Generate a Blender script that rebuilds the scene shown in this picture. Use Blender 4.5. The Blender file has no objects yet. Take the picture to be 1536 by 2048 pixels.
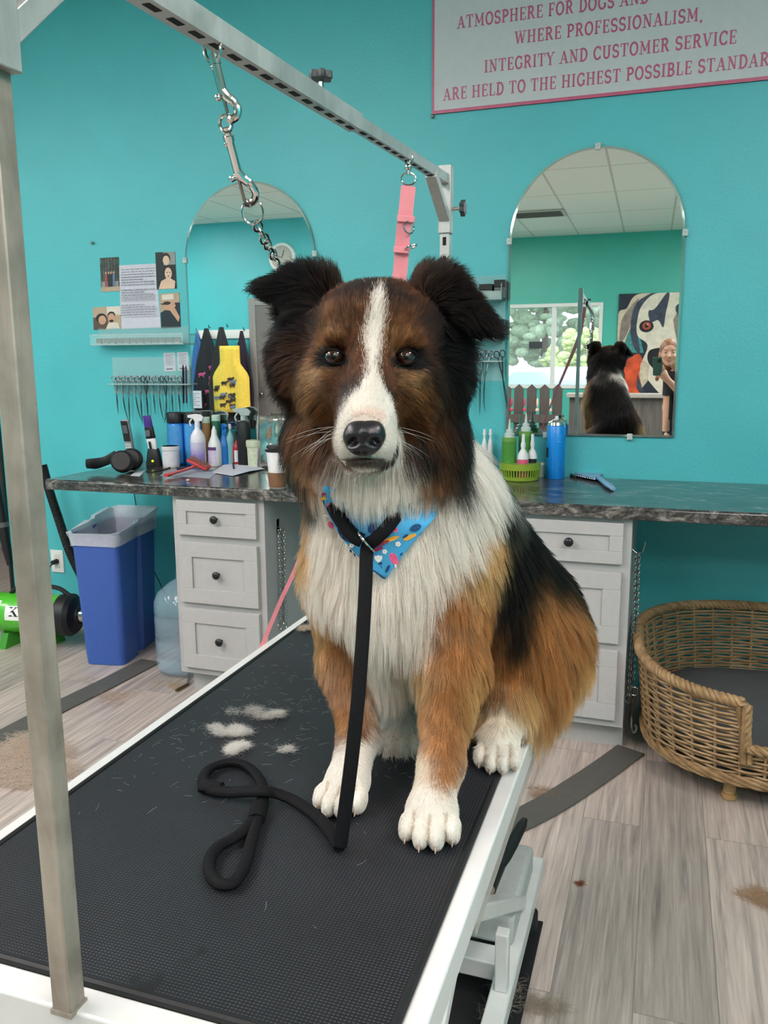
import bpy, bmesh, math, random
import numpy as np
from mathutils import Vector, Matrix, Euler

S = bpy.context.scene
COL = S.collection
RNG = random.Random(7)
PI = math.pi

# ------------------------------------------------------------------ camera, light, exposure
F_PX, PITCH, YAW, ROLL, EYE = 1657.0, math.radians(10.3), math.radians(18.7), math.radians(0.35), 1.40
_f = np.array([-math.sin(YAW)*math.cos(PITCH), math.cos(YAW)*math.cos(PITCH), -math.sin(PITCH)])
_r0 = np.array([math.cos(YAW), math.sin(YAW), 0.0]); _u0 = np.cross(_r0, _f)
_r = _r0*math.cos(ROLL) - _u0*math.sin(ROLL)
_u = _u0*math.cos(ROLL) + _r0*math.sin(ROLL)
cam_d = bpy.data.cameras.new('camera'); cam = bpy.data.objects.new('camera', cam_d); COL.objects.link(cam)
cam_d.sensor_fit = 'VERTICAL'; cam_d.sensor_height = 36.0; cam_d.sensor_width = 27.0
cam_d.lens = F_PX/2048.0*36.0
cam_d.clip_start = 0.01; cam_d.clip_end = 200
cam.matrix_world = Matrix(((_r[0], _u[0], -_f[0], 0), (_r[1], _u[1], -_f[1], 0), (_r[2], _u[2], -_f[2], EYE), (0, 0, 0, 1)))
S.camera = cam
S.view_settings.view_transform = 'Standard'; S.view_settings.look = 'None'
S.view_settings.gamma = 1.0; S.view_settings.exposure = 0.12
S.view_settings.use_curve_mapping = False
S.cycles.max_bounces = 12; S.cycles.diffuse_bounces = 6; S.cycles.glossy_bounces = 8
S.cycles.transmission_bounces = 12; S.cycles.transparent_max_bounces = 12
S.cycles.use_denoising = True
S.cycles.caustics_reflective = False; S.cycles.caustics_refractive = False

CEIL, WALL_Y, REAR_Y, SIDE_Y = 3.12, 3.585, -5.15, -2.48
LAMP_POWER = 1.0
# fluorescent troffers in the drop ceiling, several added unseen as fill: (x, y) centres, 0.6 x 1.2 m
TROFFERS_AND_FILL = [(-4.4, 0.95), (-2.4, 0.95), (1.3, 0.95), (-2.9, -1.1), (-2.0, -0.2), (0.8, -0.75), (2.3, -0.75), (-2.15, -2.85), (0.95, -2.6), (2.3, -2.6), (-5.95, -0.9), (-5.95, 1.0)]  # panels out of the mirrors' view were added to brighten dog and rear wall
TROFFER_STRENGTH = 20.0
WINDOW_LIGHT = 520.0
w = bpy.data.worlds.new('world'); S.world = w; w.use_nodes = True
_wn = w.node_tree.nodes; _wl = w.node_tree.links
_bg = _wn['Background']; _bg.inputs[0].default_value = (0.80, 0.90, 1.0, 1); _bg.inputs[1].default_value = 2.6

def area(name, loc, rot, sx, sy, power, col=(1, 1, 1)):
    d = bpy.data.lights.new(name, 'AREA'); d.shape = 'RECTANGLE'; d.size = sx; d.size_y = sy
    d.energy = power; d.color = col
    o = bpy.data.objects.new(name, d); COL.objects.link(o); o.location = loc; o.rotation_euler = rot
    return o

# ------------------------------------------------------------------ helpers
def ray(x, y):
    return _r*(x-768)/F_PX + _u*(1024-y)/F_PX + _f
def at(x, y, z=None, Y=None, X=None):
    d = ray(x, y)
    t = (z-EYE)/d[2] if z is not None else (Y/d[1] if Y is not None else X/d[0])
    return Vector((t*d[0], t*d[1], EYE+t*d[2]))
def mpp(p):                                    # metres per photo pixel at a point
    return float(np.dot(np.array(p)-np.array([0, 0, EYE]), _f))/F_PX

def lin(h, a=1.0):
    h = h.lstrip('#'); c = [int(h[i:i+2], 16)/255 for i in (0, 2, 4)]
    return tuple((v/12.92 if v <= 0.04045 else ((v+0.055)/1.055)**2.4) for v in c) + (a,)

class N:                                       # tiny node-tree wrapper
    def __init__(s, name):
        s.m = bpy.data.materials.new(name); s.m.use_nodes = True
        s.t = s.m.node_tree; s.b = s.t.nodes['Principled BSDF']; s.out = s.t.nodes['Material Output']
    def new(s, typ, **kw):
        n = s.t.nodes.new(typ)
        for k, v in kw.items():
            if k in n.inputs: n.inputs[k].default_value = v
            else: setattr(n, k, v)
        return n
    def link(s, a, b): s.t.links.new(a, b)
    def ramp(s, fac, stops, interp='LINEAR'):
        n = s.new('ShaderNodeValToRGB'); n.color_ramp.interpolation = interp
        e = n.color_ramp.elements
        while len(e) < len(stops): e.new(0.5)
        for el, (p, c) in zip(e, stops): el.position = p; el.color = c
        s.link(fac, n.inputs['Fac']); return n.outputs['Color']
    def mix(s, fac, a, b, blend='MIX'):
        n = s.new('ShaderNodeMix'); n.data_type = 'RGBA'; n.blend_type = blend
        for sock, v in ((n.inputs[0], fac), (n.inputs[6], a), (n.inputs[7], b)):
            if hasattr(v, 'is_linked') or hasattr(v, 'links'): s.link(v, sock)
            else: sock.default_value = v
        return n.outputs[2]
    def coord(s, scale=(1, 1, 1), kind='Object', rot=(0, 0, 0), loc=(0, 0, 0)):
        c = s.new('ShaderNodeTexCoord'); m = s.new('ShaderNodeMapping')
        m.inputs['Scale'].default_value = scale; m.inputs['Rotation'].default_value = rot; m.inputs['Location'].default_value = loc
        s.link(c.outputs[kind], m.inputs['Vector']); return m.outputs['Vector']
    def noise(s, vec, scale=5, detail=4, rough=0.5, dist=0.0):
        n = s.new('ShaderNodeTexNoise'); n.inputs['Scale'].default_value = scale; n.inputs['Detail'].default_value = detail
        n.inputs['Roughness'].default_value = rough; n.inputs['Distortion'].default_value = dist
        s.link(vec, n.inputs['Vector']); return n.outputs['Fac']
    def bump(s, h, strength=0.3, dist=0.01):
        n = s.new('ShaderNodeBump'); n.inputs['Strength'].default_value = strength; n.inputs['Distance'].default_value = dist
        s.link(h, n.inputs['Height']); s.link(n.outputs['Normal'], s.b.inputs['Normal'])
    def set(s, **kw):
        for k, v in kw.items():
            i = s.b.inputs[k.replace('_', ' ')]
            if hasattr(v, 'links'): s.link(v, i)
            else: i.default_value = v
        return s

_mats = {}
def M(name, hexcol=None, rough=0.5, metal=0.0, vary=0.06, scale=40, bump=0.0, coat=0.0, spec=0.5, trans=0.0, emit=None, es=0.0, ior=1.45, alpha=1.0, sheen=0.0, sss=0.0):
    """procedural material: base colour varied a little by noise, optional fine bump"""
    if name in _mats: return _mats[name]
    n = N(name); c = lin(hexcol)
    v = n.coord()
    f = n.noise(v, scale, 3)
    lo = tuple(max(0, x*(1-vary)) for x in c[:3])+(1,); hi = tuple(min(1, x*(1+vary)) for x in c[:3])+(1,)
    n.set(Base_Color=n.ramp(f, [(0.3, lo), (0.7, hi)]), Roughness=rough, Metallic=metal, IOR=ior)
    n.b.inputs['Specular IOR Level'].default_value = spec
    if coat: n.set(Coat_Weight=coat, Coat_Roughness=0.08)
    if trans: n.set(Transmission_Weight=trans)
    if alpha < 1: n.set(Alpha=alpha)
    if sheen: n.set(Sheen_Weight=sheen)
    if sss: n.set(Subsurface_Weight=sss); n.b.inputs['Subsurface Scale'].default_value = 0.01
    if emit: n.set(Emission_Color=lin(emit), Emission_Strength=es)
    if bump: n.bump(n.noise(v, scale*4, 4), bump, 0.002)
    _mats[name] = n.m; return n.m

def wloc(o):
    p = Vector((0, 0, 0))
    while o: p += o.location; o = o.parent
    return p

class MB:
    """collects shapes given in world (or local) coordinates and links them as ONE mesh object"""
    def __init__(s): s.v = []; s.f = []; s.m = []
    def add(s, vs, fs, mi=0):
        k = len(s.v); s.v += [tuple(v) for v in vs]; s.f += [tuple(i+k for i in f) for f in fs]; s.m += [mi]*len(fs); return s
    def box(s, x0, x1, y0, y1, z0, z1, mi=0):
        return s.add([(x0,y0,z0),(x1,y0,z0),(x1,y1,z0),(x0,y1,z0),(x0,y0,z1),(x1,y0,z1),(x1,y1,z1),(x0,y1,z1)],
                     [(3,2,1,0),(4,5,6,7),(0,1,5,4),(1,2,6,5),(2,3,7,6),(3,0,4,7)], mi)
    def obox(s, c, size, rot=(0, 0, 0), mi=0):
        R = Euler(rot).to_matrix() if not isinstance(rot, Matrix) else rot; c = Vector(c); h = Vector(size)/2
        vs = [c + R @ Vector((sx*h.x, sy*h.y, sz*h.z)) for sz in (-1, 1) for sx, sy in ((-1,-1),(1,-1),(1,1),(-1,1))]
        return s.add(vs, [(3,2,1,0),(4,5,6,7),(0,1,5,4),(1,2,6,5),(2,3,7,6),(3,0,4,7)], mi)
    def bar(s, p0, p1, w, h, up=(0, 0, 1), mi=0):
        p0 = Vector(p0); p1 = Vector(p1); d = p1-p0; z = d.normalized(); u = Vector(up)
        x = z.cross(u); x = x.normalized() if x.length > 1e-6 else Vector((1, 0, 0)); y = x.cross(z)
        R = Matrix((x, y, z)).transposed()
        return s.obox((p0+p1)/2, (w, h, d.length), R, mi)
    def tube(s, path, r, n=8, closed=False, mi=0, caps=True, flat=None, up=None):
        P = [Vector(p) for p in path]; L = len(P)
        rs = r if isinstance(r, (list, tuple)) else [r]*L
        T = []
        for i in range(L):
            a = P[(i-1) % L] if (closed or i > 0) else P[i]; b = P[(i+1) % L] if (closed or i < L-1) else P[i]
            T.append((b-a).normalized() if (b-a).length > 1e-9 else Vector((0, 0, 1)))
        ref = Vector(up) if up else (Vector((0, 0, 1)) if abs(T[0].z) < 0.9 else Vector((1, 0, 0)))
        x = T[0].cross(ref).normalized(); vs = []
        for i in range(L):
            if up: x = T[i].cross(ref)
            x = (x - T[i]*x.dot(T[i])); x = x.normalized() if x.length > 1e-9 else Vector((1, 0, 0)); y = T[i].cross(x)
            for k in range(n):
                a = 2*PI*k/n; fl = flat if flat else 1.0
                vs.append(P[i] + x*(math.cos(a)*rs[i]) + y*(math.sin(a)*rs[i]*fl))
        fs = []
        for i in range(L if closed else L-1):
            j = (i+1) % L
            for k in range(n): fs.append((i*n+k, i*n+(k+1) % n, j*n+(k+1) % n, j*n+k))
        if caps and not closed: fs += [tuple(range(n-1, -1, -1)), tuple((L-1)*n+k for k in range(n))]
        return s.add(vs, fs, mi)
    def cyl(s, p0, p1, r0, r1=None, n=16, mi=0): return s.tube([p0, p1], [r0, r0 if r1 is None else r1], n, mi=mi)
    def lathe(s, prof, c=(0, 0, 0), n=24, mi=0, axis=None, sx=1, sy=1, rot=None, mis=None):
        c = Vector(c); R = rot if rot is not None else (Vector((0,0,1)).rotation_difference(Vector(axis)).to_matrix() if axis else Matrix.Identity(3))
        vs = [c + R @ Vector((r*math.cos(2*PI*k/n)*sx, r*math.sin(2*PI*k/n)*sy, z)) for r, z in prof for k in range(n)]
        k0 = len(s.v); s.v += [tuple(v) for v in vs]
        for i in range(len(prof)-1):
            m_ = mis[i] if mis else mi
            for k in range(n):
                s.f.append((k0+i*n+k, k0+i*n+(k+1) % n, k0+(i+1)*n+(k+1) % n, k0+(i+1)*n+k)); s.m.append(m_)
        s.f.append(tuple(k0+k for k in range(n-1, -1, -1))); s.m.append(mis[0] if mis else mi)
        s.f.append(tuple(k0+(len(prof)-1)*n+k for k in range(n))); s.m.append(mis[-1] if mis else mi)
        return s
    def ell(s, c, rad, n=16, rot=None, mi=0):
        prof = [(max(1e-4, math.sin(PI*i/n)), -math.cos(PI*i/n)) for i in range(n+1)]
        R = rot if rot is not None else Matrix.Identity(3)
        return s.lathe(prof, c, n*2, mi, rot=R @ Matrix.Diagonal(Vector(rad)))
    def prism(s, pts, O, ux, uy, depth, mi=0):
        """polygon in the plane O + a*ux + b*uy, extruded by depth along ux x uy"""
        O = Vector(O); ux = Vector(ux); uy = Vector(uy); n = ux.cross(uy).normalized()*depth
        k = len(pts); a = [O+ux*p[0]+uy*p[1] for p in pts]
        ar = sum(pts[i][0]*pts[(i+1) % k][1]-pts[(i+1) % k][0]*pts[i][1] for i in range(k))
        if ar < 0: a.reverse()
        vs = a + [p+n for p in a]
        fs = [tuple(range(k-1, -1, -1)), tuple(range(k, 2*k))] + [(i, (i+1) % k, (i+1) % k+k, i+k) for i in range(k)]
        return s.add(vs, fs, mi)
    def flatpoly(s, pts, O, ux, uy, lift=0.0, mi=0):
        O = Vector(O); ux = Vector(ux); uy = Vector(uy); n = ux.cross(uy).normalized()*lift
        k = len(pts); ar = sum(pts[i][0]*pts[(i+1) % k][1]-pts[(i+1) % k][0]*pts[i][1] for i in range(k))
        q = list(pts) if ar > 0 else list(reversed(pts))
        return s.add([O+ux*p[0]+uy*p[1]+n for p in q], [tuple(range(k))], mi)
    def grid(s, fn, nu, nv, mi=0, wrap=False):
        vs = [fn(i/(nu if wrap else nu-1), j/(nv-1)) for j in range(nv) for i in range(nu)]
        fs = [(j*nu+i, j*nu+(i+1) % nu, (j+1)*nu+(i+1) % nu, (j+1)*nu+i) for j in range(nv-1) for i in range(nu if wrap else nu-1)]
        return s.add(vs, fs, mi)
    def mesh(s, name, mats, off=Vector((0, 0, 0)), smooth=35):
        me = bpy.data.meshes.new(name)
        me.from_pydata([(v[0]-off[0], v[1]-off[1], v[2]-off[2]) for v in s.v], [], s.f)
        for m in (mats if isinstance(mats, (list, tuple)) else [mats]): me.materials.append(m)
        if max(s.m, default=0) > 0:
            me.polygons.foreach_set('material_index', s.m)
        if smooth:
            me.polygons.foreach_set('use_smooth', [True]*len(me.polygons)); me.set_sharp_from_angle(angle=math.radians(smooth))
        me.update(); return me
    def build(s, name, mats, parent=None, loc=None, smooth=35, bevel=0.0, seg=2, subsurf=0, solid=0.0):
        base = wloc(parent) if parent is not None else Vector(loc if loc is not None else (0, 0, 0))
        me = s.mesh(name, mats, base, smooth)
        o = bpy.data.objects.new(name, me); COL.objects.link(o)
        if parent is not None: o.parent = parent
        else: o.location = base
        if solid:
            m = o.modifiers.new('thick', 'SOLIDIFY'); m.thickness = solid
        if bevel:
            m = o.modifiers.new('bevel', 'BEVEL'); m.width = bevel; m.segments = seg; m.limit_method = 'ANGLE'; m.angle_limit = math.radians(40)
        if subsurf:
            m = o.modifiers.new('sub', 'SUBSURF'); m.levels = subsurf; m.render_levels = subsurf
        return o

def tag(o, label=None, cat=None, group=None, kind=None):
    if label: o['label'] = label
    if cat: o['category'] = cat
    if group: o['group'] = group
    if kind: o['kind'] = kind
    return o
def thing(name, label, cat, loc=(0, 0, 0), group=None):
    o = bpy.data.objects.new(name, None); COL.objects.link(o); o.location = loc; o.empty_display_size = 0.05
    return tag(o, label, cat, group)
def copy_tree(o, parent=None):
    c = o.copy(); COL.objects.link(c)
    if parent is not None: c.parent = parent
    for ch in [x for x in S.objects if x.parent == o]: copy_tree(ch, c)
    return c
def struct(o): o['kind'] = 'structure'; return o
def arc(cx, cy, r, a0, a1, n=12, ry=None):
    return [(cx+r*math.cos(math.radians(a0+(a1-a0)*i/n)), cy+(ry or r)*math.sin(math.radians(a0+(a1-a0)*i/n))) for i in range(n+1)]
def catmull(P, n=8, closed=False):
    P = [Vector(p) for p in P]; L = len(P); out = []
    for i in range(L if closed else L-1):
        p0 = P[(i-1) % L] if (closed or i > 0) else P[i]*2-P[i+1]
        p1 = P[i]; p2 = P[(i+1) % L]; p3 = P[(i+2) % L] if (closed or i < L-2) else P[i+1]*2-P[i]
        for k in range(n):
            t = k/n
            out.append(0.5*((2*p1)+(p2-p0)*t+(2*p0-5*p1+4*p2-p3)*t*t+(3*p1-p0-3*p2+p3)*t**3))
    if not closed: out.append(P[-1])
    return out
def chain(mb, path, pitch=0.012, r=0.0042, wire=0.0011, n=6, mi=0):
    """welded chain links strung along a path, each turned a quarter to the next"""
    P = [Vector(p) for p in path]; seg = [(b-a).length for a, b in zip(P, P[1:])]; tot = sum(seg); cnt = max(2, int(tot/pitch))
    for i in range(cnt):
        d = (i+0.5)*tot/cnt; k = 0
        while k < len(seg)-1 and d > seg[k]: d -= seg[k]; k += 1
        c = P[k].lerp(P[k+1], d/max(seg[k], 1e-9)); t = (P[k+1]-P[k]).normalized()
        ref = Vector((0, 1, 0)) if abs(t.y) < 0.9 else Vector((1, 0, 0))
        a = t.cross(ref).normalized(); b = t.cross(a)
        s_ = a if i % 2 else b
        ang = 0.5; s_ = (s_*math.cos(ang)+(t.cross(s_))*math.sin(ang))
        loop = [c + t*(pitch*0.72*math.cos(q)) + s_*(r*math.sin(q)) for q in [2*PI*j/10 for j in range(10)]]
        mb.tube(loop, wire, n, closed=True, mi=mi)

# lettering: slab-serif strokes on a unit-height grid (drawn for the wall sign), each entry (width, strokes)
_st = 0.17
def _glyphs():
    G = {}
    def ser(x, y, w=0.30): return [(x-w/2, y), (x+w/2, y)]
    V = lambda x, y0=0.0, y1=1.0: ('k', [(x, y0), (x, y1)])
    T = lambda pts: ('t', pts)
    K = lambda pts: ('k', pts)
    Sf = lambda x, y, w=0.34: ('s', ser(x, y, w))
    def A(cx, cy, rx, ry, a0, a1, n=12): return [(cx+rx*math.cos(math.radians(a0+(a1-a0)*i/n)), cy+ry*math.sin(math.radians(a0+(a1-a0)*i/n))) for i in range(n+1)]
    G['A'] = (0.86, [T([(0.14, 0), (0.42, 1)]), K([(0.42, 1), (0.70, 0)]), T([(0.24, 0.33), (0.60, 0.33)]), Sf(0.13, 0), Sf(0.72, 0)])
    G['B'] = (0.74, [V(0.2), K([(0.2, 1)]+A(0.36, 0.76, 0.22, 0.24, 90, -90)+[(0.2, 0.52)]), K([(0.2, 0.52)]+A(0.38, 0.26, 0.25, 0.26, 90, -90)+[(0.2, 0)]), Sf(0.16, 0), Sf(0.16, 1)])
    G['C'] = (0.78, [K(A(0.44, 0.5, 0.32, 0.5, 40, 320, 20)), ('s', [(0.70, 0.68), (0.70, 1.0)]), ('s', [(0.70, 0.0), (0.70, 0.28)])])
    G['D'] = (0.80, [V(0.2), K([(0.2, 1), (0.32, 1)]+A(0.34, 0.5, 0.36, 0.5, 90, -90, 16)+[(0.2, 0)]), Sf(0.16, 0), Sf(0.16, 1)])
    G['E'] = (0.70, [V(0.2), T([(0.1, 1), (0.62, 1)]), T([(0.2, 0.52), (0.5, 0.52)]), T([(0.1, 0), (0.64, 0)]), ('s', [(0.61, 0.78), (0.61, 1.02)]), ('s', [(0.63, -0.02), (0.63, 0.24)]), ('s', [(0.5, 0.40), (0.5, 0.64)])])
    G['F'] = (0.66, [V(0.2), T([(0.1, 1), (0.60, 1)]), T([(0.2, 0.52), (0.48, 0.52)]), ('s', [(0.59, 0.76), (0.59, 1.02)]), ('s', [(0.48, 0.40), (0.48, 0.64)]), Sf(0.2, 0)])
    G['G'] = (0.82, [K(A(0.44, 0.5, 0.32, 0.5, 40, 330, 20)), ('s', [(0.70, 0.68), (0.70, 1.0)]), K([(0.70, 0.08), (0.70, 0.42)]), ('s', [(0.54, 0.42), (0.82, 0.42)])])
    G['H'] = (0.90, [V(0.2), V(0.70), T([(0.2, 0.52), (0.7, 0.52)]), Sf(0.2, 0), Sf(0.2, 1), Sf(0.7, 0), Sf(0.7, 1)])
    G['I'] = (0.42, [V(0.21), Sf(0.21, 0), Sf(0.21, 1)])
    G['K'] = (0.84, [V(0.2), T([(0.2, 0.42), (0.64, 1)]), K([(0.36, 0.6), (0.68, 0)]), Sf(0.2, 0), Sf(0.2, 1), Sf(0.66, 1), Sf(0.7, 0)])
    G['L'] = (0.68, [V(0.2), T([(0.1, 0), (0.62, 0)]), ('s', [(0.61, -0.02), (0.61, 0.28)]), Sf(0.2, 1)])
    G['M'] = (1.06, [T([(0.18, 0), (0.2, 1)]), K([(0.2, 1), (0.52, 0.2)]), T([(0.52, 0.2), (0.84, 1)]), K([(0.84, 1), (0.86, 0)]), Sf(0.17, 0), Sf(0.16, 1, 0.24), Sf(0.87, 0), Sf(0.9, 1, 0.24)])
    G['N'] = (0.90, [T([(0.2, 0), (0.2, 1)]), K([(0.2, 1), (0.70, 0)]), T([(0.70, 0), (0.70, 1)]), Sf(0.2, 0), Sf(0.15, 1, 0.26), Sf(0.7, 1)])
    G['O'] = (0.84, [K(A(0.42, 0.5, 0.32, 0.5, 0, 360, 24))])
    G['P'] = (0.72, [V(0.2), K([(0.2, 1)]+A(0.36, 0.74, 0.26, 0.26, 90, -90)+[(0.2, 0.48)]), Sf(0.2, 0), Sf(0.16, 1)])
    G['R'] = (0.82, [V(0.2), K([(0.2, 1)]+A(0.36, 0.75, 0.24, 0.25, 90, -90)+[(0.2, 0.5)]), K([(0.42, 0.5), (0.68, 0)]), Sf(0.2, 0), Sf(0.16, 1), Sf(0.72, 0, 0.22)])
    G['S'] = (0.68, [K(A(0.34, 0.745, 0.23, 0.255, 30, 270, 14)+A(0.34, 0.245, 0.25, 0.245, 90, -150, 14)), ('s', [(0.56, 0.74), (0.56, 1.0)]), ('s', [(0.11, 0.0), (0.11, 0.28)])])
    G['T'] = (0.78, [V(0.39), T([(0.06, 1), (0.72, 1)]), ('s', [(0.07, 0.74), (0.07, 1.02)]), ('s', [(0.71, 0.74), (0.71, 1.02)]), Sf(0.39, 0)])
    G['U'] = (0.86, [K([(0.2, 1), (0.2, 0.3)]+A(0.43, 0.28, 0.23, 0.28, 180, 360)+[(0.66, 1)]), Sf(0.2, 1), Sf(0.66, 1)])
    G['V'] = (0.84, [K([(0.14, 1), (0.42, 0)]), T([(0.42, 0), (0.70, 1)]), Sf(0.13, 1), Sf(0.71, 1)])
    G['W'] = (1.14, [K([(0.14, 1), (0.34, 0)]), T([(0.34, 0), (0.57, 0.9)]), K([(0.57, 0.9), (0.78, 0)]), T([(0.78, 0), (0.98, 1)]), Sf(0.13, 1), Sf(0.57, 1, 0.3), Sf(1.0, 1)])
    G['Y'] = (0.80, [K([(0.12, 1), (0.40, 0.48)]), T([(0.40, 0.48), (0.68, 1)]), V(0.40, 0, 0.5), Sf(0.40, 0), Sf(0.12, 1), Sf(0.69, 1)])
    G[','] = (0.34, [K([(0.18, 0.04), (0.18, -0.02), (0.10, -0.2)])])
    G['-'] = (0.5, [K([(0.08, 0.45), (0.42, 0.45)])])
    G['9'] = (0.7, [K(A(0.36, 0.7, 0.24, 0.28, 0, 360, 18)), K([(0.6, 0.7), (0.58, 0.4)]+A(0.34, 0.3, 0.24, 0.28, 10, -130))])
    return G
GLYPHS = _glyphs()
def text_width(t, sp=0.07): return sum((GLYPHS[c][0]+sp) if c in GLYPHS else 0.42 for c in t)
def letter(mb, txt, O, ux, uy, h, lift=0.0006, mi=0, stretch=1.0, sp=0.07, weight=1.0):
    """writes txt from O along ux; strokes become thin slabs standing proud of the sheet by lift"""
    O = Vector(O); ux = Vector(ux); uy = Vector(uy); x = 0.0; k = 0
    wd = {'k': 0.17*weight, 't': 0.085*weight, 's': 0.075*weight}
    for ch in txt:
        if ch not in GLYPHS: x += 0.42; continue
        gw, st = GLYPHS[ch]
        for kind, pts in st:
            hw = wd[kind]/2; n = len(pts); left = []; right = []
            for i, (px, py) in enumerate(pts):
                a = pts[max(0, i-1)]; b = pts[min(n-1, i+1)]
                if i == 0 or i == n-1 or True:
                    if n > 8 and pts[0] == pts[-1] and i in (0, n-1): a, b = pts[-2], pts[1]
                dx, dy = b[0]-a[0], b[1]-a[1]; L = math.hypot(dx, dy) or 1
                nx, ny = -dy/L*hw, dx/L*hw
                left.append((px+nx, py+ny)); right.append((px-nx, py-ny))
            vs = []; k += 1; lf = lift+0.00002*(k % 5)
            nn = ux.cross(uy).normalized()*lf
            for (lx, ly), (rx, ry) in zip(left, right):
                vs.append(O+ux*((x+lx)*h*stretch)+uy*(ly*h)+nn); vs.append(O+ux*((x+rx)*h*stretch)+uy*(ry*h)+nn)
            mb.add(vs, [(2*i+1, 2*i+3, 2*i+2, 2*i) for i in range(n-1)], mi)
        x += gw+sp
    return x*h*stretch
def plain_text(txt, size, name='caption'):
    """small printed lettering as mesh data: list of verts, faces (sans, centred)"""
    c = bpy.data.curves.new(name, 'FONT'); c.body = txt; c.size = size; c.align_x = 'CENTER'; c.align_y = 'CENTER'; c.resolution_u = 2
    o = bpy.data.objects.new(name, c); COL.objects.link(o)
    dg = bpy.context.evaluated_depsgraph_get(); me = bpy.data.meshes.new_from_object(o.evaluated_get(dg))
    vs = [tuple(v.co) for v in me.vertices]; fs = [tuple(p.vertices) for p in me.polygons]
    bpy.data.objects.remove(o); bpy.data.curves.remove(c); bpy.data.meshes.remove(me)
    return vs, fs
def put_text(mb, txt, size, O, ux, uy, lift=0.0006, mi=0, bend=None):
    vs, fs = plain_text(txt, size); O = Vector(O); ux = Vector(ux); uy = Vector(uy); n = ux.cross(uy).normalized()*lift
    mb.add([O+ux*v[0]+uy*v[1]+n for v in vs], fs, mi)
# ------------------------------------------------------------------ materials of the room
def mk_wall(name, hexcol, bs=0.35):
    n = N(name); v = n.coord()
    c = lin(hexcol); f = n.noise(v, 2.5, 5)
    n.set(Base_Color=n.ramp(f, [(0.25, tuple(x*0.94 for x in c[:3])+(1,)), (0.75, tuple(min(1, x*1.05) for x in c[:3])+(1,))]), Roughness=0.42)
    n.bump(n.noise(v, 95, 5, 0.6, 0.4), bs, 0.004); _mats[name] = n.m; return n.m
TEAL = mk_wall('teal_wall_paint', '#50B9BF')
GREEN = mk_wall('green_wall_paint', '#48B6A4', 0.2)
def mk_floor():
    n = N('grey_vinyl_planks'); v = n.coord(rot=(0, 0, PI/2))
    br = n.new('ShaderNodeTexBrick'); n.link(v, br.inputs['Vector'])
    br.offset = 0.37; br.inputs['Scale'].default_value = 1.0; br.inputs['Brick Width'].default_value = 1.22; br.inputs['Row Height'].default_value = 0.178
    br.inputs['Mortar Size'].default_value = 0.0012; br.inputs['Mortar Smooth'].default_value = 0.2; br.inputs['Bias'].default_value = 0.0
    br.inputs['Color1'].default_value = (0, 0, 0, 1); br.inputs['Color2'].default_value = (1, 1, 1, 1); br.inputs['Mortar'].default_value = (0.5, 0.5, 0.5, 1)
    # shift the grain per plank
    sep = n.new('ShaderNodeSeparateColor'); n.link(br.outputs['Color'], sep.inputs[0])
    sc = n.new('ShaderNodeVectorMath', operation='MULTIPLY_ADD'); n.link(v, sc.inputs[0]); sc.inputs[1].default_value = (0.85, 17.0, 1)
    cm = n.new('ShaderNodeCombineXYZ'); mu = n.new('ShaderNodeMath', operation='MULTIPLY'); n.link(sep.outputs[0], mu.inputs[0]); mu.inputs[1].default_value = 37.0
    n.link(mu.outputs[0], cm.inputs[0]); n.link(mu.outputs[0], cm.inputs[1]); n.link(cm.outputs[0], sc.inputs[2])
    g1 = n.noise(sc.outputs[0], 2.2, 8, 0.62, 1.4)
    wv = n.new('ShaderNodeTexWave'); wv.wave_type = 'BANDS'; wv.bands_direction = 'Y'; n.link(sc.outputs[0], wv.inputs['Vector'])
    wv.inputs['Scale'].default_value = 0.5; wv.inputs['Distortion'].default_value = 9.0; wv.inputs['Detail'].default_value = 3; wv.inputs['Detail Scale'].default_value = 0.5
    fine = n.new('ShaderNodeVectorMath', operation='MULTIPLY'); n.link(v, fine.inputs[0]); fine.inputs[1].default_value = (6, 150, 1)
    g2 = n.noise(fine.outputs[0], 1.0, 3)
    col = n.ramp(g1, [(0.30, lin('#746D69')), (0.5, lin('#A89D95')), (0.70, lin('#CABEB4'))])
    col = n.mix(0.16, col, n.ramp(wv.outputs['Fac'], [(0.1, lin('#746D69')), (0.5, lin('#ADA29A')), (0.95, lin('#D2C6BC'))]))
    col = n.mix(0.25, col, n.ramp(g2, [(0.3, lin('#7E7874')), (0.7, lin('#D6CCC3'))]))
    tint = n.ramp(sep.outputs[0], [(0.0, (0.80, 0.78, 0.78, 1)), (0.5, (1.0, 0.98, 0.98, 1)), (1.0, (1.12, 1.06, 1.04, 1))])
    col = n.mix(1.0, col, tint, 'MULTIPLY')
    col = n.mix(n.ramp(br.outputs['Fac'], [(0.0, (0, 0, 0, 1)), (1.0, (0.55, 0.55, 0.55, 1))]), col, lin('#3D3937'))
    n.set(Base_Color=col, Roughness=0.38); n.bump(g2, 0.12, 0.002)
    return n.m
FLOOR = mk_floor()
def mk_ceiling():
    n = N('ceiling_tiles'); v = n.coord()
    br = n.new('ShaderNodeTexBrick'); n.link(v, br.inputs['Vector']); br.offset = 0.0
    br.inputs['Scale'].default_value = 1.0; br.inputs['Brick Width'].default_value = 0.61; br.inputs['Row Height'].default_value = 1.22; br.inputs['Mortar Size'].default_value = 0.012
    f = n.noise(v, 160, 3)
    tile = n.ramp(f, [(0.35, lin('#E0DBD2')), (0.6, lin('#ECE8E0'))])
    n.set(Base_Color=n.mix(br.outputs['Fac'], tile, lin('#C4BEB4')), Roughness=0.9); n.bump(f, 0.2, 0.003); return n.m
CEILM = mk_ceiling()
WHITE = M('white_paint', '#E9E8E4', 0.35, vary=0.03)
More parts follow.
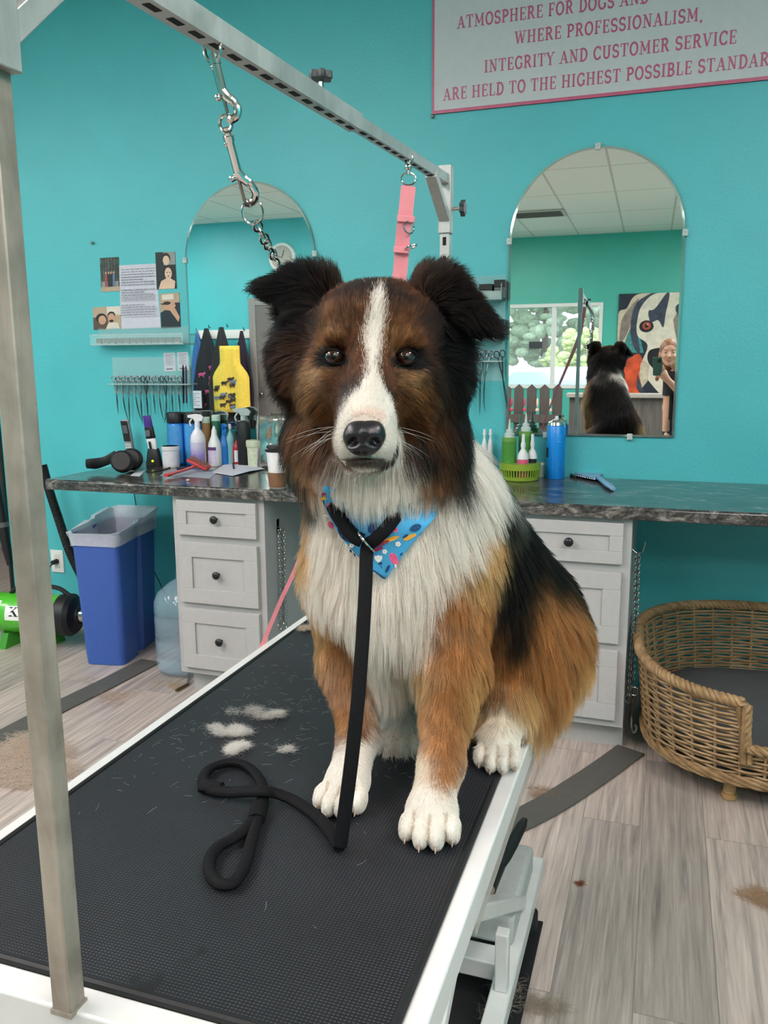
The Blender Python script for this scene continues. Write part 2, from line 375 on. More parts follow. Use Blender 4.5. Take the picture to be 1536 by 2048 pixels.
TRIM_GREY = M('grey_trim_paint', '#8C8884', 0.5)
WOODW = None
def mk_wood(name, a, b, sc=1.0, axis='Z', rough=0.55):
    n = N(name); s_ = {'Z': (14, 14, 1.2), 'X': (1.2, 14, 14), 'Y': (14, 1.2, 14)}[axis]
    v = n.coord(tuple(x*sc for x in s_)); f = n.noise(v, 2.0, 6, 0.6, 0.8)
    n.set(Base_Color=n.ramp(f, [(0.3, lin(a)), (0.7, lin(b))]), Roughness=rough); n.bump(f, 0.15, 0.002); return n.m
WOODW = mk_wood('grey_wood_panel', '#4B4744', '#6E6964')
BROWN_WOOD = mk_wood('brown_door_wood', '#4A3129', '#6B4A3D')
FENCE_WOOD = mk_wood('picket_paint', '#4A4341', '#5C5552')

# ------------------------------------------------------------------ room shell
XL, XR = -6.4, 2.9
WEND = -3.40                                     # where the teal wall ends at the doorway
struct(MB().box(XL-0.1, XR+0.1, REAR_Y-0.1, 6.4, -0.06, 0.0).build('floor', FLOOR))
struct(MB().box(XL-0.1, XR+0.1, REAR_Y-0.1, 6.4, CEIL, CEIL+0.06).build('ceiling', CEILM, loc=(0.1, 0.24, CEIL)))
struct(MB().box(WEND, XR, WALL_Y, WALL_Y+0.12, 0, CEIL).build('wall_back', TEAL))
struct(MB().box(XR, XR+0.1, REAR_Y, 6.4, 0, CEIL).build('wall_right', TEAL))
struct(MB().box(XL-0.1, XL, REAR_Y, 6.4, 0, CEIL).build('wall_left', TEAL))
struct(MB().box(XL, XR, 6.3, 6.4, 0, CEIL).build('wall_hall', mk_wall('hall_paint', '#6E5B52', 0.2)))
struct(MB().box(WEND-0.0, WEND+0.0045, WALL_Y-0.012, WALL_Y+0.13, 0, 2.2).box(WEND-0.012, WEND, WALL_Y-0.014, WALL_Y+0.13, 0, 2.2).build('trim_1', M('dark_corner_guard', '#23211F', 0.5)))
BASEM = mk_wood('baseboard_wood', '#4B3A33', '#6A5348', axis='X')
mb = MB(); mb.box(WEND, -1.9, WALL_Y-0.012, WALL_Y, 0, 0.09)
struct(mb.build('baseboard_back', BASEM, bevel=0.003))
# the brown panelled door at the far end of the hall
d = MB(); d.box(-6.2, -5.0, 5.45, 5.50, 0.02, 2.1)
for z0, z1 in ((0.2, 0.95), (1.05, 1.95)): d.box(-6.05, -5.15, 5.435, 5.455, z0, z1)
dd = struct(d.build('door_1', BROWN_WOOD, bevel=0.006))
struct(MB().box(XL, -3.9, 5.50, 5.60, 0, CEIL).build('wall_far', M('hall_brown_paint', '#5E453C', 0.6)))

# rear wall behind the photographer, with its window opening (seen in the mirrors)
MIRROR_TURN = 0.0085                              # the right mirror hangs half a degree off the wall plane
def vm(x, y, Yv): return at(x+(28 if x > 900 else 0), y, Y=Yv)          # where a mirrored pixel's line meets the virtual plane
VR = 2*WALL_Y-REAR_Y                             # virtual distance of the rear wall
a0 = vm(1030, 616, VR); a1 = vm(1187, 770, VR)
WX0, WX1, WZ0, WZ1 = a0.x, a1.x, min(a0.z, a1.z), max(a0.z, a1.z)
WX0 -= 0.5
mb = MB()
STEPX = -3.1
mb.box(STEPX, WX0, REAR_Y-0.1, REAR_Y, 0, CEIL).box(WX1, XR, REAR_Y-0.1, REAR_Y, 0, CEIL).box(WX0, WX1, REAR_Y-0.1, REAR_Y, 0, WZ0).box(WX0, WX1, REAR_Y-0.1, REAR_Y, WZ1, CEIL)
struct(mb.build('wall_front', GREEN))
struct(MB().box(XL, STEPX, SIDE_Y-0.1, SIDE_Y, 0, CEIL).box(STEPX-0.1, STEPX, REAR_Y-0.1, SIDE_Y-0.1, 0, CEIL).build('wall_front_left', TEAL))
mb = MB(); t = 0.05
xm = vm(1100, 690, VR).x
for x0, x1, z0, z1 in ((WX0-t, WX1+t, WZ1, WZ1+t), (WX0-t, WX1+t, WZ0-t, WZ0), (WX0-t, WX0, WZ0, WZ1), (WX1, WX1+t, WZ0, WZ1), (xm-0.03, xm+0.03, WZ0, WZ1)):
    mb.box(x0, x1, REAR_Y-0.08, REAR_Y+0.02, z0, z1)
win = struct(mb.build('window_1', WHITE, bevel=0.004))
gl = MB().box(WX0, WX1, REAR_Y-0.06, REAR_Y-0.056, WZ0, WZ1).build('pane', M('window_glass', '#E8F0F0', 0.03, alpha=0.10, spec=0.6), parent=win)
# sticker sign on the pane and the view outside
c0 = vm(1063, 690, VR)
mb = MB(); mb.box(c0.x-0.09-0.3+0.3, c0.x+0.10, REAR_Y-0.0555, REAR_Y-0.0545, c0.z-0.05, c0.z+0.05)
st_ = mb.build('window_sticker', M('dark_sticker', '#3B3F42', 0.5), loc=(c0.x, REAR_Y-0.055, c0.z)); tag(st_, 'small dark sticker on the window glass seen in the right mirror', 'sticker')
tx = MB(); put_text(tx, '- - -', 0.075, (c0.x, REAR_Y-0.0548, c0.z), (1, 0, 0), (0, 0, 1), 0.0009)
tx.build('lettering', M('sticker_white', '#D8DCDC', 0.5), parent=st_)
struct(MB().box(-30, 30, -40, REAR_Y-0.1, -0.25, -0.2).build('ground_outside', M('asphalt', '#8F8F8C', 0.9, vary=0.15)))
LEAF1 = M('tree_leaves', '#C3D492', 0.7, vary=0.35, scale=9); LEAF2 = M('pine_leaves', '#A9C0A2', 0.7, vary=0.3, scale=9)
for i, (tx_, ty_, r_, hh) in enumerate(((-10.0, -21, 2.6, 5.5), (-4.0, -25, 2.9, 7.5), (1.2, -20, 2.2, 5.0), (-6.0, -16.5, 1.4, 2.6), (-1.8, -16.5, 1.2, 2.2), (6.6, -22, 2.6, 6.0))):
    tr = thing('leafy_tree', ['tall pale tree outside, at the end of the row seen in the right mirror', 'tallest tree outside the window seen in the right mirror', 'mid-size tree outside behind the parked car', 'low yellow-green shrub outside beside the car', 'smaller yellow-green shrub outside the window', 'tree standing outside beyond the wall'][i], 'tree', (tx_, ty_, -0.2), group='trees outside the window')
    t_ = MB(); t_.tube([(tx_, ty_, -0.2), (tx_+0.1, ty_, hh*0.5)], [0.16, 0.1], 8); t_.build('trunk', BROWN_WOOD, parent=tr)
    rr = random.Random(i); lf = MB()
    for k in range(420):
        a = rr.uniform(0, 2*PI); zz = rr.random(); q = rr.random()**0.5*r_*math.sin(PI*(0.12+0.8*zz))**0.7
        lf.ell((tx_+q*math.cos(a), ty_+q*math.sin(a), hh*0.15+zz*hh*0.85), (r_*rr.uniform(0.06, 0.15), r_*rr.uniform(0.06, 0.15), r_*rr.uniform(0.04, 0.10)), 4)
    lf.build('foliage', smooth=90, mats=LEAF1 if i in (3, 4, 0) else LEAF2, parent=tr)
# parked white car outside
cx = vm(1120, 750, 17.5); CX, CY = cx.x, 2*WALL_Y-17.5
cr = thing('parked_car', 'white car parked outside the window seen in the right mirror', 'car', (CX, CY, -0.2))
prof = [(-2.2, 0.25), (-2.25, 0.7), (-1.6, 0.95), (-0.9, 1.45), (0.7, 1.48), (1.4, 1.0), (2.15, 0.9), (2.25, 0.3)]
mb = MB(); mb.prism([(p[0], p[1]) for p in prof], (CX, CY-0.85, -0.2), (1, 0, 0), (0, 0, 1), -1.7); mb.build('car_body', M('white_car_paint', '#EDEFF2', 0.2, coat=0.6), parent=cr, bevel=0.08, seg=3)
mb = MB(); mb.prism([(-1.35, 0.98), (-0.85, 1.38), (0.6, 1.4), (1.15, 1.02)], (CX, CY+0.851, -0.2), (1, 0, 0), (0, 0, 1), -0.012); mb.build('side_window', M('car_glass', '#7C8E9C', 0.1), parent=cr)
for sx in (-1.35, 1.4):
    for sy in (-0.8, 0.8):
        MB().cyl((CX+sx, CY+sy-0.1, 0.12), (CX+sx, CY+sy+0.1, 0.12), 0.32, n=20).build('wheel', M('tyre_rubber', '#1D1D1E', 0.8), parent=cr)

# ceiling troffers, together with the added fill panels
TM = M('troffer_diffuser', '#FFFFFF', 0.6, emit='#FFF4F2', es=TROFFER_STRENGTH, vary=0)
for i, (tx_, ty_) in enumerate(TROFFERS_AND_FILL):
    o = thing('ceiling_and_fill_light', 'one of the rectangular fluorescent ceiling lights, several of them added as unseen fill', 'ceiling light', (tx_, ty_, CEIL), group='fluorescent ceiling lights')
    f_ = MB()
    for x0, x1, y0, y1 in ((-0.31, 0.31, -0.62, -0.59), (-0.31, 0.31, 0.59, 0.62), (-0.31, -0.28, -0.59, 0.59), (0.28, 0.31, -0.59, 0.59)): f_.box(tx_+x0, tx_+x1, ty_+y0, ty_+y1, CEIL-0.012, CEIL)
    f_.build('light_frame', WHITE, parent=o)
    MB().box(tx_-0.28, tx_+0.28, ty_-0.59, ty_+0.59, CEIL-0.008, CEIL-0.002).build('diffuser', TM, parent=o)
area('window_daylight', ((WX0+WX1)/2, REAR_Y-0.25, (WZ0+WZ1)/2), (-PI/2, 0, 0), WX1-WX0, WZ1-WZ0, WINDOW_LIGHT, (0.92, 0.97, 1.0))
# ceiling air vent seen in the right mirror
v0 = vm(1098, 426, 1); d_ = ray(1098, 426); tt = (CEIL-EYE)/d_[2]; vx, vy = tt*d_[0], 2*WALL_Y-tt*d_[1]
o = thing('ceiling_vent', 'grey louvred air vent in the ceiling reflected in the right mirror', 'vent', (vx, vy, CEIL))
f_ = MB()
for k in range(9): f_.obox((vx, vy-0.16+0.04*k, CEIL-0.014), (0.56, 0.03, 0.004), (0.6, 0, 0))
f_.build('slat', M('vent_grey', '#56534F', 0.5), parent=o)
f_ = MB()
for x0, x1, y0, y1 in ((-0.31, 0.31, -0.22, -0.18), (-0.31, 0.31, 0.18, 0.22), (-0.31, -0.27, -0.18, 0.18), (0.27, 0.31, -0.18, 0.18)): f_.box(vx+x0, vx+x1, vy+y0, vy+y1, CEIL-0.02, CEIL)
f_.build('vent_frame', M('vent_white', '#B9B5AD', 0.5), parent=o)

# half wall, gate fence and rear decor
HY = -2.1; VH = 2*WALL_Y-HY
capz = vm(1290, 787, VH).z; hx0 = vm(1130, 790, VH).x
struct(MB().box(hx0, XR, HY-0.1, HY, 0, capz-0.045).build('wall_half', WOODW))
struct(MB().box(hx0-0.03, XR, HY-0.14, HY+0.05, capz-0.045, capz).build('trim_2', M('cap_grey', '#A9A49D', 0.4), bevel=0.006))
fz = vm(1060, 768, VH).z; fx0 = vm(1005, 770, VH).x-0.9; fx1 = hx0-0.05
g = thing('picket_gate', 'dark brown picket gate with small bows seen in the right mirror', 'gate', (fx0, HY, 0))
k = 0; x = fx0
while x < fx1-0.05:
    MB().prism([(0, 0.06), (0.105, 0.06), (0.105, fz-0.05), (0.0525, fz), (0, fz-0.05)], (x, HY, 0), (1, 0, 0), (0, 0, 1), 0.018).build('picket', FENCE_WOOD, parent=g); x += 0.14; k += 1
MB().box(fx0, fx1, HY+0.0, HY+0.03, fz-0.42, fz-0.33).build('rail', FENCE_WOOD, parent=g)
MB().box(fx0, fx1, HY+0.0, HY+0.03, 0.25, 0.34).build('rail', FENCE_WOOD, parent=g)
x = fx0+0.12
bw = 0
while x < fx1-0.05:
    b_ = MB(); b_.ell((x, HY+0.02, fz-0.2), (0.012, 0.012, 0.05), 8).ell((x, HY+0.02, fz-0.28), (0.02, 0.012, 0.02), 6)
    b_.build('bow', M('bow_pink', '#C83E63', 0.6) if bw % 4 > 1 else M('bow_cream', '#E2CDB4', 0.6), parent=g); x += 0.14; bw += 1
# ------------------------------------------------------------------ grooming table
def mk_brushed(name, a, b, rough=0.35, metal=0.9, sc=(6, 6, 1)):
    n = N(name); v = n.coord(sc); f = n.noise(v, 6, 6, 0.65, 0.5)
    g = n.noise(n.coord((1, 1, 1)), 14, 4, 0.6)
    col = n.mix(0.45, n.ramp(f, [(0.3, lin(a)), (0.7, lin(b))]), n.ramp(g, [(0.35, lin(a)), (0.62, lin(b))]))
    n.set(Base_Color=col, Roughness=n.ramp(g, [(0.3, (rough*0.8,)*3+(1,)), (0.7, (min(1, rough*1.5),)*3+(1,))]), Metallic=metal); n.bump(f, 0.06, 0.001); return n.m
STEEL = mk_brushed('brushed_steel', '#6E665D', '#ADA598', 0.42, 0.35)
ALU = mk_brushed('brushed_aluminium', '#A9ABA8', '#C9CBC8', 0.42, 0.6)
CHROME = M('chrome', '#C9C8C4', 0.12, metal=1.0, vary=0.04)
DCHROME = M('worn_chrome', '#8E8B86', 0.22, metal=1.0, vary=0.2)
BLACKP = M('black_plastic', '#17181A', 0.45)
BLACKR = M('black_rubber', '#121315', 0.6, bump=0.1)
TABLEW = M('table_white_enamel', '#CBCCCA', 0.32, vary=0.05, scale=14, coat=0.2)
def mk_mat():
    n = N('ribbed_black_mat'); v = n.coord((1, 1, 1))
    sp = n.new('ShaderNodeSeparateXYZ'); n.link(v, sp.inputs[0])
    def saw(sock, freq):
        m1 = n.new('ShaderNodeMath', operation='MULTIPLY'); n.link(sock, m1.inputs[0]); m1.inputs[1].default_value = freq*2*PI
        m2 = n.new('ShaderNodeMath', operation='SINE'); n.link(m1.outputs[0], m2.inputs[0]); return m2.outputs[0]
    a = saw(sp.outputs[0], 235); b = saw(sp.outputs[1], 260)
    mx = n.new('ShaderNodeMath', operation='MULTIPLY'); n.link(a, mx.inputs[0]); n.link(b, mx.inputs[1])
    ab = n.new('ShaderNodeMath', operation='ADD'); n.link(b, ab.inputs[0]); n.link(mx.outputs[0], ab.inputs[1])
    dust = n.noise(v, 9, 6, 0.7); blot = n.noise(v, 13, 2, 0.5)
    h = n.ramp(ab.outputs[0], [(0.35, (0, 0, 0, 1)), (0.75, (1, 1, 1, 1))])
    col = n.mix(h, lin('#121417'), n.ramp(dust, [(0.3, lin('#32363E')), (0.62, lin('#3F434C')), (0.8, lin('#555962'))]))
    col = n.mix(n.ramp(blot, [(0.73, (0, 0, 0, 1)), (0.76, (0.85, 0.85, 0.85, 1))]), col, lin('#0F1114'))
    n.set(Base_Color=col, Roughness=0.55); n.b.inputs['Specular IOR Level'].default_value = 0.35
    n.bump(h, 0.9, 0.0022); return n.m
MATM = mk_mat()
TX0, TX1, TY0, TY1, TZ = -0.797, -0.178, 0.552, 1.905, 0.80
MX = -0.49
tb = thing('grooming_table', 'electric dog grooming table with a black ribbed mat and white frame', 'grooming table', (MX, 1.23, 0.0))
mb = MB(); rim = 0.024
mb.box(TX0, TX0+rim, TY0, TY1, TZ-0.045, TZ).box(TX1-rim, TX1, TY0, TY1, TZ-0.045, TZ).box(TX0+rim, TX1-rim, TY0, TY0+0.032, TZ-0.045, TZ).box(TX0+rim, TX1-rim, TY1-rim, TY1, TZ-0.045, TZ)
mb.box(TX0+0.02, TX1-0.02, TY0+0.02, TY1-0.02, TZ-0.03, TZ-0.006)
mb.build('table_frame', TABLEW, parent=tb, bevel=0.003)
MB().box(TX0+rim+0.004, TX1-rim-0.004, TY0+0.036, TY1-rim-0.004, TZ-0.006, TZ+0.003).build('mat', MATM, parent=tb)
mb = MB(); a, b, c, d_, e = TX0+rim, TX1-rim, TY0+0.032, TY1-rim, 0.0075
mb.tube([(a+e/2, c, TZ+0.001), (a+e/2, d_, TZ+0.001)], 0.005, 8).tube([(b-e/2, c, TZ+0.001), (b-e/2, d_, TZ+0.001)], 0.005, 8).tube([(a, c+e/2, TZ+0.001), (b, c+e/2, TZ+0.001)], 0.005, 8).tube([(a, d_-e/2, TZ+0.001), (b, d_-e/2, TZ+0.001)], 0.005, 8)
mb.build('edge_strip', BLACKR, parent=tb)
# clear plastic apron under the right rail
MB().box(TX1-0.012, TX1-0.010, TY0+0.35, TY1-0.1, TZ-0.10, TZ-0.045).build('side_guard', M('clear_vinyl', '#B5B3AC', 0.2, alpha=0.55), parent=tb)
# base rails, cross member, scissor arms
mb = MB()
for x in (-0.265, -0.715):
    mb.box(x-0.022, x+0.022, 0.70, 2.03, 0.055, 0.10)
mb.box(-0.715, -0.265, 1.60, 1.66, 0.055, 0.10).box(-0.715, -0.265, 0.72, 0.78, 0.055, 0.10)
mb.build('base_frame', TABLEW, parent=tb, bevel=0.004)
for x in (-0.315, -0.665):
    m_ = MB(); m_.bar((x, 0.85, 0.12), (x, 1.80, 0.73), 0.03, 0.05, up=(1, 0, 0)); m_.build('lift_arm', TABLEW, parent=tb, bevel=0.004)
    m_ = MB(); m_.bar((x+0.035, 1.80, 0.12), (x+0.035, 0.85, 0.73), 0.03, 0.05, up=(1, 0, 0)); m_.build('lift_arm', TABLEW, parent=tb, bevel=0.004)
q = at(985, 1972, z=0.10)
MB().box(-0.278, -0.25, q.y-0.014, q.y+0.014, 0.10, 0.235).build('stop_post', TABLEW, parent=tb, bevel=0.003)
for (x, y) in ((-0.262, 0.8), (-0.262, 1.86), (-0.715, 0.8), (-0.715, 1.86)):
    MB().cyl((x, y, 0.0), (x, y, 0.055), 0.028, n=16).build('foot', BLACKR, parent=tb)
mb = MB(); mb.box(-0.44, -0.262, 1.66, 1.96, 0.10, 0.175); mb.build('motor_housing', M('grey_plastic_housing', '#A9ABA8', 0.5), parent=tb, bevel=0.012, seg=3)

# overhead arm: its own thing (clamped on, lifts away)
arm = thing('overhead_gantry', 'overhead steel grooming gantry with slotted crossbar clamped to the table', 'grooming gantry', (MX, 1.23, TZ))
def beam_z(y): return 1.735 + (y-0.56)/1.34*0.05
hw = 0.0105
PN, PF = 0.557, 1.893; NX = -0.507; SX_ = -0.502
def bxx(y): return -0.499+(MX+0.499)*(y-PN)/(PF-PN)
mb = MB(); mb.box(NX-hw, NX+hw, PN-hw, PN+hw, TZ+0.001, 1.64); mb.build('near_post', STEEL, parent=arm, bevel=0.0015)
for yy in (PN, PF):
    MX_ = NX if yy == PN else MX
    mb = MB(); e_ = hw+0.0012
    for x0, x1, y0, y1 in ((-e_, -hw, -e_, e_), (hw, e_, -e_, e_), (-hw, hw, -e_, -hw), (-hw, hw, hw, e_)): mb.box(MX_+x0, MX_+x1, yy+y0, yy+y1, TZ-0.002, TZ+0.003)
    mb.build('post_socket', STEEL, parent=tb)
SL = M('slot_black', '#0B0B0C', 0.8)
mb = MB(); mb.box(MX-hw, MX+hw, PF-hw, PF+hw, TZ+0.001, 1.70)
for k in range(14):
    z = 1.665-0.042*k
    mb.prism([(-0.004, -0.009), (0.004, -0.009), (0.004, 0.009), (-0.004, 0.009)], (MX, PF-hw-0.0006, z), (1, 0, 0), (0, 0, 1), -0.0006, mi=1)
mb.build('far_post', [ALU, SL], parent=arm)
h2 = 0.0140
sz = 1.622
mb = MB(); mb.box(SX_-h2, SX_+h2, PN-h2, PN+h2, sz, beam_z(PN)+0.026); mb.bar((SX_, PN+0.01, sz+0.030), (SX_, PN+0.105, beam_z(PN)+0.004), 0.020, 0.022, up=(1, 0, 0))
mb.prism([(0.0, 0.0), (0.095, 0.105), (0.0, 0.105)], (SX_-0.0015, PN, sz+0.030), (0, 1, 0), (0, 0, 1), 0.003)
mb.build('near_bracket', ALU, parent=arm, bevel=0.0015)
mb = MB(); mb.box(MX-h2, MX+h2, PF-h2, PF+h2, 1.682, beam_z(PF)+0.042)
mb.bar((MX, PF-0.01, 1.715), (MX, PF-0.125, beam_z(PF)+0.002), 0.019, 0.024, up=(1, 0, 0))
mb.build('far_bracket', ALU, parent=arm, bevel=0.0015)
YS = 1.33
mb = MB(); mb.bar((bxx(PN), PN+0.012, beam_z(PN)+0.0125), (bxx(YS), YS, beam_z(YS)+0.0125), 0.024, 0.025)
y = PN+0.17
while y < YS-0.02:
    yy = y
    mb.prism([(-0.0042, -0.011), (0.0042, -0.011), (0.0042, 0.011), (-0.0042, 0.011)], (bxx(yy)+0.001, yy, beam_z(yy)-0.0003), (1, 0, 0), (0, 1, 0.0373), -0.0006, mi=1); y += 0.041
mb.build('crossbar', [ALU, SL], parent=arm)
mb = MB(); mb.bar((bxx(YS-0.1), YS-0.1, beam_z(YS-0.1)+0.0128), (MX, PF, beam_z(PF)+0.0128), 0.0195, 0.0195)
y = YS+0.03
while y < PF-0.12:
    mb.prism([(-0.0036, -0.011), (0.0036, -0.011), (0.0036, 0.011), (-0.0036, 0.011)], (bxx(y)+0.001, y, beam_z(y)+0.0028), (1, 0, 0), (0, 1, 0.0373), -0.0006, mi=1); y += 0.041
mb.build('crossbar_extension', [ALU, SL], parent=arm)
def knob(c, axis, parent, L=0.02):
    c = Vector(c); a = Vector(axis).normalized(); m_ = MB(); m_.cyl(c, c+a*L, 0.004, n=12); m_.build('knob_shaft', CHROME, parent=parent)
    R = Vector((0, 0, 1)).rotation_difference(a).to_matrix(); m_ = MB()
    pts = []
    for i in range(40):
        an = 2*PI*i/40; r = 0.0155+0.0028*math.cos(6*an); pts.append((r*math.cos(an), r*math.sin(an)))
    m_.prism(pts, c+a*L, R @ Vector((1, 0, 0)), R @ Vector((0, 1, 0)), 0.011); m_.build('knob', M('dark_grey_knob', '#3A4142', 0.45), parent=parent, bevel=0.002)
ky = 1.19
knob((bxx(ky), ky, beam_z(ky)+0.025), (0, 0, 1), arm, 0.016)
knob((MX+h2, PF, 1.735), (1, 0, 0), arm, 0.02)
knob((NX, PN-h2, 1.70), (0, -1, 0), arm, 0.01)

# grey rubber strips and black pad on the floor, brush on the motor housing
def strip(name, pts, wd, label, mat):
    P = catmull([Vector((x, y, 0)) for x, y in pts], 8); mb = MB(); L = []
    for i, p in enumerate(P):
        t = (P[min(i+1, len(P)-1)]-P[max(i-1, 0)]).normalized(); n_ = Vector((-t.y, t.x, 0))*wd/2
        L.append((p+n_, p-n_))
    vs = []
    for a, b in L: vs += [(a.x, a.y, 0.001), (b.x, b.y, 0.001), (a.x, a.y, 0.008), (b.x, b.y, 0.008)]
    fs = []
    for i in range(len(L)-1):
        k = 4*i; fs += [(k+2, k+3, k+7, k+6), (k+3, k+1, k+5, k+7), (k, k+2, k+6, k+4), (k+1, k, k+4, k+5)]
    fs += [(0, 1, 3, 2), (4*len(L)-4, 4*len(L)-2, 4*len(L)-1, 4*len(L)-3)]
    mb.add(vs, fs); o = mb.build(name, mat, loc=(pts[0][0], pts[0][1], 0), bevel=0.002); tag(o, label, 'floor strip'); return o
GREYR = M('grey_rubber_strip', '#56544F', 0.55, bump=0.08)
strip('floor_strip', [(-0.055, 2.95), (-0.16, 2.72), (-0.30, 2.45), (-0.46, 2.22), (-0.62, 2.05)], 0.105, 'grey rubber floor strip running from the wicker basket under the table', GREYR)
strip('floor_strip', [(-2.26, 3.20), (-2.28, 2.9), (-2.31, 2.6), (-2.33, 2.2)], 0.11, 'grey rubber floor strip in front of the blue bin', GREYR)
mb = MB(); mb.box(-0.70, -0.226, 1.0, 1.90, 0.0005, 0.007); o = mb.build('floor_pad', BLACKR, loc=(-0.46, 1.4, 0)); tag(o, 'thin black rubber pad on the floor beneath the grooming table', 'floor pad')
p0 = at(978, 1778, z=0.195); p1 = at(1018, 1700, z=0.20)
o = thing('dust_brush', 'black handled hand tool lying on the grey motor housing under the table', 'hand tool', p0)
dv = (p1-p0); mb = MB(); mb.tube([p0, p0+dv*0.35, p0+dv*0.55], [0.017, 0.0135, 0.012], 14); mb.build('socket', BLACKP, parent=o)
mb = MB(); mb.tube([p0+dv*0.55, p0+dv*0.8, p0+dv*1.15, p0+dv*1.7, p0+dv*1.9], [0.011, 0.015, 0.016, 0.014, 0.008], 14, flat=0.7); mb.build('handle', BLACKP, parent=o)
mb = MB(); mb.cyl(p0-dv*0.004, p0+dv*0.01, 0.0145, n=16); mb.build('end_cap', M('tan_end', '#8F8677', 0.7), parent=o)
# ------------------------------------------------------------------ worktop and cabinets
def mk_granite():
    n = N('black_granite_laminate'); v = n.coord()
    w1 = n.noise(v, 3.0, 8, 0.7, 2.2); v2 = n.coord((1, 2.2, 2.2)); w2 = n.noise(v2, 9, 8, 0.75, 1.6); sp = n.noise(v, 120, 3)
    c = n.ramp(w2, [(0.36, lin('#1B1C1C')), (0.48, lin('#3A3A39')), (0.56, lin('#6E6A65')), (0.64, lin('#A39D96')), (0.72, lin('#4B4946'))])
    c = n.mix(n.ramp(w1, [(0.36, (0, 0, 0, 1)), (0.55, (1, 1, 1, 1))]), lin('#222323'), c)
    c = n.mix(0.15, c, n.ramp(sp, [(0.4, lin('#101010')), (0.75, lin('#8C8884'))]))
    n.set(Base_Color=c, Roughness=0.16); n.b.inputs['Specular IOR Level'].default_value = 0.6; return n.m
GRANITE = mk_granite()
CT, CFY = 0.91, 2.88
CX0, CX1 = -2.515, 1.5
mb = MB(); pr = [(CFY+0.008, CT), (CFY, CT-0.006), (CFY, CT-0.044), (WALL_Y-0.002, CT-0.044), (WALL_Y-0.002, CT)]
mb.prism([(p[0], p[1]) for p in pr], (CX0, 0, 0), (0, 1, 0), (0, 0, 1), CX1-CX0)
o = mb.build('worktop', GRANITE, loc=(-1.0, 3.2, CT), bevel=0.003); tag(o, 'long black granite-look worktop fixed along the teal wall', 'worktop')
CAB = M('cabinet_grey_paint', '#AFADAC', 0.45, vary=0.03)
KNOBM = M('black_knob', '#171718', 0.35)
def cabinet(x0, x1, label, fy=2.91, rev=0.028):
    o = thing('drawer_cabinet', label, 'cabinet', ((x0+x1)/2, fy, 0))
    mb = MB(); zt = CT-0.044
    mb.box(x0, x1, fy, WALL_Y-0.01, 0.10, zt-0.001); mb.build('body', CAB, parent=o, bevel=0.002)
    mb = MB(); mb.box(x0+0.02, x1-0.001, fy+0.065, WALL_Y-0.02, 0, 0.10); mb.build('toe_kick', CAB, parent=o)
    for za, zb in ((0.705, 0.850), (0.418, 0.676), (0.132, 0.393)):
        d = MB(); a, b = x0+rev, x1-rev; f0 = fy-0.02
        st = 0.062 if zb-za > 0.2 else 0.045
        d.box(a, b, f0+0.008, fy, za, zb)
        d.box(a, b, f0, f0+0.008, za, za+st).box(a, b, f0, f0+0.008, zb-st, zb).box(a, a+st, f0, f0+0.008, za+st, zb-st).box(b-st, b, f0, f0+0.008, za+st, zb-st)
        dr = d.build('drawer', CAB, parent=o, bevel=0.0015)
        c = Vector(((x0+x1)/2+0.0, f0+0.008, (za+zb)/2)); k = MB()
        k.lathe([(0.006, 0), (0.006, 0.014), (0.012, 0.017), (0.0165, 0.022), (0.0165, 0.026), (0.012, 0.031), (0.004, 0.033)], c, 20, axis=(0, -1, 0))
        k.build('knob', KNOBM, parent=dr)
    return o
cabL = cabinet(-1.905, -1.487, 'grey three-drawer cabinet beside the blue bin')
cabR = cabinet(-0.505, -0.086, 'grey three-drawer cabinet beside the wicker pet bed')

# ------------------------------------------------------------------ hanging chains
def hook(parent, p, name='hook'):
    mb = MB(); p = Vector(p)
    mb.tube(catmull([p+Vector((-0.004, 0, 0.0)), p+Vector((0.012, 0, -0.012)), p+Vector((0.028, 0, -0.012)), p+Vector((0.036, 0, 0.004)), p+Vector((0.04, 0, 0.03))], 5), 0.0028, 8)
    mb.box(p.x-0.006, p.x-0.002, p.y-0.012, p.y+0.012, p.z-0.03, p.z+0.03)
    return mb.build(name, DCHROME, parent=parent)
def chain_set(x, y, ztop, n, lens, labels, group, hk, dx=0.0):
    h = thing('wall_hook', hk, 'hook', (x, y, ztop)); hook(h, (x+0.002, y, ztop), 'prong')
    for i in range(n):
        yy = y-0.018+0.012*i; xx = x+0.012+0.006*(i % 3)
        o = thing('choke_chain', labels[i], 'chain', (xx, yy, ztop-0.012), group)
        L = lens[i]; mb = MB()
        chain(mb, [(xx, yy, ztop-0.012), (xx+0.004, yy-0.004, ztop-L*0.5), (xx+dx, yy-0.006, ztop-L)], 0.0125, 0.0048, 0.0013)
        mb.build('links', CHROME if i % 2 == 0 else DCHROME, parent=o)
        rg = MB(); c = Vector((xx+dx, yy-0.006, ztop-L-0.012)); rg.tube([c+Vector((0.013*math.cos(a), 0.004*math.sin(a), 0.013*math.sin(a))) for a in [2*PI*k/16 for k in range(16)]], 0.0018, 6, closed=True)
        rg.build('ring', CHROME, parent=o)
pr = at(1262, 1112, X=-0.075)
chain_set(-0.086, 3.02, 0.735, 4, [0.545, 0.50, 0.53, 0.47], ['long bright chain hanging nearest on the right cabinet side hook', 'dull chain second from the front on the right cabinet side hook', 'bright chain third from the front on the right cabinet side hook', 'dull chain rearmost on the right cabinet side hook'], 'chains on the right cabinet', 'metal hook holding chains on the side of the right-hand cabinet')
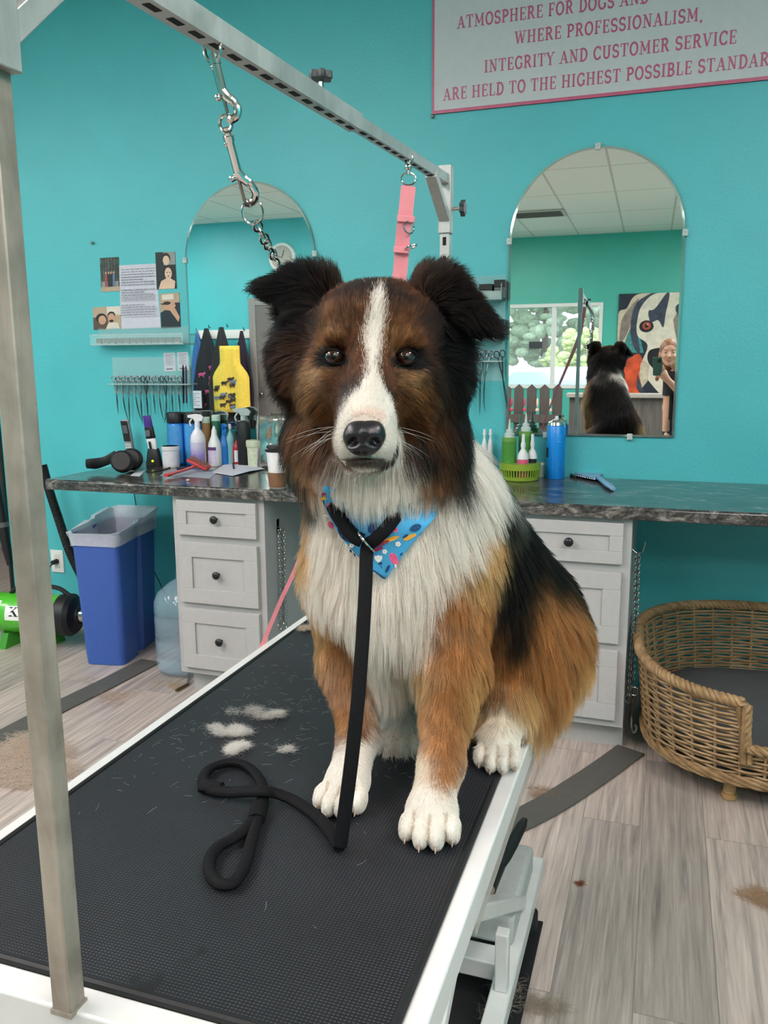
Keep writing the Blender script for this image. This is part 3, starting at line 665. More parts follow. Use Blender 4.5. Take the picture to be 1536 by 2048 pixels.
chain_set(-1.487, 3.03, 0.735, 3, [0.40, 0.42, 0.45], ['bright chain hanging nearest on the left cabinet side hook', 'dull chain in the middle of the left cabinet side hook', 'bright chain rearmost on the left cabinet side hook'], 'chains on the left cabinet', 'metal hook holding chains on the side of the left-hand cabinet')
# big snap at the bottom of the right chains
o = thing('snap_hook', 'long bronze snap hook hanging at the foot of the right cabinet chains', 'snap hook', (-0.055, 2.99, 0.19))
mb = MB(); mb.tube(catmull([(-0.055, 2.985, 0.20), (-0.060, 2.985, 0.17), (-0.058, 2.985, 0.12), (-0.056, 2.985, 0.075), (-0.048, 2.985, 0.055), (-0.040, 2.985, 0.072), (-0.046, 2.985, 0.09)], 5), 0.005, 8); mb.build('hook_body', DCHROME, parent=o)
mb = MB(); mb.tube([(-0.055+0.016*math.cos(a), 2.985, 0.215+0.016*math.sin(a)) for a in [2*PI*k/16 for k in range(16)]], 0.0028, 6, closed=True); mb.build('ring', CHROME, parent=o)
# chain with a bronze clasp on the floor by the left cabinet
p0 = at(378, 1345, z=0.01); p1 = at(376, 1368, z=0.008); p2 = at(352, 1381, z=0.008)
o = thing('floor_leash_chain', 'short chain with a bronze clasp lying on the floor at the left cabinet', 'chain', p1)
mb = MB(); chain(mb, [p0+Vector((0, 0.02, 0.06)), p0, p1], 0.015, 0.006, 0.0016); mb.build('links', CHROME, parent=o)
mb = MB(); mb.tube(catmull([p1, p1.lerp(p2, 0.5), p2], 4), 0.006, 8); mb.build('clasp', M('bronze', '#7A6238', 0.35, metal=0.9), parent=o)

# ------------------------------------------------------------------ slim blue bin with liner
bd = M('bin_blue', '#3A5BA6', 0.45, vary=0.03)
B0 = Vector((-2.475, 3.28, 0)); Ub = Vector((0.982, 0.19, 0)).normalized(); Vb = Vector((-0.19, 0.982, 0)).normalized()
o = thing('waste_bin', 'slim tall blue waste bin with a clear liner under the worktop', 'bin', B0)
def binring(w_, d_, z, notch=0.012, inset=0.0):
    w2, d2 = w_/2, d_/2; r = 0.03; P = []
    for cx, cy, a0 in ((w2-r, -d2+r, -90), (w2-r, d2-r, 0), (-w2+r, d2-r, 90), (-w2+r, -d2+r, 180)):
        for i in range(5):
            a = math.radians(a0+22.5*i); P.append((cx+r*math.cos(a), cy+r*math.sin(a)))
        if a0 == -90: P += [(w2, -0.035), (w2-notch, -0.022), (w2-notch, 0.022), (w2, 0.035)]
        if a0 == 90: P += [(-w2, 0.035), (-w2+notch, 0.022), (-w2+notch, -0.022), (-w2, -0.035)]
    return [B0+Ub*x+Vb*y+Vector((0, 0, z)) for x, y in P]
def loft(mb, rings, mi=0, capb=False, capt=False):
    n = len(rings[0]); vs = [p for r in rings for p in r]; fs = [(i*n+k, i*n+(k+1) % n, (i+1)*n+(k+1) % n, (i+1)*n+k) for i in range(len(rings)-1) for k in range(n)]
    if capb: fs.append(tuple(range(n-1, -1, -1)))
    if capt: fs.append(tuple((len(rings)-1)*n+k for k in range(n)))
    return mb.add(vs, fs, mi)
bh = 0.635
mb = MB(); loft(mb, [binring(0.19, 0.38, 0.002, 0.03), binring(0.197, 0.39, 0.06, 0.03), binring(0.225, 0.44, bh-0.05, 0.012), binring(0.227, 0.443, bh, 0.008), binring(0.218, 0.434, bh, 0.008), binring(0.186, 0.374, 0.012, 0.03)], capb=True, capt=True)
mb.build('bin_body', bd, parent=o)
mb = MB(); rr = random.Random(3)
def lring(w_, d_, z, j, tilt=0.0):
    return [p+Vector((rr.uniform(-j, j), rr.uniform(-j, j), rr.uniform(-j, j)))+Vector((0, 0, tilt*((p-B0).dot(Vb)/0.22))) for p in binring(w_, d_, z, 0.008)]
loft(mb, [lring(0.238, 0.455, bh-0.055, 0.003), lring(0.245, 0.462, bh-0.02, 0.004), lring(0.252, 0.47, bh+0.012, 0.004, 0.01), lring(0.262, 0.478, bh+0.03, 0.006, 0.02), lring(0.232, 0.45, bh+0.028, 0.006, 0.02), lring(0.205, 0.42, bh-0.02, 0.005), lring(0.19, 0.40, bh-0.16, 0.008)])
mb.build('liner_bag', M('clear_liner', '#D5D9E2', 0.25, alpha=0.62, spec=0.7), parent=o)

# ------------------------------------------------------------------ clear water jug
jp = at(362, 1334, z=0.0); jp = Vector((-2.05, 3.18, 0))
mb = MB(); mb.lathe([(0.10, 0.002), (0.128, 0.01), (0.135, 0.03), (0.135, 0.07), (0.130, 0.08), (0.135, 0.09), (0.135, 0.15), (0.130, 0.16), (0.135, 0.17), (0.135, 0.26), (0.130, 0.27), (0.135, 0.28), (0.133, 0.33), (0.115, 0.37), (0.06, 0.415), (0.03, 0.43), (0.028, 0.47)], jp, 32)
o = mb.build('water_jug', M('clear_jug_plastic', '#B3CFE0', 0.06, alpha=0.32, spec=0.9), loc=jp, smooth=60); tag(o, 'large clear plastic water jug on the floor behind the blue bin', 'water jug')

# ------------------------------------------------------------------ outlet, cords, dryer and hose
p = at(116, 1122, Y=WALL_Y)
o = thing('wall_outlet', 'white wall outlet with a black plug low on the teal wall', 'outlet', p)
MB().box(p.x-0.04, p.x+0.04, WALL_Y-0.007, WALL_Y, p.z-0.062, p.z+0.062).build('cover_plate', WHITE, parent=o, bevel=0.002)
mb = MB(); mb.box(p.x-0.017, p.x+0.017, WALL_Y-0.009, WALL_Y-0.006, p.z+0.008, p.z+0.038).box(p.x-0.017, p.x+0.017, WALL_Y-0.009, WALL_Y-0.006, p.z-0.038, p.z-0.008); mb.build('socket', M('socket_ivory', '#D9D6CF', 0.4), parent=o, bevel=0.002)
o2 = thing('power_plug', 'black power plug pushed into the low wall outlet', 'plug', (p.x, WALL_Y-0.01, p.z))
mb = MB(); mb.cyl((p.x, WALL_Y-0.009, p.z), (p.x, WALL_Y-0.045, p.z), 0.015, 0.012, n=12); mb.build('plug_body', BLACKP, parent=o2)
mb = MB(); mb.tube(catmull([(p.x, WALL_Y-0.04, p.z), (p.x-0.02, WALL_Y-0.065, p.z-0.05), (p.x-0.03, WALL_Y-0.06, p.z-0.15), (p.x-0.02, WALL_Y-0.05, 0.05), (p.x+0.03, WALL_Y-0.05, 0.008)], 6), 0.004, 6); mb.build('plug_cord', BLACKP, parent=o2)
def cord(name, pts, r, label, mat=BLACKP, cat='cord'):
    mb = MB(); mb.tube(catmull(pts, 6), r, 6); o = mb.build(name, mat, loc=pts[0]); return tag(o, label, cat)
y_ = WALL_Y-0.012
cord('power_cable', [at(268, 985, Y=y_), at(272, 1010, Y=y_), at(282, 1060, Y=y_), at(290, 1110, Y=y_), at(312, 1150, Y=y_), at(330, 1188, Y=y_)], 0.0024, 'thin black cord hanging down the wall behind the blue bin')
cord('power_cable', [at(328, 1215, Y=y_), at(312, 1235, Y=y_), at(313, 1260, Y=y_), at(318, 1270, Y=y_)], 0.0024, 'short thin black cord end beside the water jug')
# green force dryer
dm = M('dryer_green', '#4FB62E', 0.3, coat=0.4); da = Vector((-3.17, 3.20, 0.165)); db = Vector((-2.80, 3.26, 0.165)); dax = (db-da).normalized(); Lg = (db-da).length
o = thing('pet_dryer', 'bright green cylinder pet dryer with a black nose lying on the floor', 'pet dryer', (da+db)/2-Vector((0, 0, 0.165)))
mb = MB(); mb.lathe([(0.06, -0.03), (0.095, -0.012), (0.10, 0.0), (0.10, Lg), (0.098, Lg+0.006)], da, 32, axis=dax); mb.build('dryer_body', dm, parent=o)
mb = MB(); mb.lathe([(0.103, Lg-0.005), (0.106, Lg+0.01), (0.106, Lg+0.05), (0.09, Lg+0.07), (0.05, Lg+0.08), (0.045, Lg+0.085), (0.045, Lg+0.095)], da, 28, axis=dax); mb.build('nose_cap', BLACKP, parent=o)
mb = MB(); mb.lathe([(0.036, Lg+0.095), (0.036, Lg+0.125)], da, 20, axis=dax); mb.build('nozzle_collar', CHROME, parent=o)
mb = MB(); mb.tube(catmull([da+dax*0.1+Vector((0, 0, 0.1)), da+dax*0.16+Vector((0, 0, 0.14)), da+dax*0.34+Vector((0, 0, 0.14)), da+dax*0.42+Vector((0, 0, 0.10))], 6), 0.011, 10); mb.build('carry_handle', BLACKP, parent=o)
for t_ in (0.1, Lg-0.08):
    c = da+dax*t_; mb = MB(); mb.prism([(-0.09, -0.165), (0.09, -0.165), (0.06, -0.09), (-0.06, -0.09)], c-dax*0.02, Vector((0, 1, 0)), Vector((0, 0, 1)), 0.04); mb.build('stand', M('stand_green', '#3F8E2A', 0.4), parent=o)
# badge: white panel with dark lettering, wrapped on the camera side of the barrel
side = Vector((0.42, -0.9, 0)); side = (side-dax*side.dot(dax)).normalized(); upv = Vector((0, 0, 1))
def barrel(u_, ang, r=0.1012): return da+dax*u_+(side*math.cos(ang)+upv*math.sin(ang))*r
for nm, m_, u0, u1, a0, a1, rr_ in (('badge', M('badge_white', '#E6E6E2', 0.4), 0.12, 0.32, -0.1, 0.62, 0.1008), ('badge', M('badge_white'), 0.0, 0.09, 0.2, 0.9, 0.1008)):
    mb = MB(); mb.grid(lambda i, j: barrel(u0+(u1-u0)*i, a0+(a1-a0)*j, rr_), 8, 8); bo = mb.build(nm, m_, parent=o)
    if u0 > 0.1:
        mb = MB(); tmp = MB(); letter(tmp, 'K-9', (0, 0, 0), (1, 0, 0), (0, 1, 0), 0.045, lift=0, weight=1.2)
        mb.add([barrel(u0+0.02+v[0]*1.35, a0+0.22+v[1]*10*0.95, 0.1016+abs(v[2])) for v in tmp.v], tmp.f); mb.build('badge_lettering', BLACKP, parent=bo, smooth=0)
# ribbed hose from the worktop end down to the dryer, hose wand at the left edge
def ribbed(name, pts, r, label, mat=BLACKR, cat='hose'):
    P = catmull(pts, 40); mb = MB(); mb.tube(P, [r*(1.0+0.14*(i % 2)) for i in range(len(P))], 12); o = mb.build(name, mat, loc=pts[0], smooth=0); return tag(o, label, cat)
yh = 3.42
ribbed('dryer_hose', [at(85, 930, Y=yh), at(100, 985, Y=yh), at(118, 1040, Y=yh), at(140, 1105, Y=yh), at(170, 1170, Y=yh), at(190, 1240, Y=yh)], 0.021, 'black ribbed dryer hose hanging past the worktop end behind the bin')
w0 = at(2, 1035, Y=3.3); w1 = at(20, 1130, Y=3.3)
o = thing('dryer_wand', 'black hose wand at the picture edge above the green dryer', 'hose wand', w1)
mb = MB(); mb.tube([w0+(w0-w1)*1.0, w0, w0.lerp(w1, 0.7), w1], [0.03, 0.028, 0.022, 0.015], 14); mb.build('wand_tube', BLACKP, parent=o)
mb = MB(); mb.tube([w0.lerp(w1, 0.1), w0.lerp(w1, 0.2)], 0.031, 14); mb.build('collar', M('collar_grey', '#57595B', 0.4), parent=o)
# ------------------------------------------------------------------ arched mirrors
MIRM = N('mirror_glass'); MIRM.set(Base_Color=(0.94, 0.96, 0.94, 1), Metallic=1.0, Roughness=0.008); MIRM = MIRM.m
EDGE = M('mirror_edge', '#9DB5AE', 0.15, metal=0.3)
CLIP = M('clear_clip', '#D9E2E0', 0.08, alpha=0.75, spec=0.9)
def mirror(x0, x1, z0, z1, label):
    cx, r = (x0+x1)/2, (x1-x0)/2; zs = z1-r
    o = thing('arched_mirror', label, 'mirror', (cx, WALL_Y, z0))
    out = [(x0, z0), (x1, z0)]+[(p[0], p[1]) for p in arc(cx, zs, r, 0, 180, 40)]
    mb = MB(); mb.prism(out, (0, WALL_Y-0.010, 0), (1, 0, 0), (0, 0, 1), -0.009); g = mb.build('backing', EDGE, parent=o, smooth=20)
    e = 0.009
    inn = [(x0+e, z0+e), (x1-e, z0+e)]+arc(cx, zs, r-e, 0, 180, 40)
    mb = MB(); mb.flatpoly(inn, (0, WALL_Y-0.0108, 0), (1, 0, 0), (0, 0, 1)); mb.build('glass', MIRM, parent=o, smooth=0)
    bev = MB(); n_ = len(out)
    vs = [(p[0], WALL_Y-0.0105, p[1]) for p in out]+[(p[0], WALL_Y-0.0108, p[1]) for p in inn]
    bev.add(vs, [(i, (i+1) % n_, (i+1) % n_+n_, i+n_) for i in range(n_)]); bev.build('bevel_edge', M('bevel_glass', '#C4D2CD', 0.06, metal=0.85), parent=o, smooth=0)
    for px, pz in ((cx, z1), (x0, zs), (x1, zs), (cx-r*0.5, z0), (cx+r*0.5, z0)):
        c = MB(); c.obox((px, WALL_Y-0.010, pz), (0.022, 0.016, 0.026)); c.cyl((px, WALL_Y-0.018, pz+(0.006 if pz > z0 else -0.006)), (px, WALL_Y-0.022, pz+(0.006 if pz > z0 else -0.006)), 0.005, n=10); c.build('clip', CLIP, parent=o, bevel=0.003)
    return o
mR = mirror(-0.651, 0.038, 1.087, 2.232, 'right arched mirror reflecting the window and the back of the pet')
mR.rotation_euler = (0, 0, MIRROR_TURN); mR.location.y -= 0.002
mirror(-2.200, -1.532, 1.087, 2.212, 'left arched mirror behind the steel chain reflecting hanging aprons')

# ------------------------------------------------------------------ sign
PINKL = M('sign_pink', '#C4617F', 0.3); SIGNW = M('sign_white', '#C9CCCF', 0.14, vary=0.02, coat=0.6)
sx0, sx1, sz0, sz1 = -0.988, 0.545, 2.415, 3.02
o = thing('wall_sign', 'large white sign with pink border and pink serif lettering above the right mirror', 'sign', ((sx0+sx1)/2, WALL_Y, sz0))
MB().box(sx0, sx1, WALL_Y-0.008, WALL_Y-0.002, sz0, sz1).build('panel', SIGNW, parent=o)
mb = MB(); b = 0.013
for x0, x1, z0, z1 in ((sx0, sx1, sz0, sz0+b), (sx0, sx1, sz1-b, sz1), (sx0, sx0+b*0.7, sz0+b, sz1-b), (sx1-b*0.7, sx1, sz0+b, sz1-b)): mb.box(x0, x1, WALL_Y-0.0086, WALL_Y-0.0015, z0, z1)
mb.build('border', PINKL, parent=o)
mb = MB()
O_ = lambda x, y: at(x, y, Y=WALL_Y-0.008)
rows = [('ATMOSPHERE FOR DOGS AND', (914, 57), (1230, 12)), ('WHERE PROFESSIONALISM,', (1029, 88), (1408, 40)), ('INTEGRITY AND CUSTOMER SERVICE', (968, 145), (1475, 80)), ('ARE HELD TO THE HIGHEST POSSIBLE STANDARDS', (886, 201), (1432, 134))]
meas = ['ATMOSPHERE FOR DOGS', 'WHERE PROFESSIONALISM,', 'INTEGRITY AND CUSTOMER SERVICE', 'ARE HELD TO THE HIGHEST POSSIBLE ST']
for (t_, a, b_), ms in zip(rows, meas):
    A_, B_ = O_(*a), O_(*b_)
    hgt = 0.044; st = (B_.x-A_.x)/(text_width(ms)*hgt)
    letter(mb, t_, (A_.x, WALL_Y-0.008, A_.z), (1, 0, 0), (0, 0, 1), hgt, stretch=st, lift=0.0006)
mb.build('lettering', M('letter_pink', '#BE5F80', 0.3), parent=o, smooth=0)
mb = MB()
for x, z in ((sx0+0.02, sz0+0.03), (sx1-0.02, sz0+0.03), (sx0+0.02, sz1-0.03)): mb.cyl((x, WALL_Y-0.008, z), (x, WALL_Y-0.0105, z), 0.005, n=10)
mb.build('screw', DCHROME, parent=o)
for i, (x, y) in enumerate(((866, 234), (187, 486))):
    p = at(x, y, Y=WALL_Y); mb = MB(); mb.cyl((p.x, WALL_Y, p.z), (p.x, WALL_Y-0.012, p.z), 0.006, 0.005, 10); mb.ell((p.x, WALL_Y-0.013, p.z), (0.008, 0.004, 0.008), 6)
    tag(mb.build('wall_screw', DCHROME, loc=p), ['dark screw head in the wall just under the sign corner', 'dark screw head in the wall above the left paper sheet'][i], 'screw')

# ------------------------------------------------------------------ papers and photographs on the wall
def sheet(name, quad, mat, label, cat, lift=0.0015, layers=(), group=None):
    """a thin sheet pinned to the wall; layers = (material, polygon in 0..1 coordinates)"""
    q = [at(x, y, Y=WALL_Y) for x, y in quad]            # top left, top right, bottom right, bottom left
    tl, trr, br, bl = q
    o = thing(name, label, cat, bl, group)
    def pt(u, v, l): 
        p = (bl.lerp(br, u)).lerp(tl.lerp(trr, u), v); return Vector((p.x, WALL_Y-l, p.z))
    mb = MB(); c = [pt(0, 0, lift), pt(1, 0, lift), pt(1, 1, lift), pt(0, 1, lift)]; bk = [Vector((p.x, WALL_Y-0.0002, p.z)) for p in c]
    mb.add(c+bk, [(0, 1, 2, 3), (7, 6, 5, 4), (0, 4, 5, 1), (1, 5, 6, 2), (2, 6, 7, 3), (3, 7, 4, 0)]); mb.build('print' if layers else 'sheet', mat, parent=o, smooth=0)
    if layers:
        ms = []; mb = MB()
        for k, (m, poly) in enumerate(layers):
            if m not in ms: ms.append(m)
            ar = sum(poly[i][0]*poly[(i+1) % len(poly)][1]-poly[(i+1) % len(poly)][0]*poly[i][1] for i in range(len(poly)))
            pl = poly if ar > 0 else list(reversed(poly))
            mb.add([pt(min(1, max(0, u)), min(1, max(0, v)), lift+0.0003+0.00012*k) for u, v in pl], [tuple(range(len(pl)))], ms.index(m))
        mb.build('picture', ms, parent=o, smooth=0)
    return o
def ellp(cx, cy, rx, ry, n=14): return [(cx+rx*math.cos(2*PI*i/n), cy+ry*math.sin(2*PI*i/n)) for i in range(n)]
def rc(x0, y0, x1, y1): return [(x0, y0), (x1, y0), (x1, y1), (x0, y1)]
PAPER = M('paper_white', '#C9CBD6', 0.7, vary=0.03)
INK = M('ink_grey', '#83848F', 0.8); SKIN1 = M('photo_skin', '#C49A7F', 0.5); SKIN2 = M('photo_skin_pale', '#D9BBA3', 0.5); HAIRD = M('photo_dark_hair', '#2A211D', 0.5)
PH_DK = M('photo_dark', '#22262A', 0.35); PH_TREE = M('photo_forest', '#4B4F49', 0.4, vary=0.6, scale=60); PH_BEIGE = M('photo_beige', '#B39E85', 0.4); PH_PALE = M('photo_pale', '#D7CFC2', 0.4); PH_BLUE = M('photo_blue', '#5D7396', 0.4); PH_RED = M('photo_red', '#A24B45', 0.4); PH_GREY = M('photo_grey', '#8C8F8C', 0.4)
rr = random.Random(5); lay = []
for r in range(19):
    if r in (7, 13): continue
    v = 0.93-0.04*r; x = 0.06
    while x < (0.93 if r % 5 != 4 else 0.6):
        wd = rr.uniform(0.04, 0.13); lay.append((INK, rc(x, v-0.006, min(0.95, x+wd), v+0.006))); x += wd+0.018
sheet('letter_sheet', [(238, 531), (312, 527), (322, 655), (243, 658)], PAPER, 'white typed letter sheet taped on the teal wall between the small photographs', 'paper', 0.0012, lay)
lay = [(PH_GREY, rc(0.05, 0.0, 0.95, 0.3)), (PH_BEIGE, rc(0, 0, 1, 0.14))]
for x in (0.08, 0.22, 0.33, 0.52, 0.67, 0.8, 0.9): lay.append((M('photo_trunk', '#2F332F', 0.4), rc(x, 0.3, x+0.05, 1)))
for x, m in ((0.3, PH_RED), (0.45, PH_DK), (0.58, PH_DK), (0.72, PH_BLUE)): lay += [(m, rc(x-0.06, 0.14, x+0.06, 0.5)), (SKIN1, ellp(x, 0.55, 0.045, 0.04))]
sheet('wall_photograph', [(200, 516), (238, 514), (240, 582), (203, 584)], PH_TREE, 'photograph of people standing among forest trees, upper left of the letter sheet', 'photograph', 0.0022, lay)
lay = [(PH_GREY, rc(0.4, 0.65, 1, 1)), (HAIRD, ellp(0.52, 0.82, 0.24, 0.16)), (SKIN2, ellp(0.54, 0.77, 0.17, 0.13)), (HAIRD, ellp(0.6, 0.46, 0.26, 0.17)), (SKIN2, ellp(0.62, 0.42, 0.18, 0.16)), (SKIN2, [(0.1, 0.0), (0.9, 0.0), (0.95, 0.2), (0.62, 0.32), (0.25, 0.22)]), (HAIRD, ellp(0.56, 0.44, 0.03, 0.015)), (HAIRD, ellp(0.7, 0.44, 0.03, 0.015)), (PH_RED, ellp(0.62, 0.35, 0.05, 0.02))]
sheet('wall_photograph', [(311, 505), (350, 503), (354, 577), (314, 579)], PH_DK, 'photograph of two smiling faces, upper right of the letter sheet', 'photograph', 0.0022, lay)
lay = [(PH_BEIGE, rc(0, 0.72, 1, 1)), (PH_PALE, rc(0.1, 0.82, 0.7, 0.97)), (SKIN1, [(0.05, 0.55), (0.5, 0.5), (0.8, 0.62), (0.7, 0.8), (0.3, 0.8)]), (SKIN1, [(0.5, 0.5), (0.9, 0.16), (0.98, 0.3), (0.7, 0.62)]), (HAIRD, ellp(0.35, 0.72, 0.2, 0.05)), (PH_BEIGE, [(0, 0.45), (0.3, 0.55), (0.1, 0.7), (0, 0.7)])]
sheet('wall_photograph', [(320, 588), (359, 585), (362, 655), (323, 657)], M('photo_navy', '#2B3038', 0.35), 'photograph of a dark-shirted person stretching an arm, lower right of the letter sheet', 'photograph', 0.0022, lay)
lay = [(M('photo_brown', '#5C4A3C', 0.4), rc(0, 0, 0.55, 0.55)), (PH_PALE, rc(0.5, 0.62, 1, 1)), (HAIRD, ellp(0.3, 0.5, 0.2, 0.22)), (SKIN1, ellp(0.33, 0.42, 0.14, 0.2)), (HAIRD, ellp(0.66, 0.62, 0.14, 0.16)), (SKIN1, ellp(0.66, 0.48, 0.13, 0.22)), (PH_PALE, [(0.45, 0), (0.95, 0), (0.88, 0.28), (0.55, 0.28)]), (HAIRD, ellp(0.66, 0.36, 0.08, 0.06))]
sheet('wall_photograph', [(186, 615), (242, 612), (243, 657), (188, 660)], PH_BEIGE, 'photograph of two people sitting close together, lower left of the letter sheet', 'photograph', 0.0022, lay)
for i, (q, n_) in enumerate(((((327, 706), (350, 705), (352, 742), (329, 743)), 'left'), (((354, 705), (376, 704), (378, 740), (356, 742)), 'right'))):
    lay = [(INK, rc(0.15, 0.9-0.06*k, 0.85-(0.2 if k % 3 == 2 else 0), 0.92-0.06*k)) for k in range(10)]+[(PH_DK, rc(0.2, 0.1, 0.75, 0.15))]
    sheet('notice_card', q, PAPER, ['small white notice card above the shears rack, first of two', 'small white notice card above the shears rack, beside the left mirror'][i], 'card', 0.0015, lay)

# ------------------------------------------------------------------ clear shelves and shears racks
ACR = M('clear_acrylic', '#CFE3E1', 0.08, alpha=0.18, spec=0.9)
ACR2 = M('clear_acrylic_edge', '#C2D8D6', 0.2, alpha=0.5, spec=0.8)
x0, x1 = at(200, 690, Y=WALL_Y).x, at(383, 690, Y=WALL_Y).x; z0 = at(290, 690, Y=WALL_Y).z
o = thing('comb_shelf', 'narrow clear acrylic wall shelf full of comb guards under the photographs', 'shelf', ((x0+x1)/2, WALL_Y, z0))
mb = MB(); mb.box(x0, x1, WALL_Y-0.075, WALL_Y-0.001, z0, z0+0.005).box(x0, x1, WALL_Y-0.075, WALL_Y-0.071, z0, z0+0.05).box(x0, x1, WALL_Y-0.006, WALL_Y-0.001, z0, z0+0.085); mb.build('tray', ACR, parent=o)
mb = MB(); mb.box(x0, x1, WALL_Y-0.0755, WALL_Y-0.0705, z0+0.046, z0+0.052).box(x0, x1, WALL_Y-0.076, WALL_Y-0.07, z0-0.001, z0+0.006); mb.build('edge', ACR2, parent=o)
for k in range(12):
    xx = x0+0.03+k*(x1-x0-0.06)/11.5
    q = thing('comb_guard', 'small clear-grey clipper comb guard standing in the acrylic shelf', 'comb guard', (xx, WALL_Y-0.04, z0+0.005), 'comb guards in the acrylic shelf')
    mb = MB(); mb.box(xx-0.014, xx+0.014, WALL_Y-0.05, WALL_Y-0.02, z0+0.0055, z0+0.012)
    for t_ in range(6): mb.box(xx-0.014+0.0052*t_, xx-0.0122+0.0052*t_, WALL_Y-0.05, WALL_Y-0.03, z0+0.012, z0+0.034)
    mb.build('teeth', M('guard_grey', '#9FA6A6', 0.4), parent=q)
SHM = M('shear_steel', '#9B9C9C', 0.25, metal=0.9, vary=0.1); SHD = M('shear_dark', '#4E5254', 0.3, metal=0.8)
def make_shears(L, curved, mat_h, mat_b):
    """built at the origin, hanging down: finger loops up at z>0, pivot, blades to z=-L"""
    o = bpy.data.objects.new('grooming_shears', None); COL.objects.link(o)
    zp = -L*0.38; cv = curved*L
    for s_ in (-1, 1):
        mb = MB()
        mb.tube([(s_*0.011+0.0095*math.cos(a), 0.0015*s_, 0.014+0.013*math.sin(a)) for a in [2*PI*k/14 for k in range(14)]], 0.0024, 6, closed=True)
        mb.tube(catmull([(s_*0.008, 0.0015*s_, 0.002), (s_*0.0045, 0.0015*s_, zp*0.5), (s_*-0.001, 0.0012*s_, zp)], 4), [0.0032]*9, 6)
        mb.build('handle', mat_h, parent=o)
        mb = MB(); pts = [(0, 0.001*s_, zp+0.004), (s_*0.0018+cv*0.15, 0.001*s_, zp-(L+zp)*0.35), (s_*0.0012+cv*0.5, 0.001*s_, zp-(L+zp)*0.75), (cv, 0.0006*s_, -L)]
        P = catmull(pts, 4); mb.tube(P, [0.0048-0.0042*(i/(len(P)-1))**1.4 for i in range(len(P))], 6, flat=0.45); mb.build('blade', mat_b, parent=o)
    mb = MB(); mb.cyl((0, -0.004, zp), (0, 0.004, zp), 0.0032, n=10); mb.build('pivot_screw', CHROME, parent=o)
    return o
protoS = [make_shears(0.165, 0.0, SHM, SHM), make_shears(0.20, 0.10, SHM, SHM), make_shears(0.205, -0.12, SHD, SHM), make_shears(0.19, 0.0, SHD, SHD), make_shears(0.215, 0.0, SHM, SHM)]
# rack on the left: a clear bar with a lip
rx0, rx1 = at(228, 770, Y=WALL_Y).x, at(388, 766, Y=WALL_Y).x; rz = at(300, 768, Y=WALL_Y-0.04).z
o = thing('shears_rack', 'clear wall bar holding a row of shears above the phone', 'rack', ((rx0+rx1)/2, WALL_Y, rz))
mb = MB(); mb.box(rx0, rx1, WALL_Y-0.055, WALL_Y-0.034, rz-0.004, rz+0.002).box(rx0, rx1, WALL_Y-0.026, WALL_Y-0.001, rz-0.004, rz+0.002); mb.build('bar', ACR2, parent=o)
mb = MB(); mb.box(rx0, rx1, WALL_Y-0.004, WALL_Y-0.001, rz-0.05, rz+0.13); mb.build('back_plate', ACR, parent=o)
names = ['first pair of shears at the far end of the rack above the phone', 'second pair of shears from the phone end of the rack', 'third pair of shears on the rack, hanging above the phone', 'fourth pair of shears on the rack, between phone and clipper', 'fifth pair of shears on the rack, dull steel', 'sixth pair of shears on the rack, all dark, above the clipper', 'seventh pair of shears on the rack, slim straight blades', 'eighth pair of shears on the rack, curved blades above the tub', 'ninth pair of shears on the rack, curved blades above the blue can', 'tenth pair of shears on the rack, short blades', 'eleventh pair of shears on the rack, next to the black comb']
pxs = [250, 291, 336, 380, 420, 459, 505, 550, 592, 637, 682]; kinds = [0, 1, 4, 1, 4, 3, 0, 1, 2, 0, 0]
used = set()
for px, k, lb in zip(pxs, kinds, names):
    X = at(160+px*0.28646, 768, Y=WALL_Y-0.03).x
    s_ = protoS[k] if k not in used else copy_tree(protoS[k]); used.add(k)
    s_.location = (X, WALL_Y-0.030, rz+0.012); s_.rotation_euler = (0, RNG.uniform(-0.05, 0.05), 0.3); tag(s_, lb, 'shears', 'shears on the left rack')
for px, nm, m, lb, top in ((720, 'black_comb', BLACKP, 'black grooming comb near the mirror end of the shears rack', 900), (740, 'purple_comb', M('purple_handle', '#5E3F62', 0.4), 'purple handled comb hanging last on the shears rack by the mirror', 905)):
    p = at(160+px*0.28646, 480+top*0.28646, Y=WALL_Y-0.03); q = at(160+(px+4)*0.28646, 480+1140*0.28646, Y=WALL_Y-0.03)
    mb = MB(); mb.tube([p+Vector((0, 0, 0.02)), p, p.lerp(q, 0.4), q], [0.003, 0.008, 0.0075, 0.006], 10, flat=0.5); tag(mb.build('grooming_comb', m, loc=p), lb, 'comb')
# rack on the right between the pet and the right mirror
p0 = at(905, 560, Y=WALL_Y); p1 = at(1012, 560, Y=WALL_Y); xa, xb = p0.x, p1.x
zt, zm, zr, zb = at(960, 598, Y=WALL_Y-0.08).z, at(960, 678, Y=WALL_Y-0.08).z, at(960, 722, Y=WALL_Y-0.05).z, at(960, 762, Y=WALL_Y).z
o = thing('acrylic_rack', 'clear acrylic wall rack with two shelves and a shears bar beside the right mirror', 'rack', ((xa+xb)/2, WALL_Y, zr))
mb = MB(); mb.box(xa, xb, WALL_Y-0.004, WALL_Y-0.001, zb, zt+0.10); mb.build('back_plate', ACR, parent=o)
for z in (zt, zm):
    mb = MB(); mb.box(xa, xb, WALL_Y-0.09, WALL_Y-0.004, z-0.005, z).box(xa, xb, WALL_Y-0.09, WALL_Y-0.086, z, z+0.03).box(xb-0.004, xb, WALL_Y-0.09, WALL_Y-0.004, z, z+0.06); mb.build('shelf', ACR2, parent=o)
mb = MB(); mb.box(xa, xb, WALL_Y-0.055, WALL_Y-0.034, zr-0.004, zr+0.001).box(xa, xb, WALL_Y-0.026, WALL_Y-0.004, zr-0.004, zr+0.001); mb.build('shears_bar', ACR2, parent=o)
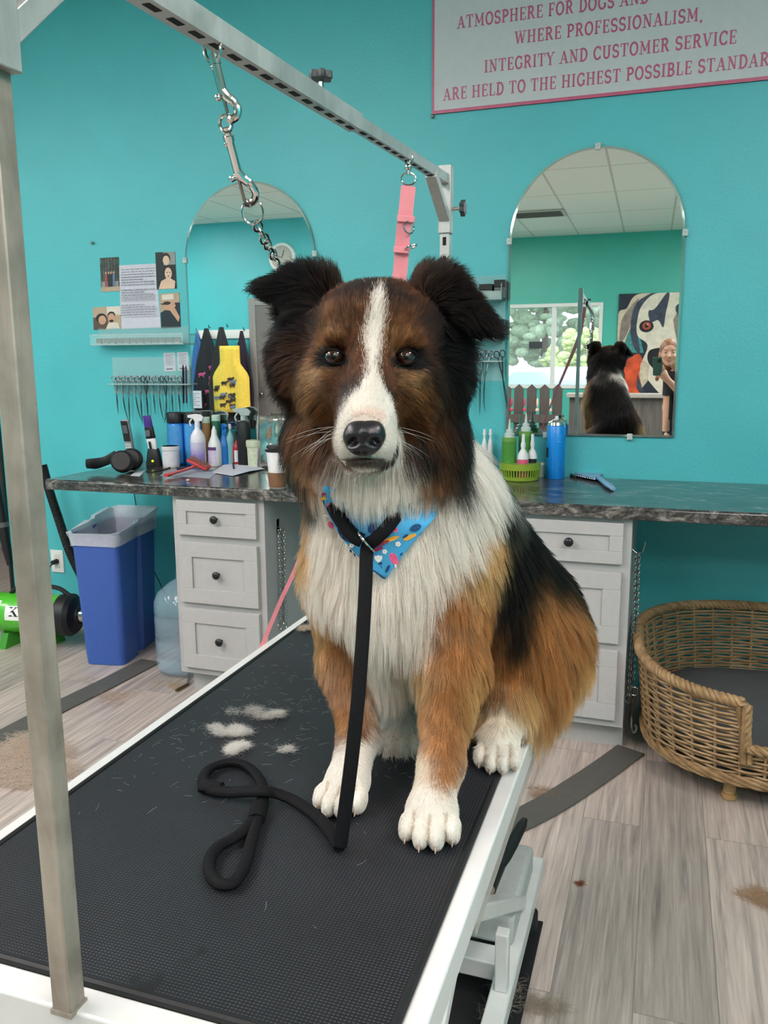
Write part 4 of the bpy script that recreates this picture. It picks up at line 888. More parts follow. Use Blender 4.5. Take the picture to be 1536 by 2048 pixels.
def bladebox(x0, x1, z, h, lb, m):
    q = thing('blade_box', lb, 'box', ((x0+x1)/2, WALL_Y-0.05, z)); MB().box(x0, x1, WALL_Y-0.08, WALL_Y-0.012, z+0.0006, z+h*0.6).build('box_body', m, parent=q, bevel=0.002)
    MB().box(x0-0.001, x1+0.001, WALL_Y-0.081, WALL_Y-0.011, z+h*0.6, z+h).build('box_lid', BLACKP, parent=q, bevel=0.002)
GB = M('smoke_grey_plastic', '#5B6061', 0.35)
bladebox(at(988, 590, Y=WALL_Y-0.08).x, at(1009, 590, Y=WALL_Y-0.08).x, zt, 0.075, 'grey blade box with black lid on the top acrylic shelf next to the mirror', GB)
bladebox(at(958, 590, Y=WALL_Y-0.08).x, at(984, 590, Y=WALL_Y-0.08).x, zt, 0.06, 'low grey blade box on the top acrylic shelf nearer the pet', GB)
bladebox(at(962, 670, Y=WALL_Y-0.08).x, at(1007, 670, Y=WALL_Y-0.08).x, zm, 0.08, 'wide grey blade box on the lower acrylic shelf', GB)
for px, k, tl, lb in ((944, 4, 0.05, 'first shears on the right rack, partly behind the pet fur'), (961, 4, 0.0, 'second shears on the right rack, dark slim blades'), (975, 1, 0.12, 'bright curved shears in the middle of the right rack'), (1000, 3, -0.16, 'dark shears last on the right rack by the mirror')):
    X = at(px, 722, Y=WALL_Y-0.03).x; s_ = copy_tree(protoS[k]); s_.location = (X, WALL_Y-0.030, zr+0.012); s_.rotation_euler = (0, tl, 0.2); s_.scale = (1.15, 1.15, 1.15); tag(s_, lb, 'shears', 'shears on the right rack')

# ------------------------------------------------------------------ rear of the room, seen in the mirrors
VS = 2*WALL_Y-SIDE_Y
c0 = vm(567, 516, VS); cr_ = (vm(593, 516, VS)-c0).length
o = thing('wall_clock', 'round white wall clock reflected in the left mirror above the pet ear', 'clock', (c0.x, SIDE_Y, c0.z))
mb = MB(); mb.lathe([(cr_, 0.0), (cr_, 0.03), (cr_*0.96, 0.04), (cr_*0.82, 0.035), (cr_*0.80, 0.02)], (c0.x, SIDE_Y, c0.z), 40, axis=(0, 1, 0)); mb.build('clock_rim', WHITE, parent=o)
mb = MB(); mb.lathe([(cr_*0.8, 0.0), (cr_*0.8, 0.022)], (c0.x, SIDE_Y, c0.z), 40, axis=(0, 1, 0)); fc = mb.build('dial', M('dial_grey', '#B9B3AA', 0.5), parent=o)
mb = MB(); mb.bar((c0.x, SIDE_Y+0.024, c0.z), (c0.x+0.03, SIDE_Y+0.024, c0.z+cr_*0.5), 0.008, 0.002, up=(0, 1, 0)).bar((c0.x, SIDE_Y+0.025, c0.z), (c0.x-cr_*0.6, SIDE_Y+0.025, c0.z+0.04), 0.006, 0.002, up=(0, 1, 0)); mb.build('hand', BLACKP, parent=fc)
dt = vm(500, 597, VS); d2_x = dt.x+0.95
mb = MB(); f_ = 0.09
mb.box(dt.x, dt.x+f_, SIDE_Y, SIDE_Y+0.03, 0, dt.z).box(d2_x, d2_x+f_, SIDE_Y, SIDE_Y+0.03, 0, dt.z).box(dt.x+f_, d2_x, SIDE_Y, SIDE_Y+0.03, dt.z-f_, dt.z)
dd2 = struct(mb.build('door_2', TRIM_GREY, bevel=0.004)); mb = MB(); mb.box(dt.x+f_, d2_x, SIDE_Y, SIDE_Y+0.018, 0.01, dt.z-f_); dl = mb.build('door_leaf', M('door_grey', '#6F6A67', 0.5), parent=dd2)
mb = MB(); mb.ell((dt.x+f_+0.07, SIDE_Y+0.06, 1.0), (0.028, 0.028, 0.028), 10).cyl((dt.x+f_+0.07, SIDE_Y+0.018, 1.0), (dt.x+f_+0.07, SIDE_Y+0.05, 1.0), 0.01, n=10); mb.build('door_knob', DCHROME, parent=dl)
hz = vm(450, 668, VS).z; hx0_, hx1_ = vm(395, 668, VS).x, vm(503, 668, VS).x
o = thing('coat_rail', 'white coat rail with hooks on the rear wall reflected in the left mirror', 'coat rail', ((hx0_+hx1_)/2, SIDE_Y, hz))
MB().box(hx0_, hx1_, SIDE_Y, SIDE_Y+0.02, hz-0.06, hz+0.05).build('board', WHITE, parent=o, bevel=0.003)
def apron(px, pytop, pybot, wpx, mat, label, pattern=None, depth=0.06, name='grooming_apron', cat='apron'):
    a = vm(px, pytop, VS); b_ = vm(px, pybot, VS); w_ = (vm(px+wpx/2, pytop, VS)-vm(px-wpx/2, pytop, VS)).length; x = a.x; zt_ = a.z; zb_ = b_.z
    MB().tube([(x, SIDE_Y+0.021, zt_+0.0), (x, SIDE_Y+0.05, zt_-0.01), (x, SIDE_Y+0.06, zt_+0.03)], 0.006, 8).build('rail_hook', DCHROME, parent=o)
    ap = thing(name, label, cat, (x, SIDE_Y+depth, zt_)); H_ = zt_-zb_; mb = MB()
    def prof_(v):
        if name == 'grooming_apron' and mat is YEL: return w_/2*(0.55 if v < 0.26 else 0.55+0.45*min(1, (v-0.26)/0.18))
        return w_/2*(0.14+0.62*min(1, v/0.30) if v < 0.30 else 0.76+0.24*min(1, (v-0.30)/0.2))
    def fn(i, j):
        u = 2*i-1; wv_ = prof_(j); return (x+u*wv_, SIDE_Y+depth+0.018*math.sin(u*6+px)*(0.4+j)+0.01*math.cos(3*u), zt_-0.015-(H_-0.015)*j)
    mb.grid(fn, 17, 16); bd_ = mb.build('cloth', mat, parent=ap, solid=0.004)
    if pattern:
        pm = MB(); rg = random.Random(px); ms = [m for m, _, _ in pattern]
        for mi, (m, cnt, sz_) in enumerate(pattern):
            for k in range(cnt):
                i = rg.uniform(0.12, 0.88); j = rg.uniform(0.3, 0.95); c = Vector(fn(i, j)); c.y += 0.012
                pm.ell(c, (sz_*1.6, 0.003, sz_*0.7), 5, mi=mi).ell(c+Vector((sz_*1.5, 0, sz_*0.5)), (sz_*0.6, 0.003, sz_*0.5), 4, mi=mi).obox(c+Vector((-sz_, 0, -sz_*0.9)), (sz_*0.4, 0.003, sz_*0.7), mi=mi).obox(c+Vector((sz_, 0, -sz_*0.9)), (sz_*0.4, 0.003, sz_*0.7), mi=mi)
        pm.build('printed_motif', ms, parent=bd_)
    return ap
DKC = M('dark_cloth', '#22242A', 0.85, bump=0.1); YEL = M('yellow_cloth', '#E3C04B', 0.75, vary=0.08); PKF = M('flower_pink', '#B5487C', 0.7); GYC = M('grey_blue_cloth', '#6A7386', 0.8); BRN = M('motif_brown', '#3A2B22', 0.7)
apron(399, 662, 800, 30, M('blue_cloth', '#3C6CA8', 0.8), 'pale and blue cloth hanging first on the coat rail in the left mirror', None, 0.05, 'hanging_cloth', 'cloth')
apron(424, 655, 880, 62, DKC, 'black apron with pink flowers on the coat rail in the left mirror', [(PKF, 16, 0.03)], 0.13)
apron(460, 653, 890, 58, M('charcoal_cloth', '#2B2C2F', 0.85), 'plain charcoal apron in the middle of the coat rail in the left mirror', None, 0.21)
apron(493, 660, 880, 42, M('purple_dark_cloth', '#2D2433', 0.85), 'dark purple apron hanging last on the coat rail in the left mirror', None, 0.12)
apron(482, 690, 822, 72, YEL, 'yellow apron printed with small brown animals in the left mirror', [(BRN, 12, 0.028), (GYC, 5, 0.03)], 0.30)
n0 = vm(409, 797, VS); o = thing('rear_notice', 'white notice sheet on the rear wall reflected low in the left mirror', 'notice', (n0.x, SIDE_Y, n0.z-0.1))
MB().box(n0.x-0.12, n0.x+0.12, SIDE_Y+0.25, SIDE_Y+0.253, n0.z-0.11, n0.z+0.11).build('sheet', PAPER, parent=o)
mb = MB()
for k in range(7): mb.box(n0.x-0.09, n0.x+0.09-0.05*(k % 2), SIDE_Y+0.2535, SIDE_Y+0.254, n0.z+0.07-0.025*k, n0.z+0.078-0.025*k)
mb.build('printed_lines', INK, parent=o)
MB().box(n0.x-0.13, n0.x+0.13, SIDE_Y+0.20, SIDE_Y+0.249, n0.z-0.12, n0.z+0.12).build('notice_box', DKC, parent=o)
# painting of a great dark-eyed dog on the rear wall
pA, pB = vm(1233, 588, VR), vm(1228, 800, VR); px0 = pA.x; ph = pA.z-pB.z; pw = 1.25
o = thing('dog_painting', 'large painted dog portrait on the rear wall reflected in the right mirror', 'painting', (px0+pw/2, REAR_Y, pB.z))
MB().box(px0, px0+pw, REAR_Y+0.001, REAR_Y+0.03, pB.z, pA.z).build('canvas', M('canvas_night', '#232A38', 0.6, vary=0.3, scale=8), parent=o)
U = ph/1.0
def pp(x, y): return (x/340.0*0.82, (600-(y-150))/600.0*ph)      # zoomed photo coordinates to metres on the canvas
CRM = M('paint_cream', '#C9B9A2', 0.6, vary=0.2, scale=12); CRL = M('paint_cream_light', '#DDD2C0', 0.6, vary=0.12, scale=14); SLT = M('paint_slate', '#3B4252', 0.6, vary=0.35, scale=14); TAU = M('paint_taupe', '#8A7B72', 0.6, vary=0.3, scale=10); ORG = M('paint_orange', '#D2502B', 0.6, vary=0.35, scale=8); EYR = M('paint_eye', '#A8472F', 0.5); BLK = M('paint_black', '#14161B', 0.5); TLP = M('paint_teal', '#3E8C8A', 0.6, vary=0.3)
def q(*pts): return [pp(x-1030, y) for x, y in pts]
lays = [(TLP, q((1030, 330), (1140, 330), (1180, 480), (1100, 480), (1030, 470))),
        (ORG, q((1060, 560), (1120, 500), (1160, 490), (1180, 560), (1170, 700), (1210, 740), (1060, 745))),
        (CRM, q((1030, 260), (1075, 230), (1120, 160), (1230, 145), (1150, 200), (1110, 320), (1085, 380), (1060, 460), (1030, 440))),
        (TAU, q((1050, 300), (1090, 230), (1140, 180), (1110, 280), (1080, 380), (1045, 420))),
        (SLT, q((1100, 330), (1130, 200), (1240, 142), (1150, 240), (1135, 330), (1160, 480), (1120, 440))),
        (CRL, q((1140, 270), (1170, 200), (1240, 150), (1420, 135), (1560, 150), (1600, 420), (1500, 700), (1330, 742), (1200, 620), (1165, 560), (1200, 440), (1140, 380))),
        (SLT, q((1195, 250), (1230, 235), (1290, 150), (1305, 165), (1290, 260), (1280, 340), (1250, 300), (1210, 310))),
        (SLT, q((1340, 230), (1390, 205), (1430, 240), (1430, 400), (1395, 420), (1370, 320))),
        (TAU, q((1330, 300), (1350, 260), (1385, 400), (1360, 430))),
        (BLK, [pp(x-1030, y) for x, y in ellp(1188, 333, 40, 34)]), (EYR, [pp(x-1030, y) for x, y in ellp(1190, 330, 24, 22)]), (BLK, [pp(x-1030, y) for x, y in ellp(1188, 332, 10, 10)]), (CRL, [pp(x-1030, y) for x, y in ellp(1195, 322, 4, 4)]),
        (BLK, q((1205, 480), (1250, 455), (1400, 450), (1430, 540), (1300, 600), (1215, 545))),
        (CRM, q((1175, 520), (1215, 545), (1210, 640), (1180, 680), (1160, 600))),
        (SLT, q((1150, 600), (1180, 680), (1230, 745), (1190, 735), (1150, 680)))]
ms = []; mb = MB()
for k, (m, poly) in enumerate(lays):
    if m not in ms: ms.append(m)
    # mirrored once by the mirror, so u runs the same way as in the reflection (x is not flipped by a wall mirror facing +Y)
    poly = [(v.x, v.y) for v in catmull([Vector((a, b, 0)) for a, b in poly], 5, True)] if 5 < len(poly) < 14 and m is not TLP else poly
    pts = [(min(pw, max(0, a)), min(ph, max(0, b))) for a, b in poly]
    ar = sum(pts[i][0]*pts[(i+1) % len(pts)][1]-pts[(i+1) % len(pts)][0]*pts[i][1] for i in range(len(pts)))
    if ar > 0: pts = pts[::-1]
    mb.add([(px0+a, REAR_Y+0.0302+0.0004*k, pB.z+b) for a, b in pts], [tuple(range(len(pts)))], ms.index(m))
mb.build('painted_portrait', ms, parent=o, smooth=0)
# ------------------------------------------------------------------ things on the worktop
def on(px, py): return at(px, py, z=CT)
def bottle_profile(kind, r, h):
    if kind == 'can': return [(r*0.92, 0), (r, 0.004), (r, h*0.965), (r*0.94, h*0.985), (r*0.7, h)]
    if kind == 'round': return [(r*0.9, 0), (r, 0.006), (r, h*0.66), (r*0.93, h*0.76), (r*0.55, h*0.88), (r*0.36, h*0.92), (r*0.36, h)]
    if kind == 'slope': return [(r*0.9, 0), (r, 0.006), (r, h*0.60), (r*0.9, h*0.72), (r*0.45, h*0.94), (r*0.42, h)]
    return [(r*0.95, 0), (r, 0.004), (r, h)]
def W3(c, r, a): return Vector((c.x+r*math.sin(a), c.y-r*math.cos(a), 0))
def band(c, r, z0, z1, a0=-1.3, a1=1.3, n=24):
    """label wrapped on a bottle: angles about the side that faces the room"""
    mb = MB(); vs = []
    for i in range(n+1):
        a = a0+(a1-a0)*i/n; p = W3(c, r, a); vs += [(p.x, p.y, c.z+z0), (p.x, p.y, c.z+z1)]
    mb.add(vs, [(2*i, 2*i+2, 2*i+3, 2*i+1) for i in range(n)]); return mb
def wrap_text(mb, c, r, z, txt, size, a_c=0.0):
    vs, fs = plain_text(txt, size)
    mb.add([tuple(W3(c, r+abs(v[2]), a_c+v[0]/r)+Vector((0, 0, c.z+z+v[1]))) for v in vs], fs)
def bottle(name, cat, label, px, py, wpx, ytop, kind, mat, dy=0.0):
    p = on(px, py); s_ = mpp(p); r = wpx*s_/2; ymax = WALL_Y-0.022-r-(0.010 if px > 1000 else 0)+dy
    if p.y > ymax: p = at(px, py, Y=ymax); s_ = mpp(p); r = wpx*s_/2
    p = Vector((p.x, p.y, CT+0.0004)); h = at(px, ytop, Y=p.y-r*0.5).z-CT
    o = thing(name, label, cat, p); mb = MB(); mb.lathe(bottle_profile(kind, r, h), p, 28); b = mb.build('bottle_body' if kind != 'can' else 'can_body', mat, parent=o, smooth=50)
    return o, p, r, h, b
PURP = M('label_purple', '#6B4FA8', 0.4); LAV = M('label_lavender', '#B9A8DA', 0.4); WPL = M('white_plastic', '#E4E3E4', 0.35, vary=0.02); TXT = M('print_dark', '#3A3645', 0.5); TXW = M('print_white', '#E8EAEA', 0.5)
BLUE = M('can_blue', '#1F7BD0', 0.3, coat=0.3); BLUE2 = M('bottle_blue', '#1F6FB5', 0.35); GRN = M('bottle_green', '#4E8F3A', 0.35); CLRB = M('clear_bottle', '#CFE2DC', 0.1, alpha=0.55, spec=0.8); AQUA = M('aqua_plastic', '#8FC9CC', 0.2, alpha=0.75); REDP = M('bottle_red', '#A3242B', 0.35); PNK = M('label_pink', '#D65B7B', 0.4)
def trigger(o, c, z, sc, mat, d=(-1, -0.25, 0)):
    d = Vector(d).normalized(); s_ = d.cross(Vector((0, 0, 1)))
    mb = MB(); mb.cyl(c+Vector((0, 0, z)), c+Vector((0, 0, z+0.022*sc)), 0.014*sc, 0.013*sc, n=16)
    b = c+Vector((0, 0, z+0.022*sc))
    mb.prism([(-0.026, 0.0), (0.012, 0.0), (0.020, 0.014), (0.046, 0.018), (0.046, 0.030), (0.010, 0.036), (-0.020, 0.032), (-0.034, 0.018)], b-s_*0.009*sc, d*sc, Vector((0, 0, 1))*sc, 0.018*sc)
    mb.build('spray_head', mat, parent=o, bevel=0.002*sc)
    mb = MB(); t_ = b+d*0.026*sc+Vector((0, 0, 0.012*sc)); mb.tube(catmull([t_, t_+(d*0.012+Vector((0, 0, -0.018)))*sc, t_+(d*0.006+Vector((0, 0, -0.036)))*sc], 4), 0.004*sc, 8); mb.build('trigger', mat, parent=o)

# headphones
p = on(226, 946)
hp = thing('ear_defenders', 'black over-ear headphones lying at the left end of the worktop', 'headphones', p)
s_ = mpp(p)
c1 = p+Vector((0.055, 0.0, 0.0535)); c2 = p+Vector((0.04, 0.09, 0.0535))
for c in (c1, c2):
    mb = MB(); mb.lathe([(0.02, -0.03), (0.042, -0.026), (0.05, -0.008), (0.05, 0.004), (0.046, 0.010), (0.048, 0.022), (0.04, 0.028), (0.02, 0.028)], c, 28, axis=(0.35, -0.9, 0.25)); mb.build('ear_cup', M('headphone_black', '#0E0F12', 0.5), parent=hp)
mb = MB(); e_ = at(176, 935, z=CT+0.03)
mb.tube(catmull([c1+Vector((-0.03, -0.0, 0.03)), c1+Vector((-0.09, -0.01, 0.0)), e_+Vector((0.0, 0, 0.018)), e_+Vector((-0.012, 0.03, 0.012)), e_+Vector((0.01, 0.06, 0.01)), c2+Vector((-0.08, 0.01, 0.01)), c2+Vector((-0.02, 0, 0.02))], 7), 0.006, 10, flat=3.6, up=(0, 0, 1)); mb.build('headband', M('headphone_black'), parent=hp)

# cordless phone in its cradle
p = at(261, 925, Y=WALL_Y-0.085); p = Vector((p.x, p.y, CT+0.0005))
ph_ = thing('cordless_phone', 'black and silver cordless phone standing upright behind the headphones', 'phone', p)
MB().obox(p+Vector((0, 0, 0.02)), (0.07, 0.07, 0.038)).build('cradle', BLACKP, parent=ph_, bevel=0.008)
R_ = Euler((0.18, 0, -0.1)).to_matrix(); hcen = p+Vector((0, -0.005, 0.125))
MB().obox(hcen, (0.046, 0.022, 0.185), R_).build('handset', M('phone_silver', '#9FA1A4', 0.35, metal=0.3), parent=ph_, bevel=0.008, seg=3)
MB().obox(hcen+R_ @ Vector((0, -0.0115, 0.035)), (0.042, 0.002, 0.105), R_).build('front_panel', M('phone_black', '#1A1C20', 0.25), parent=ph_, bevel=0.001)
MB().obox(hcen+R_ @ Vector((0, -0.0130, 0.045)), (0.03, 0.0012, 0.04), R_).build('screen', M('lcd_grey', '#565C63', 0.2), parent=ph_)
for r in range(4):
    for c in range(3): MB().obox(hcen+R_ @ Vector((-0.013+0.013*c, -0.0117, -0.033-0.014*r)), (0.009, 0.003, 0.008), R_).build('key', M('key_white', '#D6D6D8', 0.4), parent=ph_)

# clipper on its charging stand
p = on(309, 932)
cl = thing('clipper_on_stand', 'purple and white cordless clipper standing in a black charging stand', 'clipper', p)
MB().lathe([(0.041, 0), (0.043, 0.005), (0.034, 0.065), (0.028, 0.085), (0.02, 0.088)], p, 20, sy=0.75).build('charging_stand', M('stand_black', '#222225', 0.4), parent=cl)
R_ = Euler((0.08, -0.1, 0)).to_matrix(); b0 = p+Vector((0.004, -0.006, 0.06))
def cp(z, r0, r1, h, nm, m, fl=0.72): 
    MB().lathe([(r0*0.97, 0), (r0, 0.002), (r1, h-0.002), (r1*0.95, h)], b0+R_ @ Vector((0, 0, z)), 20, sy=fl, rot=R_ @ Matrix.Diagonal(Vector((1, fl, 1)))).build(nm, m, parent=cl)
cp(0.0, 0.022, 0.026, 0.075, 'lower_grip', WPL); cp(0.075, 0.026, 0.024, 0.055, 'middle_grip', BLACKP); cp(0.13, 0.023, 0.021, 0.055, 'head_cover', M('clipper_purple', '#4B2F86', 0.35))
MB().obox(b0+R_ @ Vector((0.002, -0.020, 0.045)), (0.012, 0.004, 0.036), R_).build('switch', BLACKP, parent=cl, bevel=0.002)
MB().obox(b0+R_ @ Vector((0.0, -0.0188, 0.102)), (0.026, 0.003, 0.03), R_).build('emblem_plate', M('emblem_grey', '#74767C', 0.3, metal=0.5), parent=cl, bevel=0.006)
MB().ell(p+Vector((0.012, -0.031, 0.028)), (0.006, 0.003, 0.005), 8).build('charge_light', M('led_green', '#C9F21E', 0.4, emit='#B8F000', es=3.0), parent=cl)
mb = MB(); put_text(mb, '- - -', 0.012, p+Vector((0.008, -0.0325, 0.015)), (1, 0, 0), (0, 0.15, 0.98), 0.0002); mb.build('stand_print', M('print_gold', '#B8934E', 0.5), parent=cl, smooth=0)

# white tub
o, p, r, h, b = bottle('supplement_tub', 'tub', 'short white tub with a printed label between the clipper and the blue cans', 343, 934, 33, 893, 'plain', WPL)
MB().lathe([(r*1.06, h*0.80), (r*1.08, h*0.82), (r*1.08, h*0.985), (r*1.0, h)], p, 28).build('tub_lid', WPL, parent=o)
bl_ = band(p, r+0.0006, h*0.1, h*0.74).build('tub_label', M('label_white', '#DADBE2', 0.5), parent=o)
mb = MB(); wrap_text(mb, p, r+0.0012, h*0.60, '- - -', 0.011); 
for k in range(4): wrap_text(mb, p, r+0.0012, h*(0.48-0.1*k), '- - - - - -', 0.008)
mb.build('label_print', TXT, parent=bl_, smooth=0)
# two blue spray cans with black caps
for px, py, lb in ((356, 928, 'tall blue spray can with a black cap standing left behind the white tub'), (389, 922, 'blue spray can with a black cap half hidden behind the purple spray bottle')):
    o, p, r, h, b = bottle('spray_can', 'spray can', lb, px, py, 36, 846, 'can', BLUE)
    tag(o, group='blue cans with black caps'); MB().lathe([(r*0.99, h), (r*1.0, h+0.003), (r*0.98, h+0.045), (r*0.9, h+0.05)], p, 28).build('can_cap', BLACKP, parent=o)
    bl_ = band(p, r+0.0006, h*0.05, h*0.95, -0.5, 1.2).build('can_label', M('label_skyblue', '#4F9AD6', 0.35), parent=o); mb = MB()
    for k in range(5): wrap_text(mb, p, r+0.0011, h*(0.6-0.09*k), '- - - -', 0.009, 0.35)
    mb.build('label_print', TXW, parent=bl_, smooth=0)
# purple and white trigger bottle
o, p, r, h, b = bottle('spray_bottle', 'spray bottle', 'white trigger spray bottle with a lavender to purple label', 398, 926, 30, 852, 'round', M('translucent_white', '#E1DFE6', 0.3, sss=0.1), dy=-0.075)
trigger(o, p, h, 0.95, WPL)
n_ = N('label_purple_fade'); v_ = n_.new('ShaderNodeTexCoord'); sx_ = n_.new('ShaderNodeSeparateXYZ'); n_.link(v_.outputs['Object'], sx_.inputs[0]); mu_ = n_.new('ShaderNodeMath', operation='MULTIPLY'); n_.link(sx_.outputs[2], mu_.inputs[0]); mu_.inputs[1].default_value = 1/(h*0.62)
n_.set(Base_Color=n_.ramp(mu_.outputs[0], [(0.05, lin('#7E63BE')), (0.45, lin('#9A85CC')), (0.8, lin('#C7C0D8'))]), Roughness=0.35)
bl_ = band(p, r+0.0006, h*0.02, h*0.60, -1.5, 1.5).build('bottle_label', n_.m, parent=o); mb = MB(); wrap_text(mb, p, r+0.0012, h*0.50, '- - -', 0.0095); wrap_text(mb, p, r+0.0012, h*0.40, '- - - - -', 0.009); wrap_text(mb, p, r+0.0012, h*0.32, '- - - -', 0.008); mb.build('label_print', TXT, parent=bl_, smooth=0)
# white bottle with lavender label and nozzle
o, p, r, h, b = bottle('dropper_bottle', 'bottle', 'slim white nozzle bottle with a lavender label in front of the blue bottles', 431, 932, 27, 868, 'slope', WPL)
MB().lathe([(r*0.42, h), (r*0.40, h+0.012), (0.006, h+0.030), (0.004, h+0.036)], p, 18).build('nozzle', WPL, parent=o)
bl_ = band(p, r+0.0006, h*0.08, h*0.58, -1.0, 0.7).build('bottle_label', M('label_pale_lavender', '#CFC4DE', 0.45), parent=o); band(p, r+0.001, h*0.50, h*0.60, -1.0, 0.7).build('label_band', M('label_plum', '#5C3D70', 0.4), parent=bl_); mb = MB()
for k in range(5): wrap_text(mb, p, r+0.0013, h*(0.42-0.07*k), '- - -', 0.007, -0.15)
mb.build('label_print', TXT, parent=bl_, smooth=0)
# capped pump bottles behind
for px, py, w_, yt, m, cm, lb in ((411, 916, 18, 846, M('tan_bottle', '#B98A5A', 0.4), CLRB, 'tan bottle with a pale green cap behind the purple spray bottle'), (431, 915, 18, 842, M('green_bottle_dark', '#2F6A4C', 0.4), CLRB, 'dark green bottle with a pale round cap behind the nozzle bottle')):
    o, p, r, h, b = bottle('capped_bottle', 'bottle', lb, px+4, py, w_, yt, 'plain', m)
    MB().lathe([(r*0.98, h*0.97), (r*1.0, h), (r*0.95, h+0.024), (r*0.8, h+0.028)], p, 20).build('cap', M('cap_pale_green', '#B9CFC3', 0.35), parent=o)
# blue trigger bottle
o, p, r, h, b = bottle('spray_bottle', 'spray bottle', 'blue trigger spray bottle to the right of the slim nozzle bottle', 450, 924, 24, 868, 'slope', BLUE2); trigger(o, p, h, 0.85, BLUE, (0.6, -0.6, 0))
o, p, r, h, b = bottle('spray_bottle', 'bottle', 'pale aqua bottle with a white mister top among the bottles', 462, 920, 17, 858, 'round', AQUA); MB().cyl(p+Vector((0, 0, h)), p+Vector((0, 0, h+0.022)), 0.009, 0.007, n=14).build('mister', WPL, parent=o)
# red bottle with black pump
o, p, r, h, b = bottle('pump_bottle', 'bottle', 'small red bottle with a black pump beside the black sprayer', 475, 925, 17, 880, 'round', REDP); mb = MB(); mb.cyl(p+Vector((0, 0, h)), p+Vector((0, 0, h+0.02)), 0.010, 0.007, n=14).tube([p+Vector((0, 0, h+0.02)), p+Vector((0, 0, h+0.038)), p+Vector((0.014, -0.008, h+0.042))], 0.005, 8); mb.build('pump', BLACKP, parent=o)
bl_ = band(p, r+0.0006, h*0.15, h*0.6, -0.2, 1.0).build('bottle_label', M('label_white'), parent=o)
# black bottle with grey trigger
o, p, r, h, b = bottle('spray_bottle', 'spray bottle', 'tall black trigger bottle with a pale grey spray head under the left mirror', 490, 926, 27, 842, 'can', BLACKP); trigger(o, p, h, 1.05, M('grey_spray_head', '#A9B9B4', 0.4), (-1, -0.3, 0))
# pale textured container
p = on(512, 934); s_ = mpp(p)
o = thing('wipes_canister', 'pale green textured canister with lid left of the paper cup', 'canister', p); r = 17*s_; h = 54*s_
PALEG = M('pale_green_marbled', '#C7CDB4', 0.5, vary=0.12, scale=60)
MB().lathe([(r*0.86, 0), (r*0.9, 0.004), (r*0.98, h*0.76)], p, 24).build('canister_body', PALEG, parent=o); MB().lathe([(r*1.05, h*0.75), (r*1.08, h*0.77), (r*1.08, h*0.97), (r*1.0, h)], p, 24).build('canister_lid', PALEG, parent=o)
# paper cup with black lid and kraft sleeve
p = on(556, 975); p = Vector((p.x, p.y, CT)); s_ = mpp(p)
o = thing('coffee_cup', 'white paper coffee cup with black lid and brown sleeve beside the pet', 'cup', p)
h = 0.150; MB().lathe([(0.030, 0), (0.031, 0.002), (0.043, h)], p, 28).build('cup_body', WPL, parent=o); MB().lathe([(0.0318, 0.004), (0.0335, 0.004), (0.0385, 0.062), (0.0368, 0.062)], p, 28).build('sleeve', M('kraft_sleeve', '#7D5A40', 0.8), parent=o)
MB().lathe([(0.045, h-0.006), (0.047, h-0.003), (0.047, h+0.004), (0.041, h+0.008), (0.039, h+0.018), (0.03, h+0.02)], p, 28).build('cup_lid', BLACKP, parent=o)
# foil pouch leaning on the wall behind
p = at(541, 930, Y=WALL_Y-0.11); p = Vector((p.x, p.y, CT+0.0005))
o = thing('foil_pouch', 'shiny clear and silver foil pouch standing behind the coffee cup', 'pouch', p); rr = random.Random(9)
def fp(i, j):
    u = 2*i-1; return (p.x+u*0.085*(1-0.10*j)+0.0, p.y+0.02-0.03*(1-u*u)*(1-j)+rr.uniform(-0.004, 0.004), CT+0.001+0.245*j+rr.uniform(-0.002, 0.002))
mb = MB(); mb.grid(fp, 11, 12); mb.build('front_film', M('foil', '#B9B2AE', 0.12, metal=0.85, vary=0.3, scale=20), parent=o, solid=0.004)
mb = MB(); mb.tube([Vector(fp(0.08, j/8))+Vector((0, -0.006, 0)) for j in range(9)], 0.005, 8, flat=0.4); mb.build('pouch_seam', WPL, parent=o)
# loose papers, card, brushes
def flat_sheet(name, pts, mat, label, cat, z=0.0012, curl=0.0):
    q_ = [on(*t) for t in pts]; c = sum(q_, Vector())/len(q_); mb = MB(); n = len(q_)
    top = [Vector((a.x, a.y, CT+z+curl*(i % 2))) for i, a in enumerate(q_)]; bot = [v-Vector((0, 0, 0.0008)) for v in top]
    ar = sum(top[i].x*top[(i+1) % n].y-top[(i+1) % n].x*top[i].y for i in range(n))
    if ar < 0: top.reverse(); bot.reverse()
    mb.add(top+bot, [tuple(range(n)), tuple(range(2*n-1, n-1, -1))]+[(i, i+n, (i+1) % n+n, (i+1) % n) for i in range(n)]); o = mb.build(name, mat, loc=(c.x, c.y, CT), smooth=0); return tag(o, label, cat)
flat_sheet('paper_sheet', [(320, 951), (352, 938), (440, 941), (420, 957)], M('grey_paper', '#9BA0AC', 0.6), 'grey paper sheet lying under the red slicker brush', 'paper', 0.0012)
flat_sheet('paper_sheet', [(424, 946), (466, 921), (530, 939), (500, 946), (465, 953)], PAPER, 'creased white paper sheet in front of the pale canister', 'paper', 0.003, 0.006)
flat_sheet('paper_card', [(261, 951), (276, 941), (291, 941), (279, 953)], PAPER, 'small white card lying in front of the headphones', 'card', 0.0012)
p0, p1 = on(332, 957), on(392, 944)
o = thing('slicker_brush', 'red handled slicker brush lying bristles up on the worktop', 'brush', p0); dv = (p1-p0); z_ = Vector((0, 0, 1))
RED = M('brush_red', '#C23B3C', 0.35)
